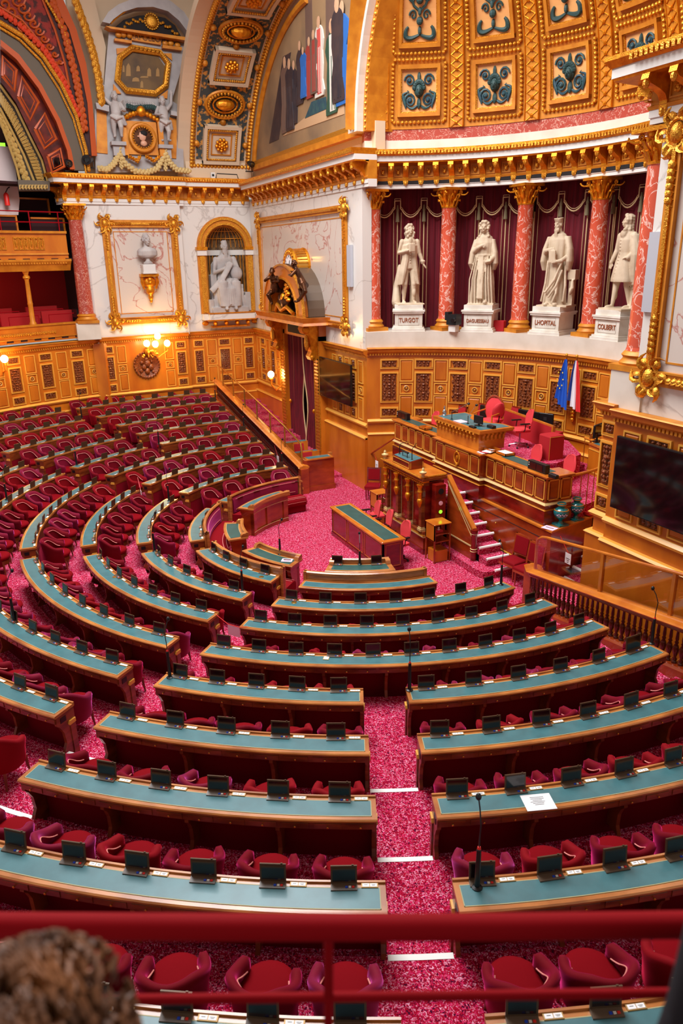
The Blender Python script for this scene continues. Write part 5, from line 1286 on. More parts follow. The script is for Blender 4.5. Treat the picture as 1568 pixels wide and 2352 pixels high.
def tvset(Wl, t, z, w, h, d):
    m = MB().use('black'); Wl.box(m, t, z, w, h, d, d+.06); RB(m, 'case'); m = MB().use('black_gloss'); Wl.box(m, t, z, w-.04, h-.04, d+.06, d+.066); RB(m, 'display')
    m = MB().use('black'); Wl.box(m, t, z, w*.4, h*.5, .0, d); RB(m, 'bracket')
tvset(DWL, 1.98, 3.25, 2.65, 1.3, .2)
# lunette painting and arches above the door wall
mat('paint_bg', (150, 118, 84), .6, c2=(98, 80, 66), scale=.5, detail=5); mat('paint_floor', (190, 150, 112), .6); mat('paint_dark', (64, 46, 44), .6, c2=(44, 34, 40), scale=2)
mat('paint_red', (150, 54, 44), .6); mat('paint_rose', (200, 80, 70), .6); mat('paint_white', (206, 196, 184), .6); mat('paint_green', (44, 72, 54), .6); mat('paint_blue', (36, 92, 160), .6); mat('paint_brown', (104, 78, 66), .6); mat('paint_skin', (196, 150, 116), .6)
AR = (1.2, 10.35)
LC, LR = (-8.6, 8.4), 6.15
poly = []
for i in range(20):
    a = rad(159.5-i*(69.5/19)); poly.append((LC[0]+LR*cos(a), LC[1]+LR*sin(a)))
poly += [(-3.9, 14.55)]
for i in range(14):
    a = rad(140+i*(38/13)); poly.append((AR[0]+6.4*cos(a), AR[1]+6.4*sin(a)))
poly = [(x, z) for x, z in poly]
poly += [(-14.3, 10.55)]
def xzslab(m, poly, y0, y1): m.loft([[(x, y0, z) for x, z in poly], [(x, y1, z) for x, z in poly]])
root = thing('mural_painting', (-9, 2.7, 10.6)); tag(root, 'arched mural of robed figures on steps above the far doorway', 'painting')
m = MB().use('paint_bg'); xzslab(m, poly, 2.66, 2.72); RB(m, 'painted_ground')
FN = [0]
def fig(px, py, hpx, c, c2=None, w=.5):
    """a painted figure: foot pixel and height, flat on the mural plane"""
    f = aty(px, py, 2.65); FN[0] += 1; e_ = -.006*FN[0]; t_ = aty(px-hpx*.01, py-hpx, 2.65); H = t_.z-f.z; m = MB().use(c); x, z = f.x, f.z; dx = (t_.x-f.x)
    pf = ((0, .2), (.06, .22), (.2, .19), (.38, .17), (.55, .17), (.68, .21), (.78, .2), (.83, .12), (.86, .05))
    xzslab(m, [(x+dx*t-wd*H*w*1.5+.02*H*sin(t*19+px), z+H*t) for t, wd in pf]+[(x+dx*t+wd*H*w*1.5+.02*H*sin(t*23+px), z+H*t) for t, wd in pf[::-1]], 2.64+e_, 2.655)
    for q_ in (-.5, .1, .55): m.tube([(x+dx*.05+q_*.2*H*w*1.5, 2.638+e_, z+H*.04), (x+dx*.5+q_*.15*H*w*1.5, 2.638+e_, z+H*.6)], H*.008, 4)
    if c2: m.use(c2); xzslab(m, [(x-w*H*.1, z+H*.03), (x+w*H*.2, z+H*.03), (x+dx+w*H*.12, z+H*.82), (x+dx-w*H*.12, z+H*.82)], 2.635+e_, 2.645)
    m.use('paint_skin').ell((x+dx, 2.638+e_, z+H*.9), (H*.06, .006, H*.075), 8, 6); RB(m, 'painted_figure')
m = MB().use('paint_floor'); a, b, c, d_ = aty(650, 312, 2.65), aty(790, 262, 2.65), aty(790, 232, 2.65), aty(700, 270, 2.65); xzslab(m, [(a.x, a.z), (b.x, b.z), (c.x, c.z), (d_.x, d_.z)], 2.645, 2.66); RB(m, 'painted_floor')
m = MB().use('paint_dark'); a, b, c, d_ = aty(618, 330, 2.655), aty(640, 320, 2.655), aty(668, 120, 2.655), aty(650, 130, 2.655); xzslab(m, [(a.x, a.z), (b.x, b.z), (c.x, c.z), (d_.x, d_.z)], 2.65, 2.66); RB(m, 'painted_shadow')
m = MB().use('paint_brown')
for q_ in ((700, 0, 716, 0, 720, 180, 704, 190), (748, 0, 770, 0, 768, 120, 748, 130)): xzslab(m, [(aty(q_[i], q_[i+1], 2.655).x, aty(q_[i], q_[i+1], 2.655).z) for i in (0, 2, 4, 6)], 2.65, 2.66)
m.use('relief_blue'); xzslab(m, [(aty(a_, b_, 2.64).x, aty(a_, b_, 2.64).z) for a_, b_ in ((700, 272), (750, 250), (748, 222), (715, 234))], 2.636, 2.645); RB(m, 'painted_columns')
for a in ((655, 305, 180, 'paint_brown', None), (676, 285, 150, 'paint_dark', None), (690, 240, 150, 'paint_dark', None), (712, 226, 145, 'paint_red', None), (735, 222, 190, 'paint_white', 'paint_rose'), (765, 262, 225, 'paint_green', 'paint_white'), (790, 240, 245, 'paint_blue', None), (668, 300, 170, 'paint_dark', None), (700, 225, 120, 'paint_blue', None), (780, 235, 250, 'paint_dark', None), (725, 215, 150, 'paint_brown', 'paint_red')): fig(*a)
m = MB().use('gold_fine'); pts = [(x, 2.62, z) for x, z in poly[:20]]; m.use('gold_paint').tube(pts, .11, 8); m.use('gold_fine').tube([(x+.0, 2.58, z) for x, z in poly[21:35]], .1, 6); m.bb(-14.5, -5.1, 2.55, 2.68, 10.48, 10.62); m.use('gold_paint').bb(-14.5, -5.0, 2.52, 2.72, 10.3, 10.48); RB(m, 'gilt_frame')
wallface('wall_door_side_lunette', [(-4.3, 2.76), (-15.2, 2.76)], 9.8, 10.6, 'plaster')
m = MB().use('plaster'); xzslab(m, [(-15.4, 10.3), (-4.9, 10.3)]+[(AR[0]+6.2*cos(rad(a)), AR[1]+6.2*sin(rad(a))) for a in range(178, 88, -6)]+[(1.2, 17.2), (-15.4, 17.2)], 2.74, 2.95); struct(m.build('wall_lunette'))
m = MB().use('marble_warm'); arcband(m, AR[0], AR[1], 5.75, 6.3, 2.3, 3.2, 0, 180, 40)
m.use('gold_fine')
for i in range(90):
    a = rad(i*2+1); m.ell((AR[0]+6.12*cos(a), 2.29, AR[1]+6.12*sin(a)), (.05, .03, .05), 6, 4)
m.use('gold_paint'); arcband(m, AR[0], AR[1], 5.55, 5.78, 2.5, 3.4, 0, 180, 40)
for i in range(120): a = rad(i*1.5+.7); m.use('gold_fine').ell((AR[0]+5.6*cos(a), 2.48, AR[1]+5.6*sin(a)), (.045, .04, .045), 5, 4)
struct(m.build('trim_apse_arch'))
# coffered soffit strip
def sof(t, y, d=0): a = rad(t); return (LC[0]+(6.55-d)*cos(a), y, LC[1]+(6.55-d)*sin(a))
def spatch(m, t0, t1, y0, y1, d0, d1, n=6):
    P = [[[sof(t0+(t1-t0)*i/n, y, dd) for i in range(n+1)] for y in (y0, y1)] for dd in (d0, d1)]; vs = [p for g_ in P for r_ in g_ for p in r_]; k = n+1; fs = []
    for i in range(n):
        fs.append((2*k+i, 2*k+i+1, 3*k+i+1, 3*k+i)); fs.append((i, i+1, 2*k+i+1, 2*k+i)); fs.append((k+i, k+i+1, 3*k+i+1, 3*k+i))
    for i in (0, n): fs.append((i, k+i, 3*k+i, 2*k+i))
    m.add(vs, fs)
mat('soffit_blue', (58, 66, 66), .7, c2=(196, 136, 60), scale=7, detail=3, ramp=(.52, .6))
Y0, Y1 = .12, 2.62; T0, T1 = 161.5, 92
m = MB().use('plaster'); spatch(m, 168, T1, Y0-.4, Y1+.12, -.3, 0, 30)
m.use('soffit_blue'); spatch(m, T0-2, T1, Y0+.3, Y1-.3, 0, .02, 30)
m.use('gold_fine')
for i in range(64):
    t = T0-(i)*1.09
    for y in (Y0+.12, Y1-.12): m.ell(sof(t, y, .05), (.1, .085, .1), 7, 5)
    for y in (Y0+.22, Y1-.22): m.ell(sof(t, y, .04), (.05, .04, .05), 5, 4)
for j in range(18): m.ell(sof(T0, Y0+.1+j*.135, .05), (.08, .08, .08), 7, 5)
struct(m.build('trim_arch_soffit'))
def cof(t, kind):
    m = MB(); yc = (Y0+Y1)/2; dt = 6.2 if kind == 's' else 5.2; hw_ = .72
    if kind == 's':
        m.use('plaster')
        for (a, b, c, d_) in ((t-dt, t-dt+1.0, yc-hw_, yc+hw_), (t+dt-1.0, t+dt, yc-hw_, yc+hw_), (t-dt, t+dt, yc-hw_, yc-hw_+.12), (t-dt, t+dt, yc+hw_-.12, yc+hw_)): spatch(m, a, b, c, d_, 0, .2)
        m.use('gold_fine')
        for q in range(14):
            u = -1+2*(q+.5)/14
            for s in (-1, 1): m.ell(sof(t+u*(dt-1.5), yc+s*(hw_-.17), .16), (.045, .045, .045), 6, 4); m.ell(sof(t+s*(dt-1.5), yc+u*(hw_-.17), .16), (.045, .045, .045), 6, 4)
        m.use('plaster'); spatch(m, t-dt+1.4, t+dt-1.4, yc-hw_+.16, yc+hw_-.16, 0, .06)
        m.use('gold_paint')
        for (a, b, c, d_) in ((t-3.4, t-3.1, yc-.4, yc+.4), (t+3.1, t+3.4, yc-.4, yc+.4), (t-3.4, t+3.4, yc-.4, yc-.36), (t-3.4, t+3.4, yc+.36, yc+.4)): spatch(m, a, b, c, d_, 0, .1)
        m.use('gold')
        for r_, n_, s in ((.2, 9, .07), (.1, 6, .06), (0, 1, .07)):
            for q in range(n_):
                a = 2*pi*q/n_; m.ell(sof(t+deg(r_*cos(a)/6.5), yc+r_*sin(a), .14+(.2-r_)*.3), (s, s, s), 7, 5)
    else:
        m.use('gold_fine')
        for q in range(30):
            a = 2*pi*q/30; m.ell(sof(t+deg(.42*sin(a)/6.5), yc+.62*cos(a), .12), (.055, .055, .055), 6, 4)
        m.use('gold_paint'); rings = [sof(t+deg(.5*sin(2*pi*q/24)/6.5), yc+.72*cos(2*pi*q/24), .08) for q in range(25)]; m.tube(rings, .06, 6)
        m.use('gold'); m.ell(sof(t, yc, .1), (.18, .36, .2), 14, 10); m.tube([sof(t+deg(.3*sin(2*pi*q/16)/6.5), yc+.46*cos(2*pi*q/16), .1) for q in range(17)], .035, 5)
    for s in (-1, 1): m.use('gold_paint').ell(sof(t-dt-.9, yc+s*0, .06), (.12, .12, .12), 9, 6); m.ell(sof(t, yc+s*.95, .05), (.11, .11, .11), 8, 6)
    struct(m.build('trim_soffit_coffer'))
for i, (t, kd) in enumerate(((154.5, 's'), (141.5, 'o'), (128.5, 's'), (115.5, 'o'), (102, 's'))): cof(t, kd)
# near wall (right edge of the picture)
NW = [(12.5, 2.3), (6.35, 2.3)]
wallface('wall_near_side', [(12.5, 2.3), (6.42, 2.3)], 4.3, 9.3, 'marble')
struct(MB().use('marble').prism([(6.44, 2.33), (8.4, 2.33), (8.4, 3.6), (6.7, 3.4)], 4.3, 9.3).build('wall_apse_near_pier'))
struct(MB().use('marble_warm').prism([(5.86, 2.26), (6.6, 2.26), (6.6, 3.3), (5.86, 3.1)], 4.4, 5.1).build('wall_near_plinth'))
wains('wall_near_panelling', [(12.5, 2.22), (6.12, 2.22)], 4.45, 2.42, [(6.38-.45, 'p', .4), (6.38-1.05, 'c', .52), (6.38-1.65, 'p', .4), (6.38-2.2, 'c', .52), (6.38-2.8, 'p', .4)])
wains('wall_near_pier_panelling', [(6.12, 2.32), (5.72, 2.32), (5.6, 3.2)], 4.5, 2.42, [(.2, 'c', .36)])
entab('wall_near_cornice', [(12.5, 2.25), (6.2, 2.25), (6.05, 3.3)], 9.95, .5, .55)
root = thing('wall_television', (7.3, 2.1, 2.7)); tag(root, 'large black glossy television on the near panelled wall, cut by the frame', 'television')
NWL = Wall([(12.5, 2.22), (6.12, 2.22)])
tvset(NWL, 6.38-1.42, 3.35, 2.35, 1.32, .1)
gilt_frame('gilt_wall_frame', Wall([(12.5, 2.3), (6.42, 2.3)]), 1.2, 5.85, 4.95, 8.9, 'gilt frame with carved corner around marble at the near wall', fw=.24, cr=.3)
o = MB(); Wall([(12.5, 2.3), (6.42, 2.3)]).box(o.use('screen_keys'), 5.98-.02, 6.75, .24, 1.25, 0, .06); o = o.build('wall_speaker', 'grey_panel'); tag(o, 'tall slim grey loudspeaker on white marble beside the near gilt frame', 'speaker')

# ceiling with the glazed skylight opening
m = MB().use('plaster'); z0, z1 = 17.6, 17.8
for a in ((-17, -5.2, -20, 9), (6.2, 20, -20, 9), (-5.2, 6.2, -20, -8.7), (-5.2, 6.2, .7, 9)): m.bb(a[0], a[1], a[2], a[3], z0, z1)
struct(m.build('ceiling'))
# ---------------------------------------------------------------- outer walls on the left
def onplane(px, py, A, B, d=0):
    A = Vector(A); B = Vector(B); t = (B-A).normalized(); n = Vector((-t.y, t.x)); A = A+n*d
    v = CD+CR*((px-784)/FPX)-CU*((py-1176)/FPX); k = ((A.x-CAMP.x)*n.x+(A.y-CAMP.y)*n.y)/(v.x*n.x+v.y*n.y); return CAMP+v*k
NA, NB = (-14.9, 2.51), (-14.9, -.42)
BA_, BB_ = (-14.78, -.42), (-14.5, -3.95)
# niche wall  (travel so that the room lies on the left: from +y to -y  => left is +x)
def P2(a): return (15.15*cos(rad(a)), 15.15*sin(rad(a)))
S3 = [P2(a) for a in range(-165, -139, 2)]
outer = [NA, NB]; 
wains('wall_niche_panelling', [NA, NB], 4.27, 2.1, [(.35, 'c', .42), (.85, 'p', .4), (1.4, 'c', .5), (1.95, 'p', .42), (2.5, 'c', .42)])
wains('wall_bust_panelling', [BA_, BB_], 4.27, 2.1, [(.35, 'c', .42), (.85, 'p', .36), (2.75, 'p', .36), (3.25, 'c', .42)])
wains('wall_outer_panelling', S3, 4.22, 2.1, [(.35+.62*i, 'pc'[i % 2], (.42, .5)[i % 2]) for i in range(9)])
S4 = [P2(a) for a in range(-162, -139, 2)]
BW = Wall([BA_, BB_]); NWl = Wall([NA, NB]); SW = Wall(S3)
root = thing('carved_medallion', BW.pt(1.8, 3.1, .05)); tag(root, 'round carved wooden medallion on the panelling under the lit chandelier', 'medallion')
m = MB().use('carved')
for i in range(28): a = 2*pi*i/28; BW.ell(m, 1.8+.5*cos(a), 3.1+.5*sin(a), .05, (.045, .045, .045), 6, 4)
q, d, nn = BW.at(1.8)
T = Matrix.Translation((q.x, q.y, 3.1)) @ Vector((nn.x, nn.y, 0)).to_track_quat('Z', 'Y').to_matrix().to_4x4()
m.T = T; m.lathe([(0, .03), (.46, .03), (.5, .06), (.52, 0)], n=28); m.T = None
for x, z, r in ((0, .22, .09), (.02, .05, .16), (-.12, -.08, .12), (.15, -.1, .14), (.2, .12, .07), (-.2, .1, .08), (0, -.25, .13), (.22, -.28, .07), (-.25, -.22, .08)): BW.ell(m, 1.8-x, 3.1+z, .05, (r*.6, r*.8, r), 8, 6)
RB(m, 'relief', None, True)
wallface('wall_niche_side', [NA, NB], 4.2, 9.3, 'marble'); wallface('wall_bust_side', [(-14.72, -.36), BB_], 4.2, 9.3, 'marble')
struct(MB().use('marble').prism([(-14.5, -3.95), (-14.6, -4.15), (-15.3, -3.9), (-15.1, -3.0)], 4.0, 9.3).use('oak').prism([(-14.42, -3.8), (-14.5, -4.2), (-15.3, -3.9), (-15.1, -3.0)], .9, 4.05).build('wall_pier_return'))
entab('wall_niche_cornice', [(-14.9, 2.5), (-14.9, -.2)], 10.0, .46, .5); entab('wall_bust_cornice', [(-14.75, -.2), (-14.45, -3.95), (-14.35, -4.6), (-15.0, -4.8)], 10.0, .46, .52)
p = P2(-163.6); column(-14.42, -4.3, 4.85, 9.02, .27, 'mottled dark red marble column at the edge of the gallery boxes', 'marble_dark_red')
struct(MB().use('marble_warm').prism([(-14.05, -4.75), (-14.1, -3.9), (-15.1, -3.9), (-15.1, -4.75)], 4.25, 4.86).build('wall_column_plinth'))
gilt_frame('gilt_wall_frame', Wall([(-14.72, -.42), BB_]), .12, 2.98, 4.7, 8.5, 'upright gilt frame with shell corners around the marble bust', fw=.26, cr=.28)
# niche
root = thing('statue_niche', (-14.8, 1.4, 4.6)); tag(root, 'round headed gilt niche with coffered shell and marble shelf', 'niche')
yc = 1.38; r0 = .82
m = MB().use('gold_paint')
def yzband(m, yc, zc, R0, R1, x0, x1, a0, a1, n=20):
    m.loft([[(x0, yc+R0*cos(a), zc+R0*sin(a)), (x0, yc+R1*cos(a), zc+R1*sin(a)), (x1, yc+R1*cos(a), zc+R1*sin(a)), (x1, yc+R0*cos(a), zc+R0*sin(a))] for a in [rad(a0+(a1-a0)*i/n) for i in range(n+1)]])
yzband(m, yc, 7.5, r0, r0+.33, -14.9, -14.78, 0, 180); yzband(m.use('gold_fine'), yc, 7.5, r0+.02, r0+.1, -14.8, -14.73, 0, 180); yzband(m, yc, 7.5, r0+.2, r0+.28, -14.8, -14.73, 0, 180)
for s in (-1, 1):
    y0 = yc+s*(r0+.17); m.use('gold_paint').bb(-14.9, -14.77, y0-.17, y0+.17, 4.95, 7.3).use('gold_fine').bb(-14.78, -14.74, y0-.1, y0+.1, 5.0, 7.25)
    m.use('white').bb(-14.9, -14.7, y0-.19, y0+.19, 7.2, 7.4).use('gold').bb(-14.9, -14.66, y0-.22, y0+.22, 7.4, 7.52)
RB(m, 'gilt_surround')
m = MB().use('carved')
rings = []
for i in range(13):
    a = rad(180*i/12); rings.append([(-14.87-.6*sin(a), yc+r0*cos(a), z) for z in (4.95, 7.5)])
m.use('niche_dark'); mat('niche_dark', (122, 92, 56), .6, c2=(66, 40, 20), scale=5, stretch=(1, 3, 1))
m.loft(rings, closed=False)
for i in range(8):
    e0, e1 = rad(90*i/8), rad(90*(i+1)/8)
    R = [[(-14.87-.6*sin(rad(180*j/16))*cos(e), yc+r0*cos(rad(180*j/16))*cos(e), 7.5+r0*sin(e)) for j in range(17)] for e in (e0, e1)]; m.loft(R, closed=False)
m.use('gold_paint')
for j in range(1, 12):
    a = rad(180*j/12); m.tube([(-14.85-.58*sin(a)*cos(rad(e)), yc+(r0-.02)*cos(a)*cos(rad(e)), 7.5+(r0-.02)*sin(rad(e))) for e in range(0, 85, 12)], .016, 4); m.tube([(-14.85-.58*sin(a), yc+(r0-.02)*cos(a), 5), (-14.85-.58*sin(a), yc+(r0-.02)*cos(a), 7.2)], .016, 4)
for e in (25, 50): m.tube([(-14.85-.58*sin(rad(5+170*j/16))*cos(rad(e)), yc+(r0-.02)*cos(rad(5+170*j/16))*cos(rad(e)), 7.5+(r0-.02)*sin(rad(e))) for j in range(17)], .02, 4)
m.use('white').loft([[(-14.86-.58*sin(rad(180*j/12))*f, yc+(r0-.01)*cos(rad(180*j/12)), z) for j in range(13)] for f, z in ((1, 7.2), (.92, 7.2), (.92, 7.4), (1, 7.4))], closed=False)
RB(m, 'shell', None, True)
m = MB().use('marble').bb(-15.0, -14.35, yc-.95, yc+.95, 4.72, 4.98).bb(-15.0, -14.5, yc-1.15, yc+1.15, 4.72, 4.95).use('gold').bb(-15, -14.3, yc-1.0, yc+1.0, 4.68, 4.73).bb(-15, -14.32, yc-.98, yc+.98, 4.96, 5.0)
for i in range(4): m.ell((-14.5, yc-.7+i*.46, 4.58), (.16, .09, .1), 8, 6)
m.bb(-15, -14.6, yc-.8, yc+.8, 4.4, 4.46)
for s in (-1, 1): m.ell((-14.75, yc+s*1.05, 4.58), (.1, .14, .1), 8, 6); m.box((-14.75, yc+s*1.05, 4.82), (.06, .16, .16))
RB(m, 'marble_shelf', None, 40)
# cut the niche opening: the face wall is rebuilt around it
o = bpy.data.objects['wall_niche_side']; bpy.data.objects.remove(o)
m = MB().use('marble').bb(-15.2, -14.9, yc+r0, 2.75, 4.2, 9.3).bb(-15.2, -14.9, -.6, yc-r0, 4.2, 9.3).bb(-15.2, -14.9, yc-r0, yc+r0, 4.2, 4.9)
for i in range(16):
    a0, a1 = rad(180*i/16), rad(180*(i+1)/16); ya, yb = yc+r0*cos(a0), yc+r0*cos(a1)
    m.loft([[(x, ya, 7.5+r0*sin(a0)), (x, yb, 7.5+r0*sin(a1)), (x, yb, 9.3), (x, ya, 9.3)] for x in (-15.2, -14.9)])
struct(m.build('wall_niche_side'))
# gallery boxes
SW4 = Wall(S4)
root = thing('gallery_balcony', (-14.2, -5.6, 4.3)); tag(root, 'gilt balcony front of the lower and upper gallery boxes', 'balcony')
m = MB().use('oak').sweep(S4, [(-.1, 4.3), (0, 4.3), (0, 4.85), (-.1, 4.85)]).use('gold_fine')
for i in range(60): SW4.ell(m, .9+i*.085, 4.6, .01, (.045, .045, .06), 6, 4)
m.use('gold_paint').sweep(S4, [(-.1, 4.85), (.04, 4.85), (.04, 4.92), (-.1, 4.92)]).sweep(S4, [(-.05, 4.42), (.03, 4.42), (.03, 4.46), (-.05, 4.46)]); RB(m, 'lower_front')
m = MB().use('oak').sweep(S4, [(-.15, 7.15), (-.0, 7.15), (0, 8.02), (-.15, 8.02)]).use('gold_paint').sweep(S4, [(-.3, 6.75), (.02, 6.75), (.1, 6.95), (.2, 7.08), (.2, 7.15), (-.3, 7.15)]).sweep(S4, [(-.2, 8.02), (.08, 8.02), (.08, 8.1), (-.2, 8.1)]).sweep(S4, [(-.1, 7.3), (.05, 7.3), (.03, 7.36), (-.1, 7.36)])
for g0, n_ in ((.95, 6), (2.35, 7), (3.9, 6)):
    for i in range(n_): t = g0+i*.19; SW4.frame(m.use('gold_fine'), t, 7.68, .17, .42, .03, .03); SW4.ell(m, t, 7.68, .01, (.035, .035, .13), 6, 5); SW4.ell(m, t, 7.85, .01, (.05, .05, .03), 6, 4)
m.use('gold_paint')
for i in range(50): SW4.box(m, .2+i*.1, 7.03, .06, .08, 0, .17)
RB(m, 'upper_front')
def slimcol(t, lb):
    q = SW.pt(t, 4.9, -.12); r = thing('slim_gilt_column', q); 
    MB().use('gold_paint').lathe([(.13, 0), (.13, .06), (.09, .12), (.085, .7), (.1, .74), (.085, .78), (.072, 1.55), (.09, 1.58), (.12, 1.68), (.07, 1.72), (.12, 1.86)], n=12).build('shaft', 'gold_paint', r, smooth=40)
    MB().use('gold_fine').ell((0, 0, 1.64), (.13, .13, .07)).build('capital', 'gold_fine', r, smooth=True); tag(r, lb, 'column')
slimcol(2.42, 'slim fluted gilt column between the lower gallery boxes')
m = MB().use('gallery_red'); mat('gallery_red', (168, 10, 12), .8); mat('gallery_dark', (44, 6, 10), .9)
PB = [P2(a) for a in (-164, -139)]; back = [(x*1.16, y*1.16) for x, y in S3]
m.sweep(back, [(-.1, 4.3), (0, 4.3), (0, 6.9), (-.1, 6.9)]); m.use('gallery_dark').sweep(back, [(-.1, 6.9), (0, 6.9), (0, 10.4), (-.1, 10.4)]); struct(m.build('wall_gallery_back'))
m = MB().use('gallery_dark'); 
for z in (4.35, 7.1, 9.6):
    m.prism(S3+back[::-1], z, z+.08)
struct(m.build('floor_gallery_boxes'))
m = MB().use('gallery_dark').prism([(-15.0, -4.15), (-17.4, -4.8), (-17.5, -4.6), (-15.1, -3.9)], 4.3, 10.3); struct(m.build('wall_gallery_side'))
for i, (t, dpt, z) in enumerate(((1.1, -.7, 4.45), (2.6, -.7, 4.45), (4.0, -.7, 4.45), (1.4, -1.3, 4.6), (3.0, -1.3, 4.6))):
    r = thing('gallery_bench', SW.pt(t, z, dpt)); mw = Wall(S3)
    m = MB().use('gallery_red'); SW.box(m, t, z+.25, 1.2, .35, dpt-.25, dpt+.1); SW.box(m, t, z+.6, 1.2, .5, dpt-.32, dpt-.22); o = m.build('bench', 'gallery_red', r); o.matrix_parent_inverse = Matrix.Translation(-r.location)
    m = MB().use('red_rail'); a_, b_ = SW.pt(t-.55, z+.75, dpt+.3), SW.pt(t+.55, z+.75, dpt+.3); c_ = Vector((0, 0, -.4)); m.tube([a_+c_*1.7, a_, b_, b_+c_*1.7], .018, 5); o = m.build('rail', 'red_rail', r); o.matrix_parent_inverse = Matrix.Translation(-r.location)
    tag(r, ['red bench in the lower box next to the mottled column', 'red bench in the lower box beside the slim gilt column', 'red bench in the lower box nearest the picture edge', 'raised red bench at the back of the first lower box', 'raised red bench at the back of the second lower box'][i], 'bench', 'red gallery benches')
r = thing('stage_projector', SW.pt(.55, 4.95, -.3)); MB().use('black').bb(-.15, .15, -.25, .2, .1, .4).tube([(0, .2, .25), (0, .34, .25)], .1, 10).bb(-.03, .03, -.03, .03, 0, .1).build('body', 'black', r); r.rotation_euler = (0, 0, -1.3); tag(r, 'black projector on the lower gallery ledge beside the mottled column', 'projector')
r = thing('upper_gallery_rail', SW.pt(1, 8.1, -.2)); tag(r, 'thin dark red rail above the upper balcony front', 'rail')
m = MB().use('red_rail'); 
for z in (8.4, 8.75): m.tube([SW.pt(.3+i*.4, z, -.25) for i in range(13)], .02, 5)
for i in range(5): a_ = SW.pt(.9+i*1.05, 8.1, -.25); m.tube([a_, a_+Vector((0, 0, .65))], .022, 5)
o = m.build('rail', 'red_rail', r); o.matrix_parent_inverse = Matrix.Translation(-r.location)
for i, (t, z, w_, d_) in enumerate(((1.5, 9.0, 1.5, -1.3), (3.6, 8.9, 1.4, -1.0), (1.2, 8.3, 1.2, -.5), (2.9, 8.35, 1.2, -.5))):
    m = MB(); SW.frame(m.use('oak_trim'), t, z, w_, .55, .06, d_+.05) if False else None
    q, d, nn = SW.at(t)
    m.use('gallery_dark'); SW.box(m, t, z, w_, .5, d_-.04, d_); m.use('oak_rail'); 
    SW.box(m, t, z+.25, w_, .06, d_-.05, d_+.04); SW.box(m, t-w_/2, z, .06, .55, d_-.05, d_+.04)
    o = m.build('gallery_desk_panel'); tag(o, ['dark panel with pale wood edge in the upper gallery by the column', 'dark panel with pale wood edge at the picture edge, upper gallery', 'low wood edged desk panel behind the red rail, by the column', 'low wood edged desk panel behind the red rail, further along'][i], 'panel', 'desk panels of the upper gallery')
# lit globes
def globe(parent, p, r=.11, pw=26):
    o = MB().use('lamp_globe').ell(p, (r, r, r*1.05), 16, 10).build('glass_globe', 'lamp_globe', parent, smooth=True); o.matrix_parent_inverse = Matrix.Translation(-parent.location)
    l = bpy.data.lights.new('globe_light', 'POINT'); l.energy = pw; l.color = (1, .62, .22); l.shadow_soft_size = r*1.3
    lo = bpy.data.objects.new('globe_light', l); COL.objects.link(lo); n = Vector((-p[0], -p[1], 0)).normalized(); lo.location = Vector(p)+n*.2
root = thing('chandelier_bracket', BW.pt(1.75, 3.75, .1)); tag(root, 'gilt wall bracket with four glowing globes above the round medallion', 'wall lamp')
m = MB().use('gold_fine'); ctr = BW.pt(1.75, 3.6, .3); m.ell(BW.pt(1.75, 3.62, .05), (.12, .12, .18)); m.tube([BW.pt(1.75, 3.6, 0), BW.pt(1.75, 3.5, .2), ctr], .035, 6); m.ell(ctr, (.09, .09, .09))
for px, py in ((355, 770), (330.5, 786.5), (350, 788), (377, 786)):
    g_ = onplane(px, py, BA_, BB_, -.0); q = Vector((g_.x, g_.y, g_.z))+Vector((.45, .02, 0)); q = CAMP+(q-CAMP)
    m.tube([ctr, ctr*.5+Vector((q.x, q.y, q.z-.4))*.5+Vector((0, 0, -.15)), (q.x, q.y, q.z-.28), (q.x, q.y, q.z-.12)], .02, 6); m.lathe([(.05, -.2), (.08, -.14), (.06, -.1)], q, 10); globe(root, tuple(q), .125, 42)
for a in range(5): m.ell(ctr+Vector((.1, .3*cos(a*1.3), -.05+.12*sin(a*2))), (.06, .06, .06), 6, 5)
RB(m, 'arms', None, True)
root = thing('wall_sconce', DWL.pt(7.9, 2.5, .1)); tag(root, 'gilt wall sconce with one glowing globe left of the far doorway', 'wall lamp')
q = aty(622, 860, 2.0); m = MB().use('gold_fine').tube([(q.x-.1, 2.5, q.z-.45), (q.x-.05, 2.2, q.z-.65), (q.x, 2.0, q.z-.4), (q.x, 2.0, q.z-.12)], .035, 6).lathe([(.05, -.25), (.1, -.16), (.07, -.12)], (q.x, 2.0, q.z), 10).ell((q.x-.1, 2.48, q.z-.4), (.1, .06, .25)); RB(m, 'arm', None, True); globe(root, (q.x, 2.0, q.z), .13, 40)
root = thing('wall_sconce', SW.pt(3.6, 3.5, .2)); tag(root, 'glowing globe lamp at the picture edge below the gallery boxes', 'wall lamp')
g_ = onplane(2, 822, S3[3], S3[5], 0); m = MB().use('gold_fine').tube([g_+Vector((.1, 0, -.5)), g_+Vector((.4, .1, -.4)), g_+Vector((.4, .1, -.1))], .03, 6); RB(m, 'arm'); globe(root, tuple(g_+Vector((.4, .1, 0))), .13, 45)
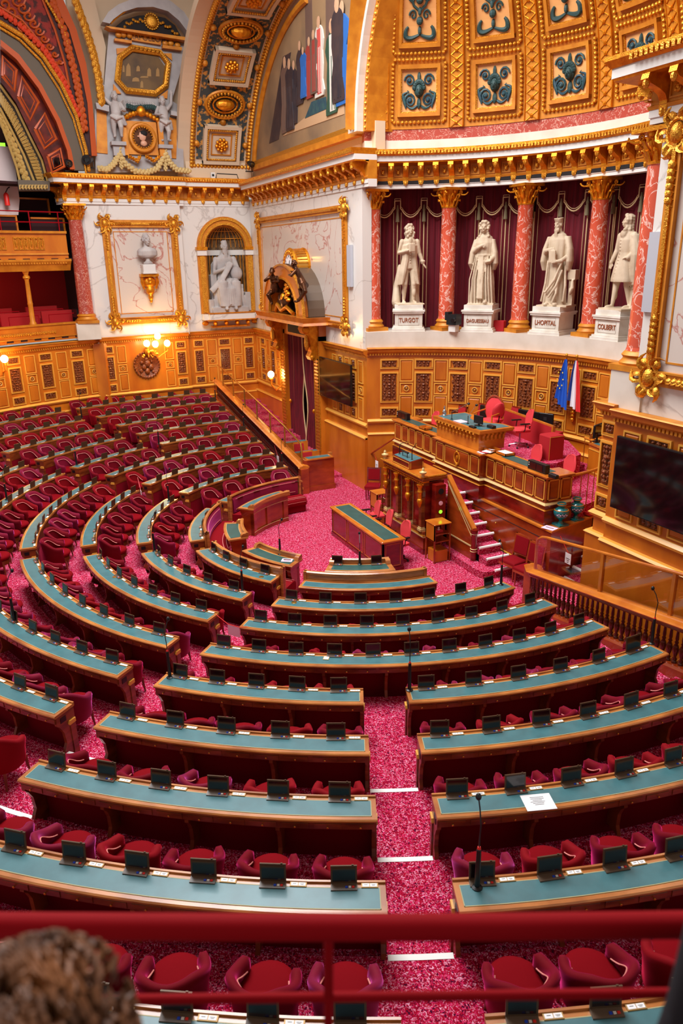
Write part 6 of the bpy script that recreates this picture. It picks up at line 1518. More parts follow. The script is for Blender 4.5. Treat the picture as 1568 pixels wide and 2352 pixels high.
# ---------------------------------------------------------------- above the cornice on the left
def npx(pts, A, B, d=0): return [onplane(x, y, A, B, d) for x, y in pts]
def slab(m, pts, A, B, d0, d1):
    """closed outline traced on the picture, laid on a wall plane, given real thickness"""
    m.loft([[tuple(onplane(x, y, A, B, d0)) for x, y in pts], [tuple(onplane(x, y, A, B, d0)+Vector((1, 0, 0))*(d1-d0)) for x, y in pts]])
struct(MB().use('plaster').prism([(-15.2, 2.9), (-15.2, -3.6), (-15.6, -3.6), (-15.6, 2.9)], 9.9, 17.5).build('wall_upper_far'))
wallface('wall_niche_parapet', [(-14.75, 2.6), (-14.75, 0.0)], 9.95, 10.6, 'plaster')
UA, UB = (-14.85, 2.5), (-14.55, -3.9)
root = thing('octagon_aedicule', (-14.8, -1.7, 10)); tag(root, 'pedimented marble and gilt aedicule framing an octagonal painting', 'aedicule')
mat('grey_marble', (168, 160, 158), .4, c2=(150, 142, 140), scale=2)
z_ = 3.564
def C1(pts): return [(x/z_, y/z_) for x, y in pts]
m = MB().use('grey_marble')
slab(m, C1([(780, 1420), (1500, 1400), (1480, 880), (1400, 830), (1540, 360), (890, 230), (840, 800), (900, 870), (770, 900)]), UA, UB, 0, .12)
slab(m, C1([(770, 855), (880, 880), (880, 930), (780, 905)]), UA, UB, 0, .4); slab(m, C1([(1380, 920), (1475, 940), (1475, 975), (1380, 955)]), UA, UB, 0, .4)
m.use('gold_paint'); slab(m, C1([(790, 900), (870, 930), (880, 1260), (790, 1250)]), UA, UB, .12, .16); slab(m, C1([(1385, 960), (1450, 975), (1440, 1300), (1375, 1290)]), UA, UB, .12, .16)
slab(m, C1([(850, 240), (1535, 335), (1530, 362), (890, 262)]), UA, UB, .1, .55)
RB(m, 'marble_ground')
m = MB().use('grey_marble'); arc_o = [(820, 210), (870, 130), (950, 70), (1080, 20), (1230, 5), (1370, 40), (1480, 130), (1550, 240), (1568, 345)]; arc_i = [(1530, 345), (1500, 280), (1440, 200), (1350, 125), (1230, 90), (1100, 95), (990, 130), (910, 190), (880, 225)]
slab(m, C1(arc_o+arc_i), UA, UB, .1, .6); m.use('gold_fine'); m.tube([Vector(p)+Vector((.5, 0, 0)) for p in npx(C1([(885, 222), (940, 165), (1020, 110), (1130, 82), (1230, 80), (1340, 98), (1430, 165), (1500, 250), (1530, 330)]), UA, UB)], .05, 6)
m.use('dark'); slab(m, C1([(940, 225), (1010, 165), (1130, 130), (1240, 125), (1350, 150), (1430, 210), (1490, 320)]), UA, UB, .12, .16)
m.use('gold_fine'); c = onplane(*C1([(1232, 188)])[0], UA, UB)
for i in range(20):
    a = 2*pi*i/20; m.ell((c.x+.2, c.y+.24*cos(a), c.z+.24*sin(a)), (.04, .04, .04), 6, 4)
m.ell((c.x+.2, c.y, c.z), (.06, .2, .2), 12, 8)
for s in (-1, 1):
    for i in range(9): m.ell((c.x+.2, c.y+s*(.32+i*.08), c.z-.03-.012*i*i*.4+.05*sin(i*2)-s*i*.012), (.05, .06, .05), 6, 4)
RB(m, 'arched_pediment', None, True)
m = MB().use('gold_fine'); oc = C1([(1070, 385), (1310, 425), (1390, 520), (1365, 720), (1270, 800), (1020, 770), (935, 680), (955, 480)]); oi = C1([(1075, 425), (1290, 460), (1345, 540), (1325, 700), (1250, 750), (1030, 730), (970, 655), (990, 490)])
om = [((a[0]+b[0])/2, (a[1]+b[1])/2) for a, b in zip(oc, oi)]
pp = [Vector(p)+Vector((.2, 0, 0)) for p in npx(om+om[:2], UA, UB)]; m.tube(pp, .12, 6)
for a, b in zip(pp, pp[1:]):
    for i in range(7): m.ell(tuple(a+(b-a)*(i+.5)/7+Vector((.1, 0, 0))), (.05, .05, .05), 6, 4)
m.use('gold_paint')
for q in ([(950, 400), (1060, 395), (955, 450)], [(1400, 440), (1405, 500), (1335, 440)], [(925, 690), (925, 770), (990, 770)], [(1370, 740), (1365, 810), (1290, 800)]): slab(m, C1(q), UA, UB, .12, .2)
slab(m, C1([(1080, 290), (1320, 325), (1310, 375), (1070, 335)]), UA, UB, .12, .25); slab(m, C1([(930, 325), (1070, 345), (1070, 368), (930, 345)]), UA, UB, .12, .35); slab(m, C1([(1320, 380), (1480, 400), (1475, 425), (1320, 405)]), UA, UB, .12, .35)
for x, y in ((1000, 298), (1385, 368), (960, 300), (1050, 305), (1340, 370), (1440, 385)): p_ = onplane(x/z_, y/z_, UA, UB); m.ell((p_.x+.25, p_.y, p_.z), (.08, .11, .1), 8, 6)
RB(m, 'gilt_octagon_frame', None, True)
m = MB().use('paint_olive'); mat('paint_olive', (104, 74, 30), .6, c2=(70, 46, 18), scale=1.5, detail=6); mat('paint_ochre', (150, 112, 58), .6); slab(m, oi, UA, UB, .13, .16); m.use('paint_ochre')
for x, y, w_, h_ in ((1050, 570, 40, 90), (1110, 650, 60, 30), (1160, 690, 25, 50), (1220, 590, 35, 60), (1010, 560, 18, 50), (1290, 590, 30, 60), (1130, 560, 30, 40), (1180, 630, 70, 12)): slab(m, C1([(x-w_*.5, y+h_*.6), (x+w_*.5, y+h_*.6), (x+w_*.4, y-h_*.3), (x, y-h_*.6), (x-w_*.4, y-h_*.3)]), UA, UB, .16, .17)
RB(m, 'octagonal_painting')
tx = bpy.data.curves.new('plaque_lettering', 'FONT'); tx.body = 'NAPOLEON'; tx.size = .24; tx.align_x = 'CENTER'; tx.extrude = .01; to = textobj('plaque_lettering', tx, 'bronze'); to.parent = root; to.matrix_parent_inverse = Matrix.Translation(-root.location)
p_ = onplane(1195/z_, 348/z_, UA, UB); to.location = (p_.x+.27, p_.y, p_.z); to.rotation_euler = (pi/2, 0, pi/2)
root = thing('medallion_cartouche', (-14.6, -1.7, 10.1)); tag(root, 'gilt cartouche with dark profile medallion and leafy garlands below the octagon', 'cartouche')
m = MB().use('gold_paint'); c = onplane(1155/z_, 1138/z_, UA, UB); 
for i in range(25): pass
m.tube([(c.x+.3, c.y+.43*cos(2*pi*i/24), c.z+.43*sin(2*pi*i/24)) for i in range(25)], .08, 8); m.bb(c.x, c.x+.22, c.y-.55, c.y+.55, c.z-.55, c.z+.55)
for s in (-1, 1): m.bb(c.x+.1, c.x+.38, c.y+s*.66-.09, c.y+s*.66+.09, c.z-.6, c.z+.55)
m.use('gold'); 
for i in range(11): m.ell((c.x+.3, c.y-.6+i*.12, c.z+.62+.2*sin(pi*i/10)), (.1, .09, .1), 7, 5)
m.ell((c.x+.4, c.y, c.z+.85), (.13, .17, .18), 10, 8)
for i in range(24): a = 2*pi*i/24; m.use('gold_fine').ell((c.x+.36, c.y+.34*cos(a), c.z+.34*sin(a)), (.03, .03, .03), 5, 4)
RB(m, 'gilt_surround', None, True)
m = MB().use('bronze'); m.T = None; m.loft([[(c.x+x, c.y+.36*cos(2*pi*i/24), c.z+.36*sin(2*pi*i/24)) for i in range(24)] for x in (.22, .26)]); RB(m, 'dark_roundel')
m = MB().use('skin').ell((c.x+.27, c.y-.0, c.z+.06), (.05, .13, .17), 10, 8).ell((c.x+.27, c.y-.15, c.z+.05), (.03, .04, .03), 6, 5).ell((c.x+.27, c.y+.03, c.z-.18), (.05, .12, .1), 8, 6); m.use('dark').ell((c.x+.28, c.y+.05, c.z+.15), (.05, .14, .1), 8, 6); RB(m, 'profile_relief', None, True)
m = MB().use('gilt_line')
def garland(pts, r, n=26):
    P = [Vector(p)+Vector((.35, 0, 0)) for p in npx(C1(pts), UA, UB)]
    segs = [(b-a).length for a, b in zip(P, P[1:])]; tot = sum(segs)
    for i in range(n):
        t = tot*(i+.5)/n
        for k_, sl in enumerate(segs):
            if t <= sl: break
            t -= sl
        q = P[k_]+(P[k_+1]-P[k_])*(t/sl); 
        for j in range(3): m.ell((q.x+.04*cos(j*2.1+i), q.y+r*.5*cos(j*2.1+i), q.z+r*.5*sin(j*2.1+i)), (r*.7, r*.7, r*.7), 6, 4)
garland([(960, 1270), (1010, 1350), (1090, 1410), (1180, 1420), (1270, 1390), (1310, 1310), (1330, 1260)], .1, 34); garland([(960, 1270), (920, 1350), (860, 1400), (800, 1385)], .1, 18); garland([(1330, 1260), (1370, 1340), (1430, 1400), (1530, 1410)], .1, 20); garland([(965, 1215), (960, 1290), (985, 1385)], .07, 12); garland([(1335, 1230), (1330, 1300), (1340, 1400)], .07, 12)
m.use('gold'); garland([(1040, 1290), (1080, 1310), (1110, 1330), (1130, 1290)], .06, 12); garland([(1180, 1290), (1220, 1310), (1240, 1330), (1290, 1290)], .06, 12)
m.use('relief_green'); garland([(1030, 880), (1080, 900), (1150, 890)], .08, 14); garland([(1170, 890), (1230, 890), (1290, 920)], .08, 14)
RB(m, 'garlands', None, True)
m = MB().use('grey_marble')
for x, y in ((955, 1185), (1335, 1210)): m = MB().use('grey_marble'); p_ = onplane(x/z_, y/z_, UA, UB); m.bb(p_.x+.05, p_.x+.5, p_.y-.26, p_.y+.26, p_.z-.07, p_.z+.05).bb(p_.x+.05, p_.x+.4, p_.y-.2, p_.y+.2, p_.z-.4, p_.z-.07); RB(m, 'putto_console')
m = MB().use('grey_marble')
for i in range(12):
    for j in range(3): p_ = onplane((1030+i*20)/z_, (840+j*22+i*2)/z_, UA, UB); m.ell((p_.x+.18, p_.y, p_.z), (.05, .06, .06), 6, 4)
RB(m, 'scale_ornament')
# great arch over the gallery boxes
GA, GB = (-14.3, -3.3), (-12.6, -8.6)
a_ = [(0, 190), (180, 300), (350, 470), (500, 700), (620, 950), (700, 1230), (725, 1400)]
b_ = [(0, 360), (150, 480), (330, 720), (480, 1000), (570, 1250), (600, 1400)]
b2 = [(0, 410), (130, 520), (305, 750), (450, 1020), (535, 1250), (560, 1400)]
c_ = [(0, 670), (130, 850), (250, 1100), (350, 1300), (400, 1480)]
d__ = [(0, 860), (100, 1050), (200, 1250), (290, 1480)]
e_ = [(0, 960), (70, 1150), (140, 1350), (170, 1480)]
f_ = [(-20, 50), (180, 170), (370, 400), (500, 590), (568, 718)]
g_ = [(400, -20), (560, 250), (650, 560), (710, 850), (745, 1280)]
tr = [(340, -20), (450, 250), (530, 520), (568, 718)]
h_ = [(500, -20), (620, 250), (700, 530), (750, 850), (790, 1280)]
i_ = [(600, -20), (690, 230), (760, 450), (800, 650), (830, 860)]
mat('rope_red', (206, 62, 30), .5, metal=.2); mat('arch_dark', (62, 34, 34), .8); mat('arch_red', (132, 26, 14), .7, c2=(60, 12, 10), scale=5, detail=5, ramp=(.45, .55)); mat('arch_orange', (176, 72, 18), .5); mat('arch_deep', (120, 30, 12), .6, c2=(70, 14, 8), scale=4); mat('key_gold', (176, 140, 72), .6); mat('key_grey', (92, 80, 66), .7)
def ribbon(m, o, i, dd0, dd1, dA=0): slab(m, C1(o+i[::-1]), GA, GB, dd0, dd1)
m = MB().use('arch_dark'); ribbon(m, f_+[(620, 900), (690, 1150)], a_[:-1], -.1, 0); ribbon(m, tr, g_, -.1, 0); slab(m, C1([(568, 718), (530, 640), (700, 1230), (745, 1280), (710, 850)]), GA, GB, -.1, -.02); struct(m.build('trim_arch_dark_band'))
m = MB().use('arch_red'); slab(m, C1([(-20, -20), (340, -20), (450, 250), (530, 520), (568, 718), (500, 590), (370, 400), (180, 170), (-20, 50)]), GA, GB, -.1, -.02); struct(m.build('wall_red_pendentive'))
m = MB().use('key_grey'); ribbon(m, a_, b_, -.2, .05); m.use('arch_orange'); ribbon(m, b_, b2, -.5, .08); struct(m.build('trim_great_arch'))
m = MB().use('arch_orange'); ribbon(m, g_, h_, -.1, .08); m.use('plaster'); slab(m, C1([(600, -20), (690, 230), (760, 450), (830, 860), (860, 400), (760, -20)]), GA, GB, -.3, -.1); struct(m.build('trim_outer_arch_mouldings'))
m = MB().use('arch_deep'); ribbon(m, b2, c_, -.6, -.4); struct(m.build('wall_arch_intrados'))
m = MB().use('key_grey'); ribbon(m, c_, d__, -.8, -.6); ribbon(m, d__, e_, -.9, -.75); struct(m.build('trim_key_pattern_arch'))
def beads(m, pts, r, n, dx=.1, jit=0):
    P = [Vector(p)+Vector((dx, 0, 0)) for p in npx(C1(pts), GA, GB)]; segs = [(b-a).length for a, b in zip(P, P[1:])]; tot = sum(segs)
    for i in range(n):
        t = tot*(i+.5)/n
        for k_, sl in enumerate(segs):
            if t <= sl: break
            t -= sl
        q = P[k_]+(P[k_+1]-P[k_])*(t/sl); m.ell((q.x, q.y+jit*sin(i*2.2), q.z), (r, r, r*1.25), 7, 5)
mid = lambda A_, B_, f: [(a[0]*(1-f)+b[0]*f, a[1]*(1-f)+b[1]*f) for a, b in zip(A_, B_)]
m = MB().use('gold_fine'); beads(m, a_, .07, 90); beads(m, [(x-22, y+30) for x, y in a_], .04, 110); beads(m, i_, .13, 46, .15, .03); beads(m, [(x-40, y+5) for x, y in g_[:4]], .05, 40); struct(m.build('trim_gold_beads', smooth=True))
m = MB().use('rope_red'); beads(m, [(-10, 90), (180, 225), (350, 400), (480, 600), (590, 830), (640, 960)], .07, 74, .08, .06); m.use('arch_orange'); beads(m, [(420, 0), (520, 260), (590, 520), (650, 800), (690, 1080)], .085, 60, .08, .07); struct(m.build('trim_rope_ornament', smooth=True))
m = MB().use('arch_orange'); P = [Vector(p)+Vector((.03, 0, 0)) for p in npx(C1(f_), GA, GB)]; m.tube(P, .04, 5); P = [Vector(p)+Vector((.03, 0, 0)) for p in npx(C1(tr), GA, GB)]; m.tube(P, .04, 5)
for k_ in range(9):   # arabesque scrolls
    cx_, cy_ = 90+k_*48, 20+k_*62; R_ = 62-k_*5
    for s in (-1, 1): m.tube([Vector(onplane((cx_+s*R_*.9+R_*(1-t)*cos(t*9)*s)/z_, (cy_+s*-R_*.3+R_*(1-t)*sin(t*9))/z_, GA, GB))+Vector((.02, 0, 0)) for t in [i/16 for i in range(15)]], .035, 4)
struct(m.build('trim_arabesque'))
# coffers of the deep arch and greek key
m = MB().use('arch_orange')
for t in (.12, .35, .6, .85):
    def Q(f, tt):
        k_ = tt*(len(c_)-1); i0 = min(int(k_), len(c_)-2); fr = k_-i0; cc = (c_[i0][0]*(1-fr)+c_[i0+1][0]*fr, c_[i0][1]*(1-fr)+c_[i0+1][1]*fr)
        k2 = tt*(len(b2)-1); i1 = min(int(k2), len(b2)-2); f2 = k2-i1; bb_ = (b2[i1][0]*(1-f2)+b2[i1+1][0]*f2, b2[i1][1]*(1-f2)+b2[i1+1][1]*f2)
        return (cc[0]*(1-f)+bb_[0]*f, cc[1]*(1-f)+bb_[1]*f)
    q = [Q(.2, t-.09), Q(.8, t-.09), Q(.8, t+.09), Q(.2, t+.09)]; P = [Vector(p)+Vector((.3, 0, 0)) for p in npx(C1(q+q[:1]), GA, GB, .0)]; m.tube(P, .05, 4); q = [Q(.32, t-.06), Q(.68, t-.06), Q(.68, t+.06), Q(.32, t+.06)]; P = [Vector(p)+Vector((.3, 0, 0)) for p in npx(C1(q+q[:1]), GA, GB)]; m.tube(P, .025, 4)
m.use('key_gold')
for n_, (o1, o2) in enumerate(((c_, d__),)):
    pts = []
    for i in range(26):
        t = i/26; 
        def Q2(f, tt):
            k_ = min(tt, .999)*(len(o1)-1); i0 = int(k_); fr = k_-i0
            k2 = min(tt, .999)*(len(o2)-1); i1 = int(k2); f2 = k2-i1
            A_ = (o1[i0][0]*(1-fr)+o1[i0+1][0]*fr, o1[i0][1]*(1-fr)+o1[i0+1][1]*fr); B_ = (o2[i1][0]*(1-f2)+o2[i1+1][0]*f2, o2[i1][1]*(1-f2)+o2[i1+1][1]*f2); return (A_[0]*(1-f)+B_[0]*f, A_[1]*(1-f)+B_[1]*f)
        pts += [Q2(.25, t), Q2(.75, t), Q2(.75, t+.025), Q2(.4, t+.025), Q2(.4, t+.014), Q2(.25, t+.03)]
    m.tube([Vector(p)+Vector((-.45, 0, 0)) for p in npx(C1(pts), GA, GB)], .028, 4)
for o1 in (c_, d__, e_): m.tube([Vector(p)+Vector((-.5, 0, 0)) for p in npx(C1(o1), GA, GB)], .04, 5)
beads(m, mid(d__, e_, .5), .09, 34, -.6, .06)
struct(m.build('trim_greek_key'))
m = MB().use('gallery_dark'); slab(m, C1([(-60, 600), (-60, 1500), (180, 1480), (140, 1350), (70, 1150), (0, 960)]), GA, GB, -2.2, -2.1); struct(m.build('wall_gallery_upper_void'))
m = MB().use('key_grey'); slab(m, C1([(140, 1480), (400, 1490), (400, 1568), (150, 1568)]), GA, GB, -.7, -.3); m.use('key_gold'); 
for i in range(9): x = 165+i*26; m.tube([Vector(p)+Vector((-.25, 0, 0)) for p in npx(C1([(x, 1545), (x, 1510), (x+18, 1510), (x+18, 1535), (x+9, 1535)]), GA, GB)], .025, 4)
struct(m.build('trim_key_frieze'))
o = MB().use('paper_pink'); slab(o, C1([(-60, 1190), (95, 1205), (130, 1400), (160, 1640), (150, 1760), (-60, 1760)]), GA, GB, -1.4, -1.35); mat('pale_panel', (214, 190, 186), .7); o = o.build('projection_screen', 'pale_panel'); tag(o, 'pale blank panel standing in the upper gallery at the picture edge', 'panel')
p_ = onplane(18, 452, GA, GB); o = MB().use('red_key').lathe([(.0, 0), (.09, 0), (.09, .35), (.04, .42), (0, .42)], n=10).build('fire_extinguisher', 'red_key', smooth=40); o.location = p_+Vector((-1.2, 0, -.2)); MB().use('black').tube([(0, 0, .42), (.05, .08, .55), (0, .15, .6)], .02, 5).build('hose', 'black', o); tag(o, 'small red fire extinguisher in front of the pale gallery panel', 'extinguisher')
p_ = onplane(4, 322, GA, GB); o = MB().use('green_led').bb(-.02, .02, -.16, .16, 0, .12).build('exit_sign', 'green_led'); o.location = p_+Vector((-1.6, 0, 0)); tag(o, 'small glowing green sign high in the dark gallery', 'sign')
# spotlights on the cornice
def spot(px, py, rz, lb, s=1, z0=10.0, A=(-14.3, 2.5), B=(-14.2, -4.0)):
    p = onplane(px, py, A, B); r = thing('stage_spotlight', (p.x, p.y, p.z-.25), rz)
    MB().use('black').tube([(0, -.1, .3), (.3*s, -.12, .22)], [.1*s, .13*s], 12).build('body', 'black', r, smooth=40); MB().use('black').tube([(-.02, -.22, .28), (0, -.24, 0), (0, .02, 0), (-.02, 0, .28)], .018, 5).box((0, -.1, -.0), (.2, .25, .03)).build('yoke', 'black', r); MB().use('black_gloss').ell((.3*s, -.12, .22), (.02, .1, .1), 10, 6).build('lens', 'black_gloss', r); return tag(r, lb, 'spotlight', 'spotlights on the cornice')
spot(577, 378, .2, 'black spotlight in the corner of the cornice below the coffered strip', .9); spot(136, 372, .5, 'black spotlight at the far left of the spotlight cluster'); spot(160, 376, .2, 'middle black spotlight of the cluster on the cornice'); spot(213, 368, -.4, 'large black spotlight beside the marble aedicule', 1.3)
p = onplane(521, 399, (-14.4, 2.5), (-14.4, -4)); o = MB().use('black').tube([(0, -.45, -.0), (0, -.4, .17), (0, .4, .15), (0, .45, -.03)], .02, 5).build('cable_bracket', 'black'); o.location = (p.x, p.y, 10.0); tag(o, 'low black metal bracket lying on the cornice below the coffers', 'bracket')
p = onplane(488, 397, (-14.4, 2.5), (-14.4, -4)); o = MB().use('white').bb(-.05, .05, -.08, .08, 0, .2).build('sensor_box', 'white'); o.location = (p.x, p.y, 10.0); MB().use('black').bb(.05, .06, -.04, .04, .06, .14).build('lens', 'black', o); tag(o, 'small white sensor box on the cornice below the coffers', 'sensor')

l = bpy.data.lights.new('gallery_lamp', 'POINT'); l.energy = 60; l.color = (1, .45, .2); l.shadow_soft_size = .15; lo = bpy.data.objects.new('gallery_lamp', l); COL.objects.link(lo); lo.location = SW.pt(4.6, 6.4, -1.2)
# ---------------------------------------------------------------- statues
class Fig:
    """a sculpted figure: overlapping volumes fused into one continuous skin by a voxel remesh"""
    def __init__(s): s.m = MB()
    def body(s, secs, n=36, k=9, ph=0.0, cap=True):
        # secs: (z, cx, cy, rx, ry, fold)
        rings = []
        for i, (z, cx, cy, rx, ry, fo) in enumerate(secs):
            rings.append([(cx+rx*(1+fo*sin(k*a+ph+z*1.3)+fo*.5*sin((k*1.7)*a+z*2))*cos(a), cy+ry*(1+fo*sin(k*a+ph+z*1.3))*sin(a), z) for a in [2*pi*j/n for j in range(n)]])
        s.m.loft(rings); return s
    def limb(s, pts, r, n=10): s.m.tube(pts, r, n); s.m.ell(pts[0], (r[0],)*3, 8, 6); s.m.ell(pts[-1], (r[-1],)*3, 8, 6); return s
    def ell(s, c, r, R=None): s.m.ell(c, r, 12, 9, R); return s
    def hand(s, p, d, up=(0, 0, 1), sc=1.0, curl=.5):
        # palm + four fingers + thumb, pointing along d
        p = Vector(p); d = Vector(d).normalized(); up = Vector(up); sd = d.cross(up).normalized(); nm = sd.cross(d).normalized()
        R = Matrix((d, sd, nm)).transposed(); s.m.ell(tuple(p+d*.035*sc), (.05*sc, .042*sc, .02*sc), 10, 6, R)
        for i in range(4):
            b = p+d*.07*sc+sd*(-.03+.02*i)*sc; ln = (.05, .06, .056, .044)[i]*sc
            s.m.tube([b, b+d*ln*.55-nm*ln*.15*curl, b+d*ln-nm*ln*.7*curl], [.0115*sc, .011*sc, .009*sc], 6)
        b = p+d*.02*sc+sd*-.035*sc; s.m.tube([b, b+d*.03*sc-sd*.025*sc, b+d*.055*sc-sd*.022*sc-nm*.012*sc], [.013*sc, .012*sc, .010*sc], 6); return s
    def head(s, p, yaw=0, tilt=0, sc=1.0, beard=0, wig=0, cap=0, curls=0):
        R = Matrix.Rotation(yaw, 3, 'Z') @ Matrix.Rotation(tilt, 3, 'X'); p = Vector(p)
        def q(x, y, z): return tuple(p+R @ Vector((x*sc, y*sc, z*sc)))
        e = lambda c, r: s.m.ell(q(*c), tuple(k*sc for k in r), 12, 9, R)
        e((0, .01, .15), (.078, .098, .1)); e((0, -.03, .09), (.06, .07, .085)); e((0, -.055, .035), (.034, .034, .03))
        s.m.tube([q(0, .02, .08), q(0, .03, -.06)], [.055*sc, .065*sc], 10)
        s.m.loft([[q(-.012, -.09, .155), q(.012, -.09, .155), q(.019, -.098, .095), q(-.019, -.098, .095)], [q(-.006, -.104, .15), q(.006, -.104, .15), q(.008, -.13, .1), q(-.008, -.13, .1)]])
        for x in (-1, 1): e((x*.033, -.088, .162), (.026, .012, .009)); e((x*.032, -.086, .138), (.014, .01, .009)); e((x*.08, .0, .12), (.012, .024, .03)); e((x*.04, -.07, .1), (.024, .024, .026))
        e((0, -.1, .07), (.026, .012, .0065)); e((0, -.098, .056), (.022, .012, .0065))
        if beard:
            for i in range(9): a = -1.3+i*.325; e((.058*sin(a), -.045-.045*cos(a), .035-.02*cos(a)), (.024, .022, .042))
            for i in range(5): e((-.03+i*.015, -.095, -.02-beard*.5+.01*(i % 2)), (.02, .018, .035+beard*.5))
        if wig:
            for sx in (-1, 1):
                for j in range(9):
                    z = .2-j*.045*wig; x = .075+.018*sin(j*1.5)+.012*wig; e((sx*x, -.01-.02*(j > 4)+.01*sin(j*2.2), z), (.036, .048, .034)); e((sx*(x-.01), .05, z), (.035, .04, .034))
            e((0, .03, .22), (.085, .09, .05)); e((.03, -.03, .24), (.05, .05, .04)); e((-.03, -.03, .24), (.05, .05, .04))
            for j in range(6): e((0, .1, .2-j*.05*wig), (.08, .045, .04))
        if curls:
            for i in range(26):
                a = i*2.4; zz = .24-.0055*i; rr = .03+.0028*i; e((min(rr, .082)*cos(a), .02+min(rr, .09)*sin(a)*(1 if sin(a) > -.3 else .7), zz+.005), (.026, .026, .024))
        if cap:
            s.m.loft([[q(.085*cos(t), .01+.1*sin(t), .185) for t in [2*pi*i/16 for i in range(16)]], [q(.09*cos(t), .0+.105*sin(t), .22) for t in [2*pi*i/16 for i in range(16)]], [q(.105*cos(t)*(1+.12*cos(4*t)), .0+.12*sin(t)*(1+.12*cos(4*t)), .27) for t in [2*pi*i/16 for i in range(16)]], [q(.03*cos(t), .0+.03*sin(t), .26) for t in [2*pi*i/16 for i in range(16)]]])
        return s
    def make(s, name, mt, vox=.0125):
        o = s.m.build(name, mt); md = o.modifiers.new('fuse', 'REMESH'); md.mode = 'VOXEL'; md.voxel_size = vox; md.use_smooth_shade = True
        s2 = o.modifiers.new('soft', 'SMOOTH'); s2.factor = .5; s2.iterations = 2
        return o
def folds(F, x0, z0, x1, z1, y, n=6, r=.02):
    for i in range(n):
        t = i/(n-1); F.m.tube([(x0[0]+(x0[1]-x0[0])*t, y[0], z0), (x1[0]+(x1[1]-x1[0])*t*.9, y[1]-.02*sin(i*2), (z0+z1)/2), (x1[0]+(x1[1]-x1[0])*t, y[2], z1)], [r*.6, r, r*1.2], 6)
def pedestal(a, nm, w=.92):
    x, y = 1.2+6.36*cos(rad(a)), .79+6.36*sin(rad(a)); r = thing('statue_pedestal', (x, y, 4.92), rad(a)-pi/2); tag(r, 'white inscribed stone pedestal under the statue of '+STW[nm], 'pedestal')
    m = MB().use('white_stone'); h = w/2
    m.bb(-h-.03, h+.03, -h-.03, h+.03, 0, .07).bb(-h, h, -h, h, .07, .12).bb(-h+.05, h-.05, -h+.05, h-.05, .12, .52).bb(-h, h, -h, h, .52, .57).bb(-h-.02, h+.02, -h-.02, h+.02, .57, .62).bb(-h+.04, h-.04, -h+.04, h-.04, .62, .76); m.build('block', 'white_stone', r)
    m = MB().use('stone_line')
    for a_ in ((-.31, .31, .18, .19), (-.31, .31, .46, .47), (-.31, -.3, .18, .47), (.3, .31, .18, .47)): m.bb(a_[0], a_[1], -h+.042, -h+.051, a_[2], a_[3])
    m.build('panel_border', 'stone_line', r)
    tx = bpy.data.curves.new('t', 'FONT'); tx.body = {'DAGUESSEAU': "D'AGUESSEAU"}.get(nm, nm) if False else nm; tx.size = .155 if len(nm) < 9 else .118; tx.align_x = 'CENTER'; tx.extrude = .006; tx.offset = .002
    o = textobj('inscription', tx, 'bronze_text'); o.parent = r; o.location = (0, -h+.04, .27); o.rotation_euler = (pi/2, 0, 0); o.scale = (.92, 1.15, 1)
    return x, y
mat('white_stone', (226, 218, 206), .5, c2=(208, 196, 180), scale=3); mat('stone_line', (186, 172, 156), .6); mat('bronze_text', (150, 82, 50), .5)
SA_ = [150.7, 131.0, 111.3, 92.2]
SP = [pedestal(a, n) for a, n in zip(SA_, NAMES)]
def place(o, i, lb):
    o.location = (SP[i][0], SP[i][1], 5.68); o.rotation_euler = (0, 0, rad(SA_[i])-pi/2+(.25, .1, .1, -.1)[i]); o.scale = (1.13, 1.13, 1.2); tag(o, lb, 'statue', 'stone statues of the apse')
# 1 coat, breeches, book
F = Fig()
for s in (-1, 1):
    F.limb([(s*.09, .02, .95), (s*.11, -.04-.03*s, .52), (s*.12, .02-.06*s, .1)], [.105, .075, .045]); F.ell((s*.12, .0-.07*s, .30), (.06, .068, .12)); F.ell((s*.13, -.07-.07*s, .045), (.05, .13, .045)); F.ell((s*.11, -.05-.03*s, .5), (.066, .07, .08))
F.body([(.85, 0, .02, .17, .13, 0), (1.0, 0, .02, .18, .13, 0), (1.15, 0, .0, .155, .115, 0), (1.35, 0, 0, .19, .125, 0), (1.5, 0, .01, .2, .12, 0), (1.56, 0, .01, .12, .09, 0), (1.6, 0, .02, .06, .06, 0)])
for s in (-1, 1):
    F.m.loft([[(s*.02, -.12, 1.45), (s*.12, -.13, 1.4), (s*.22, -.02, 1.4), (s*.2, .13, 1.45), (s*.1, .15, 1.5)], [(s*.05, -.14, 1.1), (s*.13, -.15, 1.1), (s*.2, -.03, 1.1), (s*.17, .13, 1.1), (s*.05, .15, 1.1)], [(s*.11, -.15, .8), (s*.18, -.16, .8), (s*.27, -.02, .8), (s*.22, .17, .8), (s*.05, .2, .8)], [(s*.19, -.13, .48), (s*.24, -.14, .48), (s*.31, 0, .46), (s*.25, .2, .46), (s*.04, .22, .46)]])
F.limb([(-.2, 0, 1.48), (-.27, .02, 1.22), (-.1, -.2, 1.28)], [.07, .062, .042]); F.hand((-.09, -.21, 1.29), (1, -.3, .3)); F.m.box((-.0, -.27, 1.34), (.16, .05, .2), .2)
F.limb([(.2, 0, 1.48), (.28, .02, 1.2), (.36, -.06, .97)], [.07, .06, .04]); F.hand((.37, -.07, .95), (.5, -.4, -.7)); F.m.lathe([(.05, 0), (.075, .06), (.06, .09)], (.35, -.05, .96), 8)
for i in range(8): F.ell((.0, -.135-.012*(i < 4), 1.42-.06*i), (.012, .012, .012))
F.head((0, -.01, 1.61), .2, -.1, 1.05, wig=.6); F.ell((.0, -.1, 1.5), (.05, .03, .08))
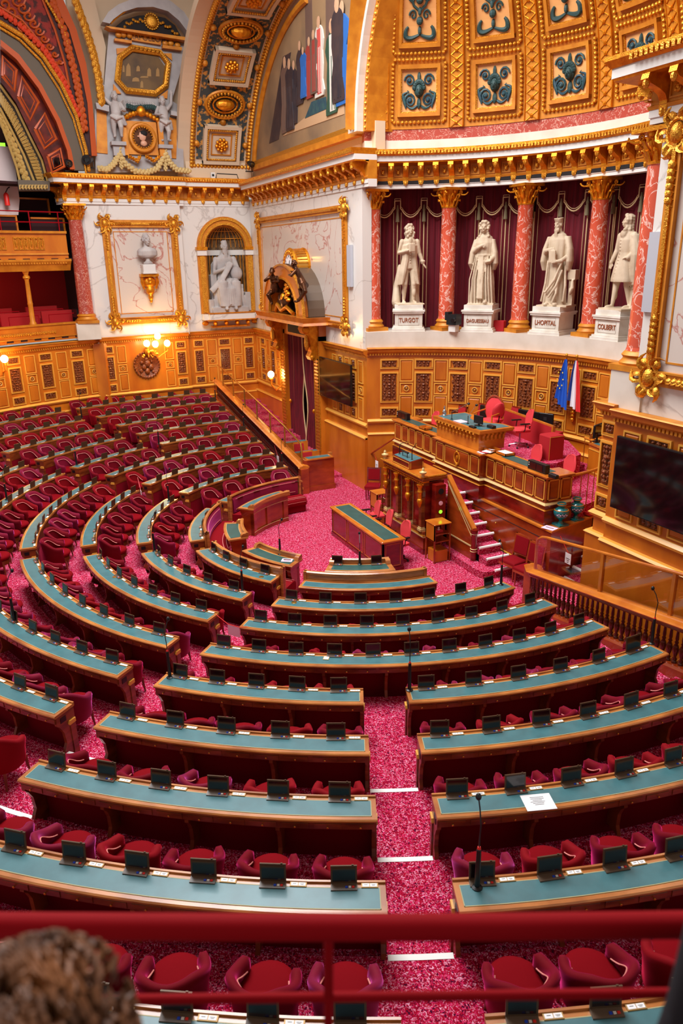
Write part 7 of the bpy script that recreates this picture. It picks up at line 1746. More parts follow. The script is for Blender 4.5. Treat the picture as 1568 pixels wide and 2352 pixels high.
F.body([(0, .22, .2, .14, .12, .05), (.4, .2, .2, .12, .1, .05), (.62, .2, .2, .13, .11, .05), (.64, .2, .2, .05, .05, 0)]); F.m.bb(-.36, .36, -.3, .34, -.01, .035)
F.limb([(-.2, .2, .9), (-.28, .25, .4), (-.3, .2, .05)], [.06, .09, .12])
place(F.make('stone_statue', 'statue'), 0, 'pale stone statue of a standing man in coat and breeches holding a book')
# 2 long robe, wig
F = Fig()
F.body([(0, 0, .03, .33, .26, .06), (.15, 0, .03, .32, .25, .08), (.6, 0, .02, .27, .21, .09), (1.0, 0, .01, .22, .17, .07), (1.2, 0, 0, .22, .15, .05), (1.42, 0, 0, .24, .15, .03), (1.55, 0, .01, .2, .12, .02), (1.63, 0, .02, .08, .07, 0)], k=11)
for s in (-1, 1):
    F.m.loft([[(s*(.2+.07*cos(t)), .04+.1*sin(t), 1.5) for t in [pi*2*i/12 for i in range(12)]], [(s*(.28+.08*cos(t)), .0+.13*sin(t), 1.2) for t in [pi*2*i/12 for i in range(12)]], [(s*(.3+.09*cos(t)), -.03+.15*sin(t), .95) for t in [pi*2*i/12 for i in range(12)]], [(s*(.27+.05*cos(t)), .0+.08*sin(t), .8) for t in [pi*2*i/12 for i in range(12)]]])
F.limb([(-.28, -.05, 1.2), (-.12, -.2, 1.32), (-.03, -.2, 1.36)], [.065, .05, .035]); F.hand((-.04, -.2, 1.36), (1, -.1, .2), (0, 1, 0))
F.limb([(.3, -.05, 1.12), (.2, -.22, 1.02), (.14, -.24, 1.0)], [.065, .05, .035]); F.hand((.15, -.24, 1.0), (-1, -.1, -.1), (0, 1, 0)); F.m.loft([[(.06, -.26, .98), (.22, -.3, 1.0), (.22, -.28, 1.03), (.06, -.24, 1.01)], [(.08, -.2, .93), (.24, -.22, .95), (.24, -.2, .98), (.08, -.18, .96)]])
folds(F, (-.18, .18), 1.15, (-.3, .3), .02, (-.13, -.24, -.24), 9, .022); F.m.loft([[(-.1, -.15, 1.15), (.02, -.17, 1.15), (.02, -.13, 1.15), (-.1, -.11, 1.15)], [(-.1, -.24, .7), (.03, -.25, .7), (.03, -.2, .7), (-.1, -.19, .7)], [(-.1, -.32, .14), (.06, -.33, .14), (.06, -.27, .14), (-.1, -.26, .14)]])
F.m.tube([(.21*cos(rad(a)), .0-.155*abs(sin(rad(a))), 1.14) for a in range(0, 181, 15)], .022, 6)
F.head((0, -.03, 1.64), -.1, .15, 1.08, wig=1.15); F.m.bb(-.34, .34, -.3, .32, -.02, .03)
F.ell((.12, -.27, .06), (.06, .1, .05))
place(F.make('stone_statue', 'statue'), 1, 'pale stone statue of a robed man with long wig and a hand on his chest')
# 3 bearded with cap
F = Fig()
F.body([(0, 0, .04, .3, .26, .06), (.2, 0, .03, .27, .24, .08), (.6, .02, .02, .23, .2, .09), (1.0, 0, .01, .21, .17, .07), (1.25, 0, 0, .23, .15, .05), (1.45, 0, .01, .24, .15, .03), (1.56, 0, .02, .17, .12, .02), (1.62, 0, .03, .08, .07, 0)], k=9, ph=1)
for s in (-1, 1):
    F.m.loft([[(s*(.22+.07*cos(t)), .03+.1*sin(t), 1.52) for t in [pi*2*i/12 for i in range(12)]], [(s*(.3+.08*cos(t)), .0+.12*sin(t), 1.25) for t in [pi*2*i/12 for i in range(12)]], [(s*(.32+.09*cos(t)), -.02+.15*sin(t), .98) for t in [pi*2*i/12 for i in range(12)]], [(s*(.3+.06*cos(t)), .0+.1*sin(t), .78) for t in [pi*2*i/12 for i in range(12)]]])
F.limb([(-.3, -.05, 1.15), (-.2, -.2, 1.22), (-.08, -.24, 1.25)], [.06, .05, .035]); F.hand((-.1, -.24, 1.25), (1, -.1, .0), (0, 1, 0))
F.limb([(.3, -.05, 1.1), (.2, -.22, 1.0), (.08, -.26, .98)], [.06, .05, .035]); F.hand((.09, -.26, .98), (-1, -.1, -.1), (0, 1, 0)); F.m.loft([[(-.1, -.28, .95), (.08, -.3, .95), (.08, -.24, .95), (-.1, -.22, .95)], [(-.12, -.27, 1.22), (.06, -.29, 1.22), (.06, -.23, 1.22), (-.12, -.21, 1.22)]])
for a, b in (((.2, -.2, .95), (-.15, -.26, .3)), ((.22, -.18, .8), (-.05, -.28, .2)), ((-.15, -.18, 1.0), (-.25, -.22, .1)), ((.15, -.2, .6), (.05, -.28, .06)), ((.26, -.1, .9), (.28, -.14, .1))): F.m.tube([a, ((a[0]+b[0])/2+.04, (a[1]+b[1])/2-.03, (a[2]+b[2])/2-.05), b], [.028, .035, .03], 6)
F.head((0, -.02, 1.63), -.45, .1, 1.05, beard=.14, cap=1); F.m.bb(-.34, .44, -.3, .32, -.02, .03)
F.m.bb(.33, .45, .0, .16, .0, .62).bb(.3, .5, -.04, .2, .58, .8); F.m.tube([(.45, -.06, .58), (.46, -.08, .4), (.42, -.08, .28), (.4, -.06, .4)], [.03, .05, .05, .03], 6); F.ell((-.1, -.26, .04), (.06, .1, .05)); F.ell((.14, -.27, .04), (.06, .1, .05))
place(F.make('stone_statue', 'statue'), 2, 'pale stone statue of a bearded man in flat cap and wide sleeved robe')
# 4 frock coat walking
F = Fig()
for s, fy in ((-1, -.14), (1, .08)):
    F.limb([(s*.09, .02, .9), (s*.12, fy*.4-.02, .5), (s*.15, fy+.03, .1)], [.1, .072, .042]); F.ell((s*.14, fy*.8+.04, .3), (.057, .066, .12)); F.ell((s*.16, fy-.05, .045), (.048, .13, .045)); F.ell((s*.16, fy+.04, .04), (.04, .05, .05))
F.body([(.56, 0, 0, .31, .22, .05), (.62, 0, 0, .31, .22, .05), (.9, 0, 0, .25, .18, .05), (1.15, 0, 0, .18, .14, .02), (1.4, 0, 0, .21, .15, .02), (1.54, 0, .01, .19, .12, 0), (1.62, 0, .02, .08, .07, 0)], k=7)
for i in range(13): F.ell((-.03-.012*(i > 7)*(i-7), -.155-.06*(i/12), 1.4-.065*i), (.013, .013, .013))
F.limb([(-.22, .0, 1.48), (-.3, .02, 1.2), (-.33, -.1, .95)], [.075, .068, .045]); F.hand((-.33, -.1, .94), (.1, -.3, -1)); F.limb([(.22, 0, 1.48), (.33, .04, 1.22), (.2, -.1, 1.05)], [.08, .08, .05]); F.hand((.2, -.1, 1.05), (-1, -.3, -.1))
F.m.loft([[(.2+.12*cos(t), .05+.12*sin(t), 1.5) for t in [2*pi*i/12 for i in range(12)]], [(.3+.14*cos(t), .06+.16*sin(t), 1.1) for t in [2*pi*i/12 for i in range(12)]], [(.28+.16*cos(t)*(1+.2*sin(3*t)), .1+.16*sin(t), .7) for t in [2*pi*i/12 for i in range(12)]], [(.26+.13*cos(t), .12+.12*sin(t), .5) for t in [2*pi*i/12 for i in range(12)]]])
F.head((0, -.02, 1.63), -.75, 0, 1.05, wig=1.0); F.ell((0, -.12, 1.52), (.09, .05, .08)); F.m.bb(-.36, .42, -.34, .34, -.02, .03); F.m.bb(.16, .44, .08, .34, 0, .42).bb(.2, .46, .06, .36, .42, .5)
place(F.make('stone_statue', 'statue'), 3, 'pale stone statue of a wigged man striding in a buttoned frock coat')
# seated niche statue  (faces +x)
F = Fig(); F.m.bb(-.55, .55, -.45, .25, -.02, .14).bb(-.45, .45, -.3, .3, .14, .6).bb(-.48, -.3, -.1, .4, .1, .95).bb(.3, .5, -.1, .4, .1, .7).bb(-.62, -.48, -.35, -.1, 0, .34).bb(.5, .66, -.3, .1, .02, .5)
F.body([(.55, 0, .08, .32, .26, .04), (.9, 0, .1, .27, .2, .05), (1.15, 0, .08, .27, .19, .04), (1.35, 0, .06, .26, .17, .02), (1.45, 0, .05, .14, .11, 0), (1.5, 0, .04, .07, .07, 0)], k=7)
for s in (-1, 1):
    F.limb([(s*.13, .0, .68), (s*.2, -.36, .74), (s*.15, -.42, .2)], [.17, .14, .11]); F.ell((s*.14, -.5, .1), (.06, .14, .05))
    F.m.loft([[(s*.2+.17*cos(t)*(1+.1*sin(5*t)), -.34+.15*sin(t), .78) for t in [2*pi*i/16 for i in range(16)]], [(s*.19+.17*cos(t)*(1+.14*sin(5*t)), -.38+.15*sin(t), .45) for t in [2*pi*i/16 for i in range(16)]], [(s*.16+.19*cos(t)*(1+.14*sin(5*t+1)), -.4+.16*sin(t), .16) for t in [2*pi*i/16 for i in range(16)]]])
for i in range(7): F.m.tube([(-.2+.07*i, -.2, .86), (-.14+.05*i, -.48+.02*sin(i), .6), (-.22+.07*i, -.52, .2)], [.03, .035, .03], 6)
F.limb([(-.27, .05, 1.32), (-.36, -.1, 1.0), (-.05, -.25, 1.12)], [.085, .075, .045]); F.hand((-.07, -.25, 1.13), (1, -.1, .3), (0, 1, 0)); F.limb([(.27, .05, 1.32), (.36, -.08, 1.05), (.06, -.25, 1.18)], [.09, .08, .05]); F.hand((.06, -.27, 1.19), (-1, -.1, .2), (0, 1, 0))
F.ell((.27, -.25, .98), (.18, .18, .18)); F.m.tube([(-.55, -.4, .55), (-.2, -.38, .85), (.12, -.3, 1.25)], [(.09, .04)]*3, 8); F.m.loft([[(.4, -.38, .1), (.62, -.3, .1), (.62, -.24, .1), (.4, -.32, .1)], [(.4, -.3, .42), (.62, -.22, .42), (.62, -.16, .42), (.4, -.24, .42)]])
F.m.loft([[(-.3+.0*i, .12, 1.35) for i in (0,)]*1+[(-.42, .1, 1.2), (-.46, .2, .8), (-.5, .1, .5), (-.3, .3, .5)], [(-.25, .22, 1.4), (-.35, .25, 1.2), (-.36, .3, .8), (-.4, .3, .5), (-.2, .35, .5)]])
F.head((0, .0, 1.5), .15, .2, 1.15, beard=.08, curls=1); F.ell((0, .02, 1.5+.25), (.1, .11, .05))
o = F.make('seated_statue', 'statue_grey', .014); o.location = (-14.98, 1.38, 4.98); o.rotation_euler = (0, 0, pi/2); o.scale = (1.38, 1.05, 1.55); tag(o, 'grey stone statue of a seated bearded thinker holding a globe', 'statue')
# bust with console
F = Fig(); F.m.lathe([(.14, 0), (.15, .04), (.07, .1), (.06, .16), (.1, .2)], (0, 0, 0), 14)
F.body([(.17, 0, 0, .07, .06, 0), (.2, 0, 0, .2, .11, 0), (.26, 0, 0, .3, .14, .03), (.38, 0, 0, .3, .15, .03), (.45, 0, .0, .25, .12, .0), (.5, 0, .0, .1, .08, 0)]); F.head((0, -.02, .53), .3, 0, 1.4, curls=1)
bp_ = onplane(337, 607, (-14.72, -.42), BB_); o = F.make('marble_bust', 'statue_grey', .012); o.location = (bp_.x+.3, bp_.y, bp_.z+.0); o.rotation_euler = (0, 0, pi/2); o.scale = (1.25, 1.25, 1.25); tag(o, 'grey marble bust of a man on a small column inside the gilt frame', 'bust')
o = MB().use('white').bbb(-.2, .2, -.24, .24, -.34, 0, .02).bb(-.22, .22, -.26, .26, -.34, -.28).build('bust_plinth', 'white'); o.location = (bp_.x+.28, bp_.y, bp_.z); tag(o, 'small white plinth under the grey marble bust', 'plinth')
r = thing('gilt_console', (bp_.x+.2, bp_.y, bp_.z-.35)); m = MB().use('gold').bb(-.2, .22, -.34, .34, -.1, .0).ell((.0, 0, -.3), (.18, .26, .22)).ell((.05, 0, -.22), (.2, .12, .14)).ell((0, 0, -.6), (.14, .17, .2)).ell((0, 0, -.85), (.1, .1, .14)).ell((0, 0, -1.0), (.06, .06, .07))
for s in (-1, 1): m.tube([(.05, s*.28, -.05), (.1, s*.3, -.3), (.05, s*.22, -.55)], [.05, .07, .04], 6)
m.build('carved_bracket', 'gold', r, smooth=True); tag(r, 'gilt carved console bracket carrying the bust', 'bracket')
# putti
def putto(mt, nm, armup=-1, pose='stand'):
    F = Fig()
    if pose == 'stand':
        for s in (-1, 1): F.limb([(s*.07, 0, .42), (s*.09, -.05*s-.02, .24), (s*.08, .03-.04*s, .05)], [.085, .062, .035]); F.ell((s*.09, -.05-.04*s, .03), (.035, .07, .03))
        F.body([(.36, 0, .01, .11, .09, 0), (.45, 0, 0, .125, .1, 0), (.56, 0, -.02, .12, .11, 0), (.7, 0, 0, .13, .1, 0), (.8, 0, .01, .1, .08, 0), (.85, 0, .02, .05, .05, 0)])
        F.limb([(armup*.13, 0, .78), (armup*.24, 0, .9), (armup*.26, -.02, 1.12)], [.05, .045, .03]); F.hand((armup*.26, -.02, 1.12), (0, 0, 1), (0, 1, 0), .8)
        F.limb([(-armup*.13, 0, .78), (-armup*.22, -.04, .62), (-armup*.16, -.18, .6)], [.05, .045, .03]); F.hand((-armup*.16, -.18, .6), (armup*.3, -1, 0), (0, 0, 1), .8)
        F.head((0, 0, .83), armup*-.3, .1, .92, curls=1)
        F.m.tube([(-.14, -.08, .5), (0, -.14, .42), (.15, -.06, .48), (.2, .02, .3)], [.04, .05, .05, .06], 6)
        for s in (-1, 1): F.m.tube([(s*.06, .1, .75), (s*.2, .14, .85), (s*.26, .14, .7)], [(.03, .06), (.02, .1), (.02, .05)], 6)
    else:
        F.body([(.0, 0, .06, .13, .14, 0), (.12, 0, .04, .16, .15, 0), (.28, 0, -.02, .12, .11, 0), (.42, 0, -.1, .135, .11, 0), (.52, 0, -.14, .09, .08, 0), (.56, 0, -.15, .05, .05, 0)])
        F.limb([(-.1, .1, .06), (-.2, -.1, -.08), (-.1, -.05, -.32)], [.1, .08, .045]); F.limb([(.1, .1, .06), (.26, .2, -.1), (.3, .0, -.36)], [.1, .08, .045]); F.ell((-.08, -.12, -.35), (.04, .08, .035)); F.ell((.3, -.08, -.39), (.04, .08, .035))
        F.limb([(-.13, -.12, .48), (-.24, -.24, .38), (-.1, -.32, .45)], [.055, .05, .032]); F.hand((-.1, -.32, .45), (1, -.2, .2), (0, 0, 1), .8)
        F.limb([(.13, -.12, .48), (.22, -.24, .34), (.1, -.34, .36)], [.055, .05, .032]); F.hand((.1, -.34, .36), (-1, -.2, .1), (0, 0, 1), .8)
        F.head((0, -.18, .54), .2*armup, .25, .95, curls=1)
    return F.make(nm, mt, .012)
for x, y, au, lb in ((958, 1155, -1, 'white putto with raised arm on the far side of the medallion cartouche'), (1338, 1185, 1, 'white putto with raised arm between the medallion and the coffered arch')):
    p_ = onplane(x/z_, y/z_, UA, UB); o = putto('statue_grey', 'putto_statue', au); o.location = (p_.x+.36, p_.y, p_.z+.05); o.rotation_euler = (0, 0, pi/2+.2*au); o.scale = (1.42,)*3; tag(o, lb, 'statue')
for px, py, au, lb, rz in ((631, 672, 1, 'bronze putto leaning on the far side of the clock', .9), (692, 660, -1, 'large bronze putto kneeling on the arched pediment before the clock', -.7)):
    p_ = aty(px, py, 1.62); o = putto('bronze', 'putto_statue', au, 'kneel'); o.location = p_; o.rotation_euler = (0, 0, rz); o.scale = (1.08,)*3; tag(o, lb, 'statue')
# clock
root = thing('wall_clock', (-9.45, 2.2, 6.95)); tag(root, 'round gilt drum clock above the arched pediment of the far doorway', 'clock')
c_ = aty(668, 612, 1.95); cx_, cz_ = c_.x-.1, c_.z
def ydisc(m, R0, R1, y0, y1, n=32): m.loft([[(cx_+R0*cos(2*pi*i/n), y0, cz_+R0*sin(2*pi*i/n)) for i in range(n)], [(cx_+R1*cos(2*pi*i/n), y1, cz_+R1*sin(2*pi*i/n)) for i in range(n)]])
m = MB().use('brass'); ydisc(m, .56, .54, 2.5, 1.97); RB(m, 'drum', None, 40)
m = MB().use('gold')
for R_, y_, r_ in ((.56, 2.45, .05), (.54, 1.97, .07), (.42, 1.93, .04)): m.tube([(cx_+R_*cos(2*pi*i/32), y_, cz_+R_*sin(2*pi*i/32)) for i in range(33)], r_, 6)
for i in range(24): a = 2*pi*i/24; m.ell((cx_+.48*cos(a), 1.91, cz_+.48*sin(a)), (.05, .04, .05), 6, 4)
for i in range(30): a = 2*pi*i/30; m.tube([(cx_+.56*cos(a), 2.05, cz_+.56*sin(a)), (cx_+.575*cos(a), 2.4, cz_+.575*sin(a))], .014, 4)
RB(m, 'gilt_rim', None, True)
m = MB().use('paper'); ydisc(m, .42, .40, 1.96, 1.92); RB(m, 'dial'); m = MB().use('dark')
for i in range(12): a = 2*pi*i/12; m.box((cx_+.33*cos(a), 1.915, cz_+.33*sin(a)), (.03, .01, .07))
RB(m, 'numerals'); m = MB().use('dark').tube([(cx_, 1.91, cz_), (cx_+.1, 1.91, cz_+.2)], .012, 4); RB(m, 'hour_hand'); m = MB().use('dark').tube([(cx_, 1.905, cz_), (cx_-.26, 1.905, cz_-.1)], .01, 4); RB(m, 'minute_hand')
m = MB().use('gold')
for i in range(8): m.ell((cx_+.04+.1*sin(i*2), 1.8, cz_-.6-.07*i), (.13, .1, .08), 8, 6)
RB(m, 'gilt_garland', None, True)
# ---------------------------------------------------------------- balustrades with glass screens
def balustrade(nm, lb, path, zr0, slope, h, n, side, far):
    root = thing('balustrade', (path[0][0], path[0][1], 0)); tag(root, lb, 'balustrade'); W_ = Wall(path); Lt = W_.L[-1]
    zs = [zr0+slope*l for l in W_.L]
    def sw(prof, mt, name, sm=False): RB(MB().use(mt).sweep(path, prof, zs=zs), name, None, sm, root)
    sw([(-.16, -.05), (-.18, -.02), (-.14, .0), (-.06, .02), (-.04, .035), (.04, .035), (.06, .02), (.14, 0), (.18, -.02), (.16, -.05)], 'oak_rail', 'top_rail')
    sw([(-.1, -.13), (-.13, -.1), (-.12, -.05), (.12, -.05), (.13, -.1), (.1, -.13)], 'mahogany', 'under_rail')
    sw([(-.13, -h-.25), (-.13, -h+.02), (-.1, -h+.06), (.1, -h+.06), (.13, -h+.02), (.13, -h-.25)], 'mahogany', 'plinth')
    bm = MB().use('baluster_wood').lathe([(.045, 0), (.045, .05), (.03, .07), (.045, .1), (.022, .15), (.05, .27), (.056, .33), (.04, .40), (.022, .45), (.036, .48), (.022, .51), (.03, .56), (.022, .72), (.036, .76), (.04, .8)], n=10)
    sc = (h-.17)/.8; b0 = bm.build('baluster', 'baluster_wood', root, smooth=50); me = b0.data
    for i in range(n):
        t = .22+(Lt-.3)*i/(n-1); q, d, nn = W_.at(t); o = b0 if i == 0 else b0.copy()
        if i: COL.objects.link(o)
        o.matrix_parent_inverse = Matrix.Translation(-root.location); o.location = (q.x, q.y, zr0+slope*t-h+.05); o.scale = (1, 1, sc)
    q, d, nn = W_.at(.06); hh = h+.1; RB(MB().use('mahogany').bbb(q.x-.12, q.x+.12, q.y-.14, q.y+.14, max(0, zr0-h-.15), zr0-.05, .015), 'end_post', None, False, root)
    m = MB().use('carved_dark')
    return root, W_
mat('baluster_wood', (96, 34, 18), .25, coat=.5, c2=(62, 18, 8), scale=5); mat('carved_dark', (60, 20, 10), .4)
NBP = [(4.62, 1.85), (5.0, 1.6), (9.6, 1.5)]
balustrade('near', 'orange wood balustrade with turned dark balusters at the near end of the rows', NBP, .93, .145, .8, 38, 1, False)
FBP = [(-4.95, .58), (-14.6, .58)]
balustrade('far', 'long balustrade of dark turned balusters rising beside the far rows', FBP, .87, .147, .74, 84, -1, True)
def screen(lb, pts, zt, mt, post, lbg, z1off):
    root = thing('glass_screen', pts[0][:3]); tag(root, lb, 'glass screen')
    top = [Vector((x, y, z)) for x, y, z in zt]
    RB(MB().use(mt).tube(top, .03, 8), 'handrail', None, True, root)
    for (a, b), (c, d) in zip(zip(pts, zt), list(zip(pts, zt))[1:]):
        if b[2]-a[2] < .2 and d[2]-c[2] < .2: continue
        m = MB().use('glass'); m.loft([[(a[0], a[1]-.004, a[2]+.03), (c[0], c[1]-.004, c[2]+.03), (d[0], d[1]-.004, d[2]-.03), (b[0], b[1]-.004, b[2]-.03)], [(a[0], a[1]+.004, a[2]+.03), (c[0], c[1]+.004, c[2]+.03), (d[0], d[1]+.004, d[2]-.03), (b[0], b[1]+.004, b[2]-.03)]]); RB(m, 'glass_pane', None, False, root)
    for a, b in post: RB(MB().use(mt).tube([a, b], (.028, .028) if mt == 'brass' else [(.045, .03)]*2, 8 if mt == 'brass' else 4), 'post', None, False, root)
nr = lambda x: .93+.145*((x-5.0)+.45)
nx = (5.02, 5.35, 6.9, 8.5, 9.6)
screen('glass screen with orange wood rail standing on the near balustrade', [(x, 1.55, nr(x)+.03) for x in nx], [(5.0, 1.6, nr(5)+.02), (5.0, 1.6, nr(5)+.55), (5.06, 1.58, nr(5)+.7), (5.2, 1.56, nr(5.2)+.76)]+[(x, 1.55, nr(x)+.78) for x in nx[1:]], 'oak_rail', [((x, 1.55, nr(x)), (x, 1.55, nr(x)+.78)) for x in (6.85, 8.4)], '', 0)
fr = lambda x: .87+.147*(-4.95-x)
# glass panes of the near screen are built against matching rail points
def panes(root, pts, zt):
    for a, b, c, d in zip(pts, zt, pts[1:], zt[1:]):
        m = MB().use('glass'); m.loft([[(a[0], a[1]+s, a[2]), (c[0], c[1]+s, c[2]), (d[0], d[1]+s, d[2]), (b[0], b[1]+s, b[2])] for s in (-.004, .004)]); RB(m, 'glass_pane', None, False, root)
near_s = bpy.data.objects['glass_screen']
for c in kids(near_s):
    if c.name.startswith('glass_pane'): bpy.data.objects.remove(c)
panes(near_s, [(x, 1.55, nr(x)+.04) for x in nx], [(x, 1.55, nr(x)+.74) for x in nx])
fx = (-5.15, -6.6, -8.0, -9.4, -10.8, -12.2, -13.6)
screen('glass screen with brass posts along the far balustrade', [(x, .58, fr(x)) for x in fx[:1]], [(-5.12, .58, fr(-5.1)), (-5.12, .58, fr(-5.1)+.55), (-5.2, .58, fr(-5.1)+.68)]+[(x, .58, fr(x)+.74) for x in fx[1:]]+[(-14.2, .58, fr(-14.2)+.7)], 'brass', [((x, .58, fr(x)), (x, .58, fr(x)+.74)) for x in fx[1:]], '', 0)
far_s = bpy.data.objects['glass_screen.001']
panes(far_s, [(x, .58, fr(x)+.05) for x in fx], [(x, .58, fr(x)+.7) for x in fx])
# passages behind the balustrades
m = MB().use('oak_floor'); mat('oak_floor', (176, 98, 30), .3, c2=(150, 78, 20), scale=3, stretch=(.3, 3, 1), coat=.4)
for i in range(9): m.bb(5.3+i*.75, 6.05+i*.75 if i < 8 else 13, 1.62, 2.3, -.1, .12+.11*i)
struct(m.build('floor_near_passage'))
m = MB().use('carpet')
for i in range(12): m.bb(-6.1-(i+1)*.75, -6.1-i*.75, .7, 2.5, -.1, .1+.11*i)
struct(m.build('floor_far_passage'))
tag(MB().use('oak_rail').bb(-5.4, -5.04, .72, 1.62, 1.02, 1.06).use('leather').bb(-5.36, -5.1, .78, 1.55, 1.06, 1.066).use('mahogany').bb(-5.36, -5.08, .6, 1.66, .0, 1.02).bb(-5.39, -5.04, .58, 1.68, 0, .16).use('wood_top').bb(-5.45, -5.3, 1.6, 1.7, 0, 1.12).build('end_desk'), 'square mahogany desk end with green top closing the far balustrade', 'desk')
for i, (x, y, z, lb) in enumerate(((-5.85, 1.15, .1, 'first red chair behind the far end desk'), (-6.7, 1.2, .2, 'second red chair behind the far glass screen'))): side_chair(x, y, z, -pi/2, lb, 'red_box', 'oak_rail', .95)
for i, x in enumerate((-6.3, -7.3)):
    r = MB().use('oak_rail').bb(-.04, .04, -.45, .45, 0, .8).use('leather').bb(-.14, .02, -.4, .4, .8, .81).build('small_pew'); r.location = (x, 1.2, .18+.12*i); tag(r, ['wooden pew end between the two red chairs', 'wooden pew end with green ledge further up the far passage'][i], 'pew')
# near door steps
root = thing('side_steps', (4.7, 3.4, 0)); tag(root, 'red carpeted steps with white nosings between podium and near wall', 'steps')
for i in range(4):
    y = 3.2+i*.3; m = MB().use('carpet').bb(4.2-.25*(y-2.68), 5.15, y, 4.45, 0, .17*(i+1)); o = m.build('step', 'carpet', root); o.matrix_parent_inverse = Matrix.Translation(-root.location)
    MB().use('white_tape').tube([(4.24-.25*(y-2.68), y, .17*(i+1)), (5.1, y, .17*(i+1))], .035, 8).build('white_nosing', 'white_tape', o, smooth=True)
# hanging notices
def notice(px, py, y, lb, rx=0):
    p = aty(px, py, y); r = thing('hanging_notice', p); MB().use('paper').bb(-.09, .09, -.004, .004, -.12, .12).build('card', 'paper', r)
    m = MB().use('dark')
    for i in range(3): m.box((0, -.006, .0-.04*i), (.11-.03*i, .002, .012))
    m.build('printed_text', 'dark', r); MB().use('red_key').tube([(0, 0, .12), (-.3, 0, .42)], .006, 4).build('red_cord', 'red_key', r); return tag(r, lb, 'sign')
notice(1304, 1283, 2.9, 'white notice hanging on a red cord before the side steps')
notice(865, 1067, 2.6, 'small white notice hanging at the far podium steps')
notice(638, 1055, .45, 'small white notice hanging on the far balustrade'); notice(324, 1136, -4.0, 'small white notice at the end of a third block desk')
p = aty(324, 1136, -4.0); 
for o in [q for q in bpy.data.objects if q.name.startswith('hanging_notice')][-1:]:
    pp = at(324, 1136, ZK[2]-.15); o.location = pp
# pink card on the chain between second block and near block
p = at(537, 1449, ZK[2]-.1); r = thing('barrier_card', p, .6); MB().use('paper_pink').bb(-.13, .13, -.004, .004, -.1, .1).build('card', 'paper_pink', r); MB().use('red_key').tube([(-.38, 0, .22), (-.13, 0, .1), (.13, 0, .1), (.32, 0, .16)], .006, 4).build('red_cord', 'red_key', r); tag(r, 'pink card hanging on a red cord across the first radial aisle', 'sign')
# ---------------------------------------------------------------- foreground: gallery rail and visitors
root = thing('gallery_rail', tuple(at(784, 2300, 5.0))); tag(root, 'blurred dark red velvet rail of the visitors gallery across the foreground', 'rail')
dv = 1.38
def depthpt(px, py, d): v = CD+CR*((px-784)/FPX)-CU*((py-1176)/FPX); return CAMP+v*d
RB(MB().use('red_rail').tube([depthpt(x, 2126+(-2 if x > 1200 else 4*sin((x+100)/1700*pi)), dv) for x in (-250, 0, 300, 600, 900, 1200, 1568, 1800)], .0235, 14), 'top_rail', None, True)
P0 = depthpt(784, 2130, dv)
def dz(px, py):  # same vertical plane as the rail
    a = depthpt(0, 2126, dv); b = depthpt(1568, 2122, dv); n = Vector((a.y-b.y, b.x-a.x, 0)).normalized(); v = CD+CR*((px-784)/FPX)-CU*((py-1176)/FPX); return CAMP+v*((a-CAMP).dot(n)/v.dot(n))
RB(MB().use('red_rail').tube([dz(x, 2290-(x-784)*.012) for x in (-200, 250, 784, 1300, 1800)], .0095, 10), 'lower_rail', None, True)
RB(MB().use('red_rail').tube([dz(754, 2135), dz(754, 2560)], .0095, 10), 'post', None, True)
# seated visitor seen from behind
h = depthpt(88, 2450, .95); root = thing('person', (h.x, h.y, h.z-1.0)); tag(root, 'out of focus visitor with curly brown hair in the lower corner', 'person')
F = Fig(); F.m.T = Matrix.Translation(h) @ Matrix.Rotation(YAW+pi/2, 4, 'Z'); 
F.ell((0, 0, 0), (.078, .098, .115)); F.limb([(0, .02, -.05), (0, .03, -.2)], [.055, .06]); F.body([(-.22, 0, .04, .12, .08, 0), (-.28, 0, .05, .2, .1, 0), (-.5, 0, .06, .2, .12, 0), (-.8, 0, .06, .18, .12, 0)], n=20)
for s in (-1, 1): F.limb([(s*.19, .05, -.28), (s*.24, .08, -.55), (s*.2, -.1, -.7)], [.055, .045, .035]); F.hand((s*.2, -.12, -.7), (0, -1, 0))
F.head((0, .0, -.13), 0, 0, 1.05)
o = F.make('body', 'skin', .012); o.parent = root; o.matrix_parent_inverse = Matrix.Translation(-root.location)
m = MB().use('hair'); T = Matrix.Translation(h) @ Matrix.Rotation(YAW+pi/2, 4, 'Z'); m.T = T; R_ = random.Random(3)
m.ell((0, .02, .015), (.092, .112, .115), 16, 12)
for i in range(620):
    a = R_.uniform(0, 2*pi); e = R_.uniform(-.5, 1.4); c, s_ = cos(e), sin(e); b = Vector((.095*c*cos(a), .01+.115*c*sin(a), .02+.115*s_)); 
    if b.y < -.06 and b.z < .06: continue
    n = b.normalized(); sd = n.orthogonal().normalized(); sd2 = n.cross(sd); pts = []
    for k_ in range(6): t = k_/5; pts.append(b+n*(.028*sin(t*3.1)+.004)+sd*(.02+.02*sin(i))*t+sd2*.013*sin(t*8+i))
    m.tube(pts, [.0045, .005, .0045, .004, .003, .0015], 4)
RB(m, 'curly_hair', None, True)
mw = MB().use('cloth_navy'); mw.T = T; mw.loft([[(.23*cos(t)*k, .06+.14*sin(t)*k, z) for t in [2*pi*i/18 for i in range(18)]] for z, k in ((-.21, .35), (-.25, .8), (-.34, 1.05), (-.6, 1.0), (-.85, .95))]); RB(mw, 'jacket', None, True)
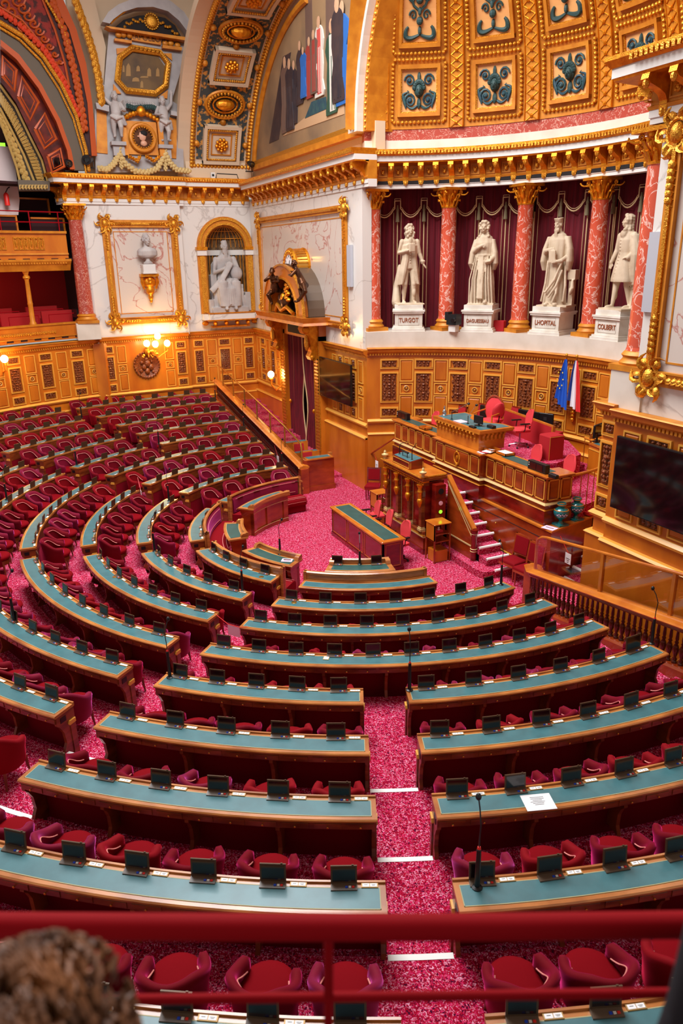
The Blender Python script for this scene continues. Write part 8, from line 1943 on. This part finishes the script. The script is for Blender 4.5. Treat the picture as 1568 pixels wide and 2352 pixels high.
# standing visitor, only a dark sleeve enters the frame
h = depthpt(1985, 1985, 1.1); root = thing('person', (h.x, h.y, h.z-1.2)); tag(root, 'dark sleeved arm of a visitor cutting into the picture edge beside the rail', 'person')
F = Fig(); F.m.T = Matrix.Translation(h) @ Matrix.Rotation(YAW+pi/2, 4, 'Z'); F.head((0, 0, .16), 0, 0, 1.0, curls=1); F.body([(-.5, 0, .04, .15, .1, 0), (-.2, 0, .04, .17, .1, 0), (.05, 0, .04, .18, .09, 0), (.12, 0, .04, .08, .07, 0)], n=20)
for s in (-1, 1): F.limb([(s*.2, .04, .05), (s*.23, .06, -.24), (s*.22, -.02, -.48)], [.05, .042, .03]); F.hand((s*.22, -.03, -.5), (0, -.2, -1))
o = F.make('body', 'skin', .014); o.parent = root; o.matrix_parent_inverse = Matrix.Translation(-root.location)
m = MB().use('cloth_navy'); m.T = Matrix.Translation(h) @ Matrix.Rotation(YAW+pi/2, 4, 'Z'); m.loft([[(.21*cos(t)*k, .04+.125*sin(t)*k, z) for t in [2*pi*i/18 for i in range(18)]] for z, k in ((.12, .5), (.07, .95), (-.2, .95), (-.55, .9))])
for s in (-1, 1): m.tube([(s*.19, .04, .06), (s*.232, .06, -.24), (s*.222, -.01, -.46)], [.066, .056, .046], 12).ell((s*.19, .04, .06), (.068, .068, .068)).ell((s*.232, .06, -.24), (.057, .057, .057))
RB(m, 'dark_jacket', None, True)
struct(MB().use('gallery_dark').prism([tuple(dz(-400, 2130))[:2], tuple(dz(2000, 2120))[:2], (19, -5.5), (17, -10.5)], 5.0, 5.05).build('floor_visitors_gallery'))

# small things on the apse ledge and by the far steps
a = rad(140.2); r = thing('ledge_projector', (1.2+6.0*cos(a)+.3, .79+6.0*sin(a)+.1, 4.925), .4); MB().use('white').bb(-.12, .12, -.1, .1, 0, .2).build('stand', 'white', r); MB().use('black').bb(-.17, .17, -.14, .14, .2, .5).bb(-.26, -.14, -.1, .12, .32, .56).tube([(.1, -.12, .35), (.1, -.22, .33)], .07, 10).build('body', 'black', r); tag(r, 'black stage projector on a white stand beside the second statue pedestal', 'projector')
a = rad(126.2); o = MB().use('red_box').bbb(-.2, .2, -.12, .12, 0, .3, .01).build('red_case', 'red_box'); o.location = (1.2+6.35*cos(a), .79+6.35*sin(a), 4.925); o.rotation_euler = (0, 0, a+pi/2); tag(o, 'small red case on the ledge right of the second statue pedestal', 'case')
p = at(1045, 1, 0) if False else None
root = thing('steps_handrail', (-3.3, 2.4, 1.3)); tag(root, 'thin wooden handrail climbing to the podium at the far steps', 'handrail')
pa_, pb_ = aty(846, 1046, 2.55), aty(906, 1006, 2.62); RB(MB().use('mahogany').tube([pa_, pb_], .028, 7), 'rail', None, True)
RB(MB().use('brass').tube([(pa_.x+.15, 2.55, pa_.z), (pa_.x+.15, 2.7, pa_.z)], .012, 5), 'bracket')
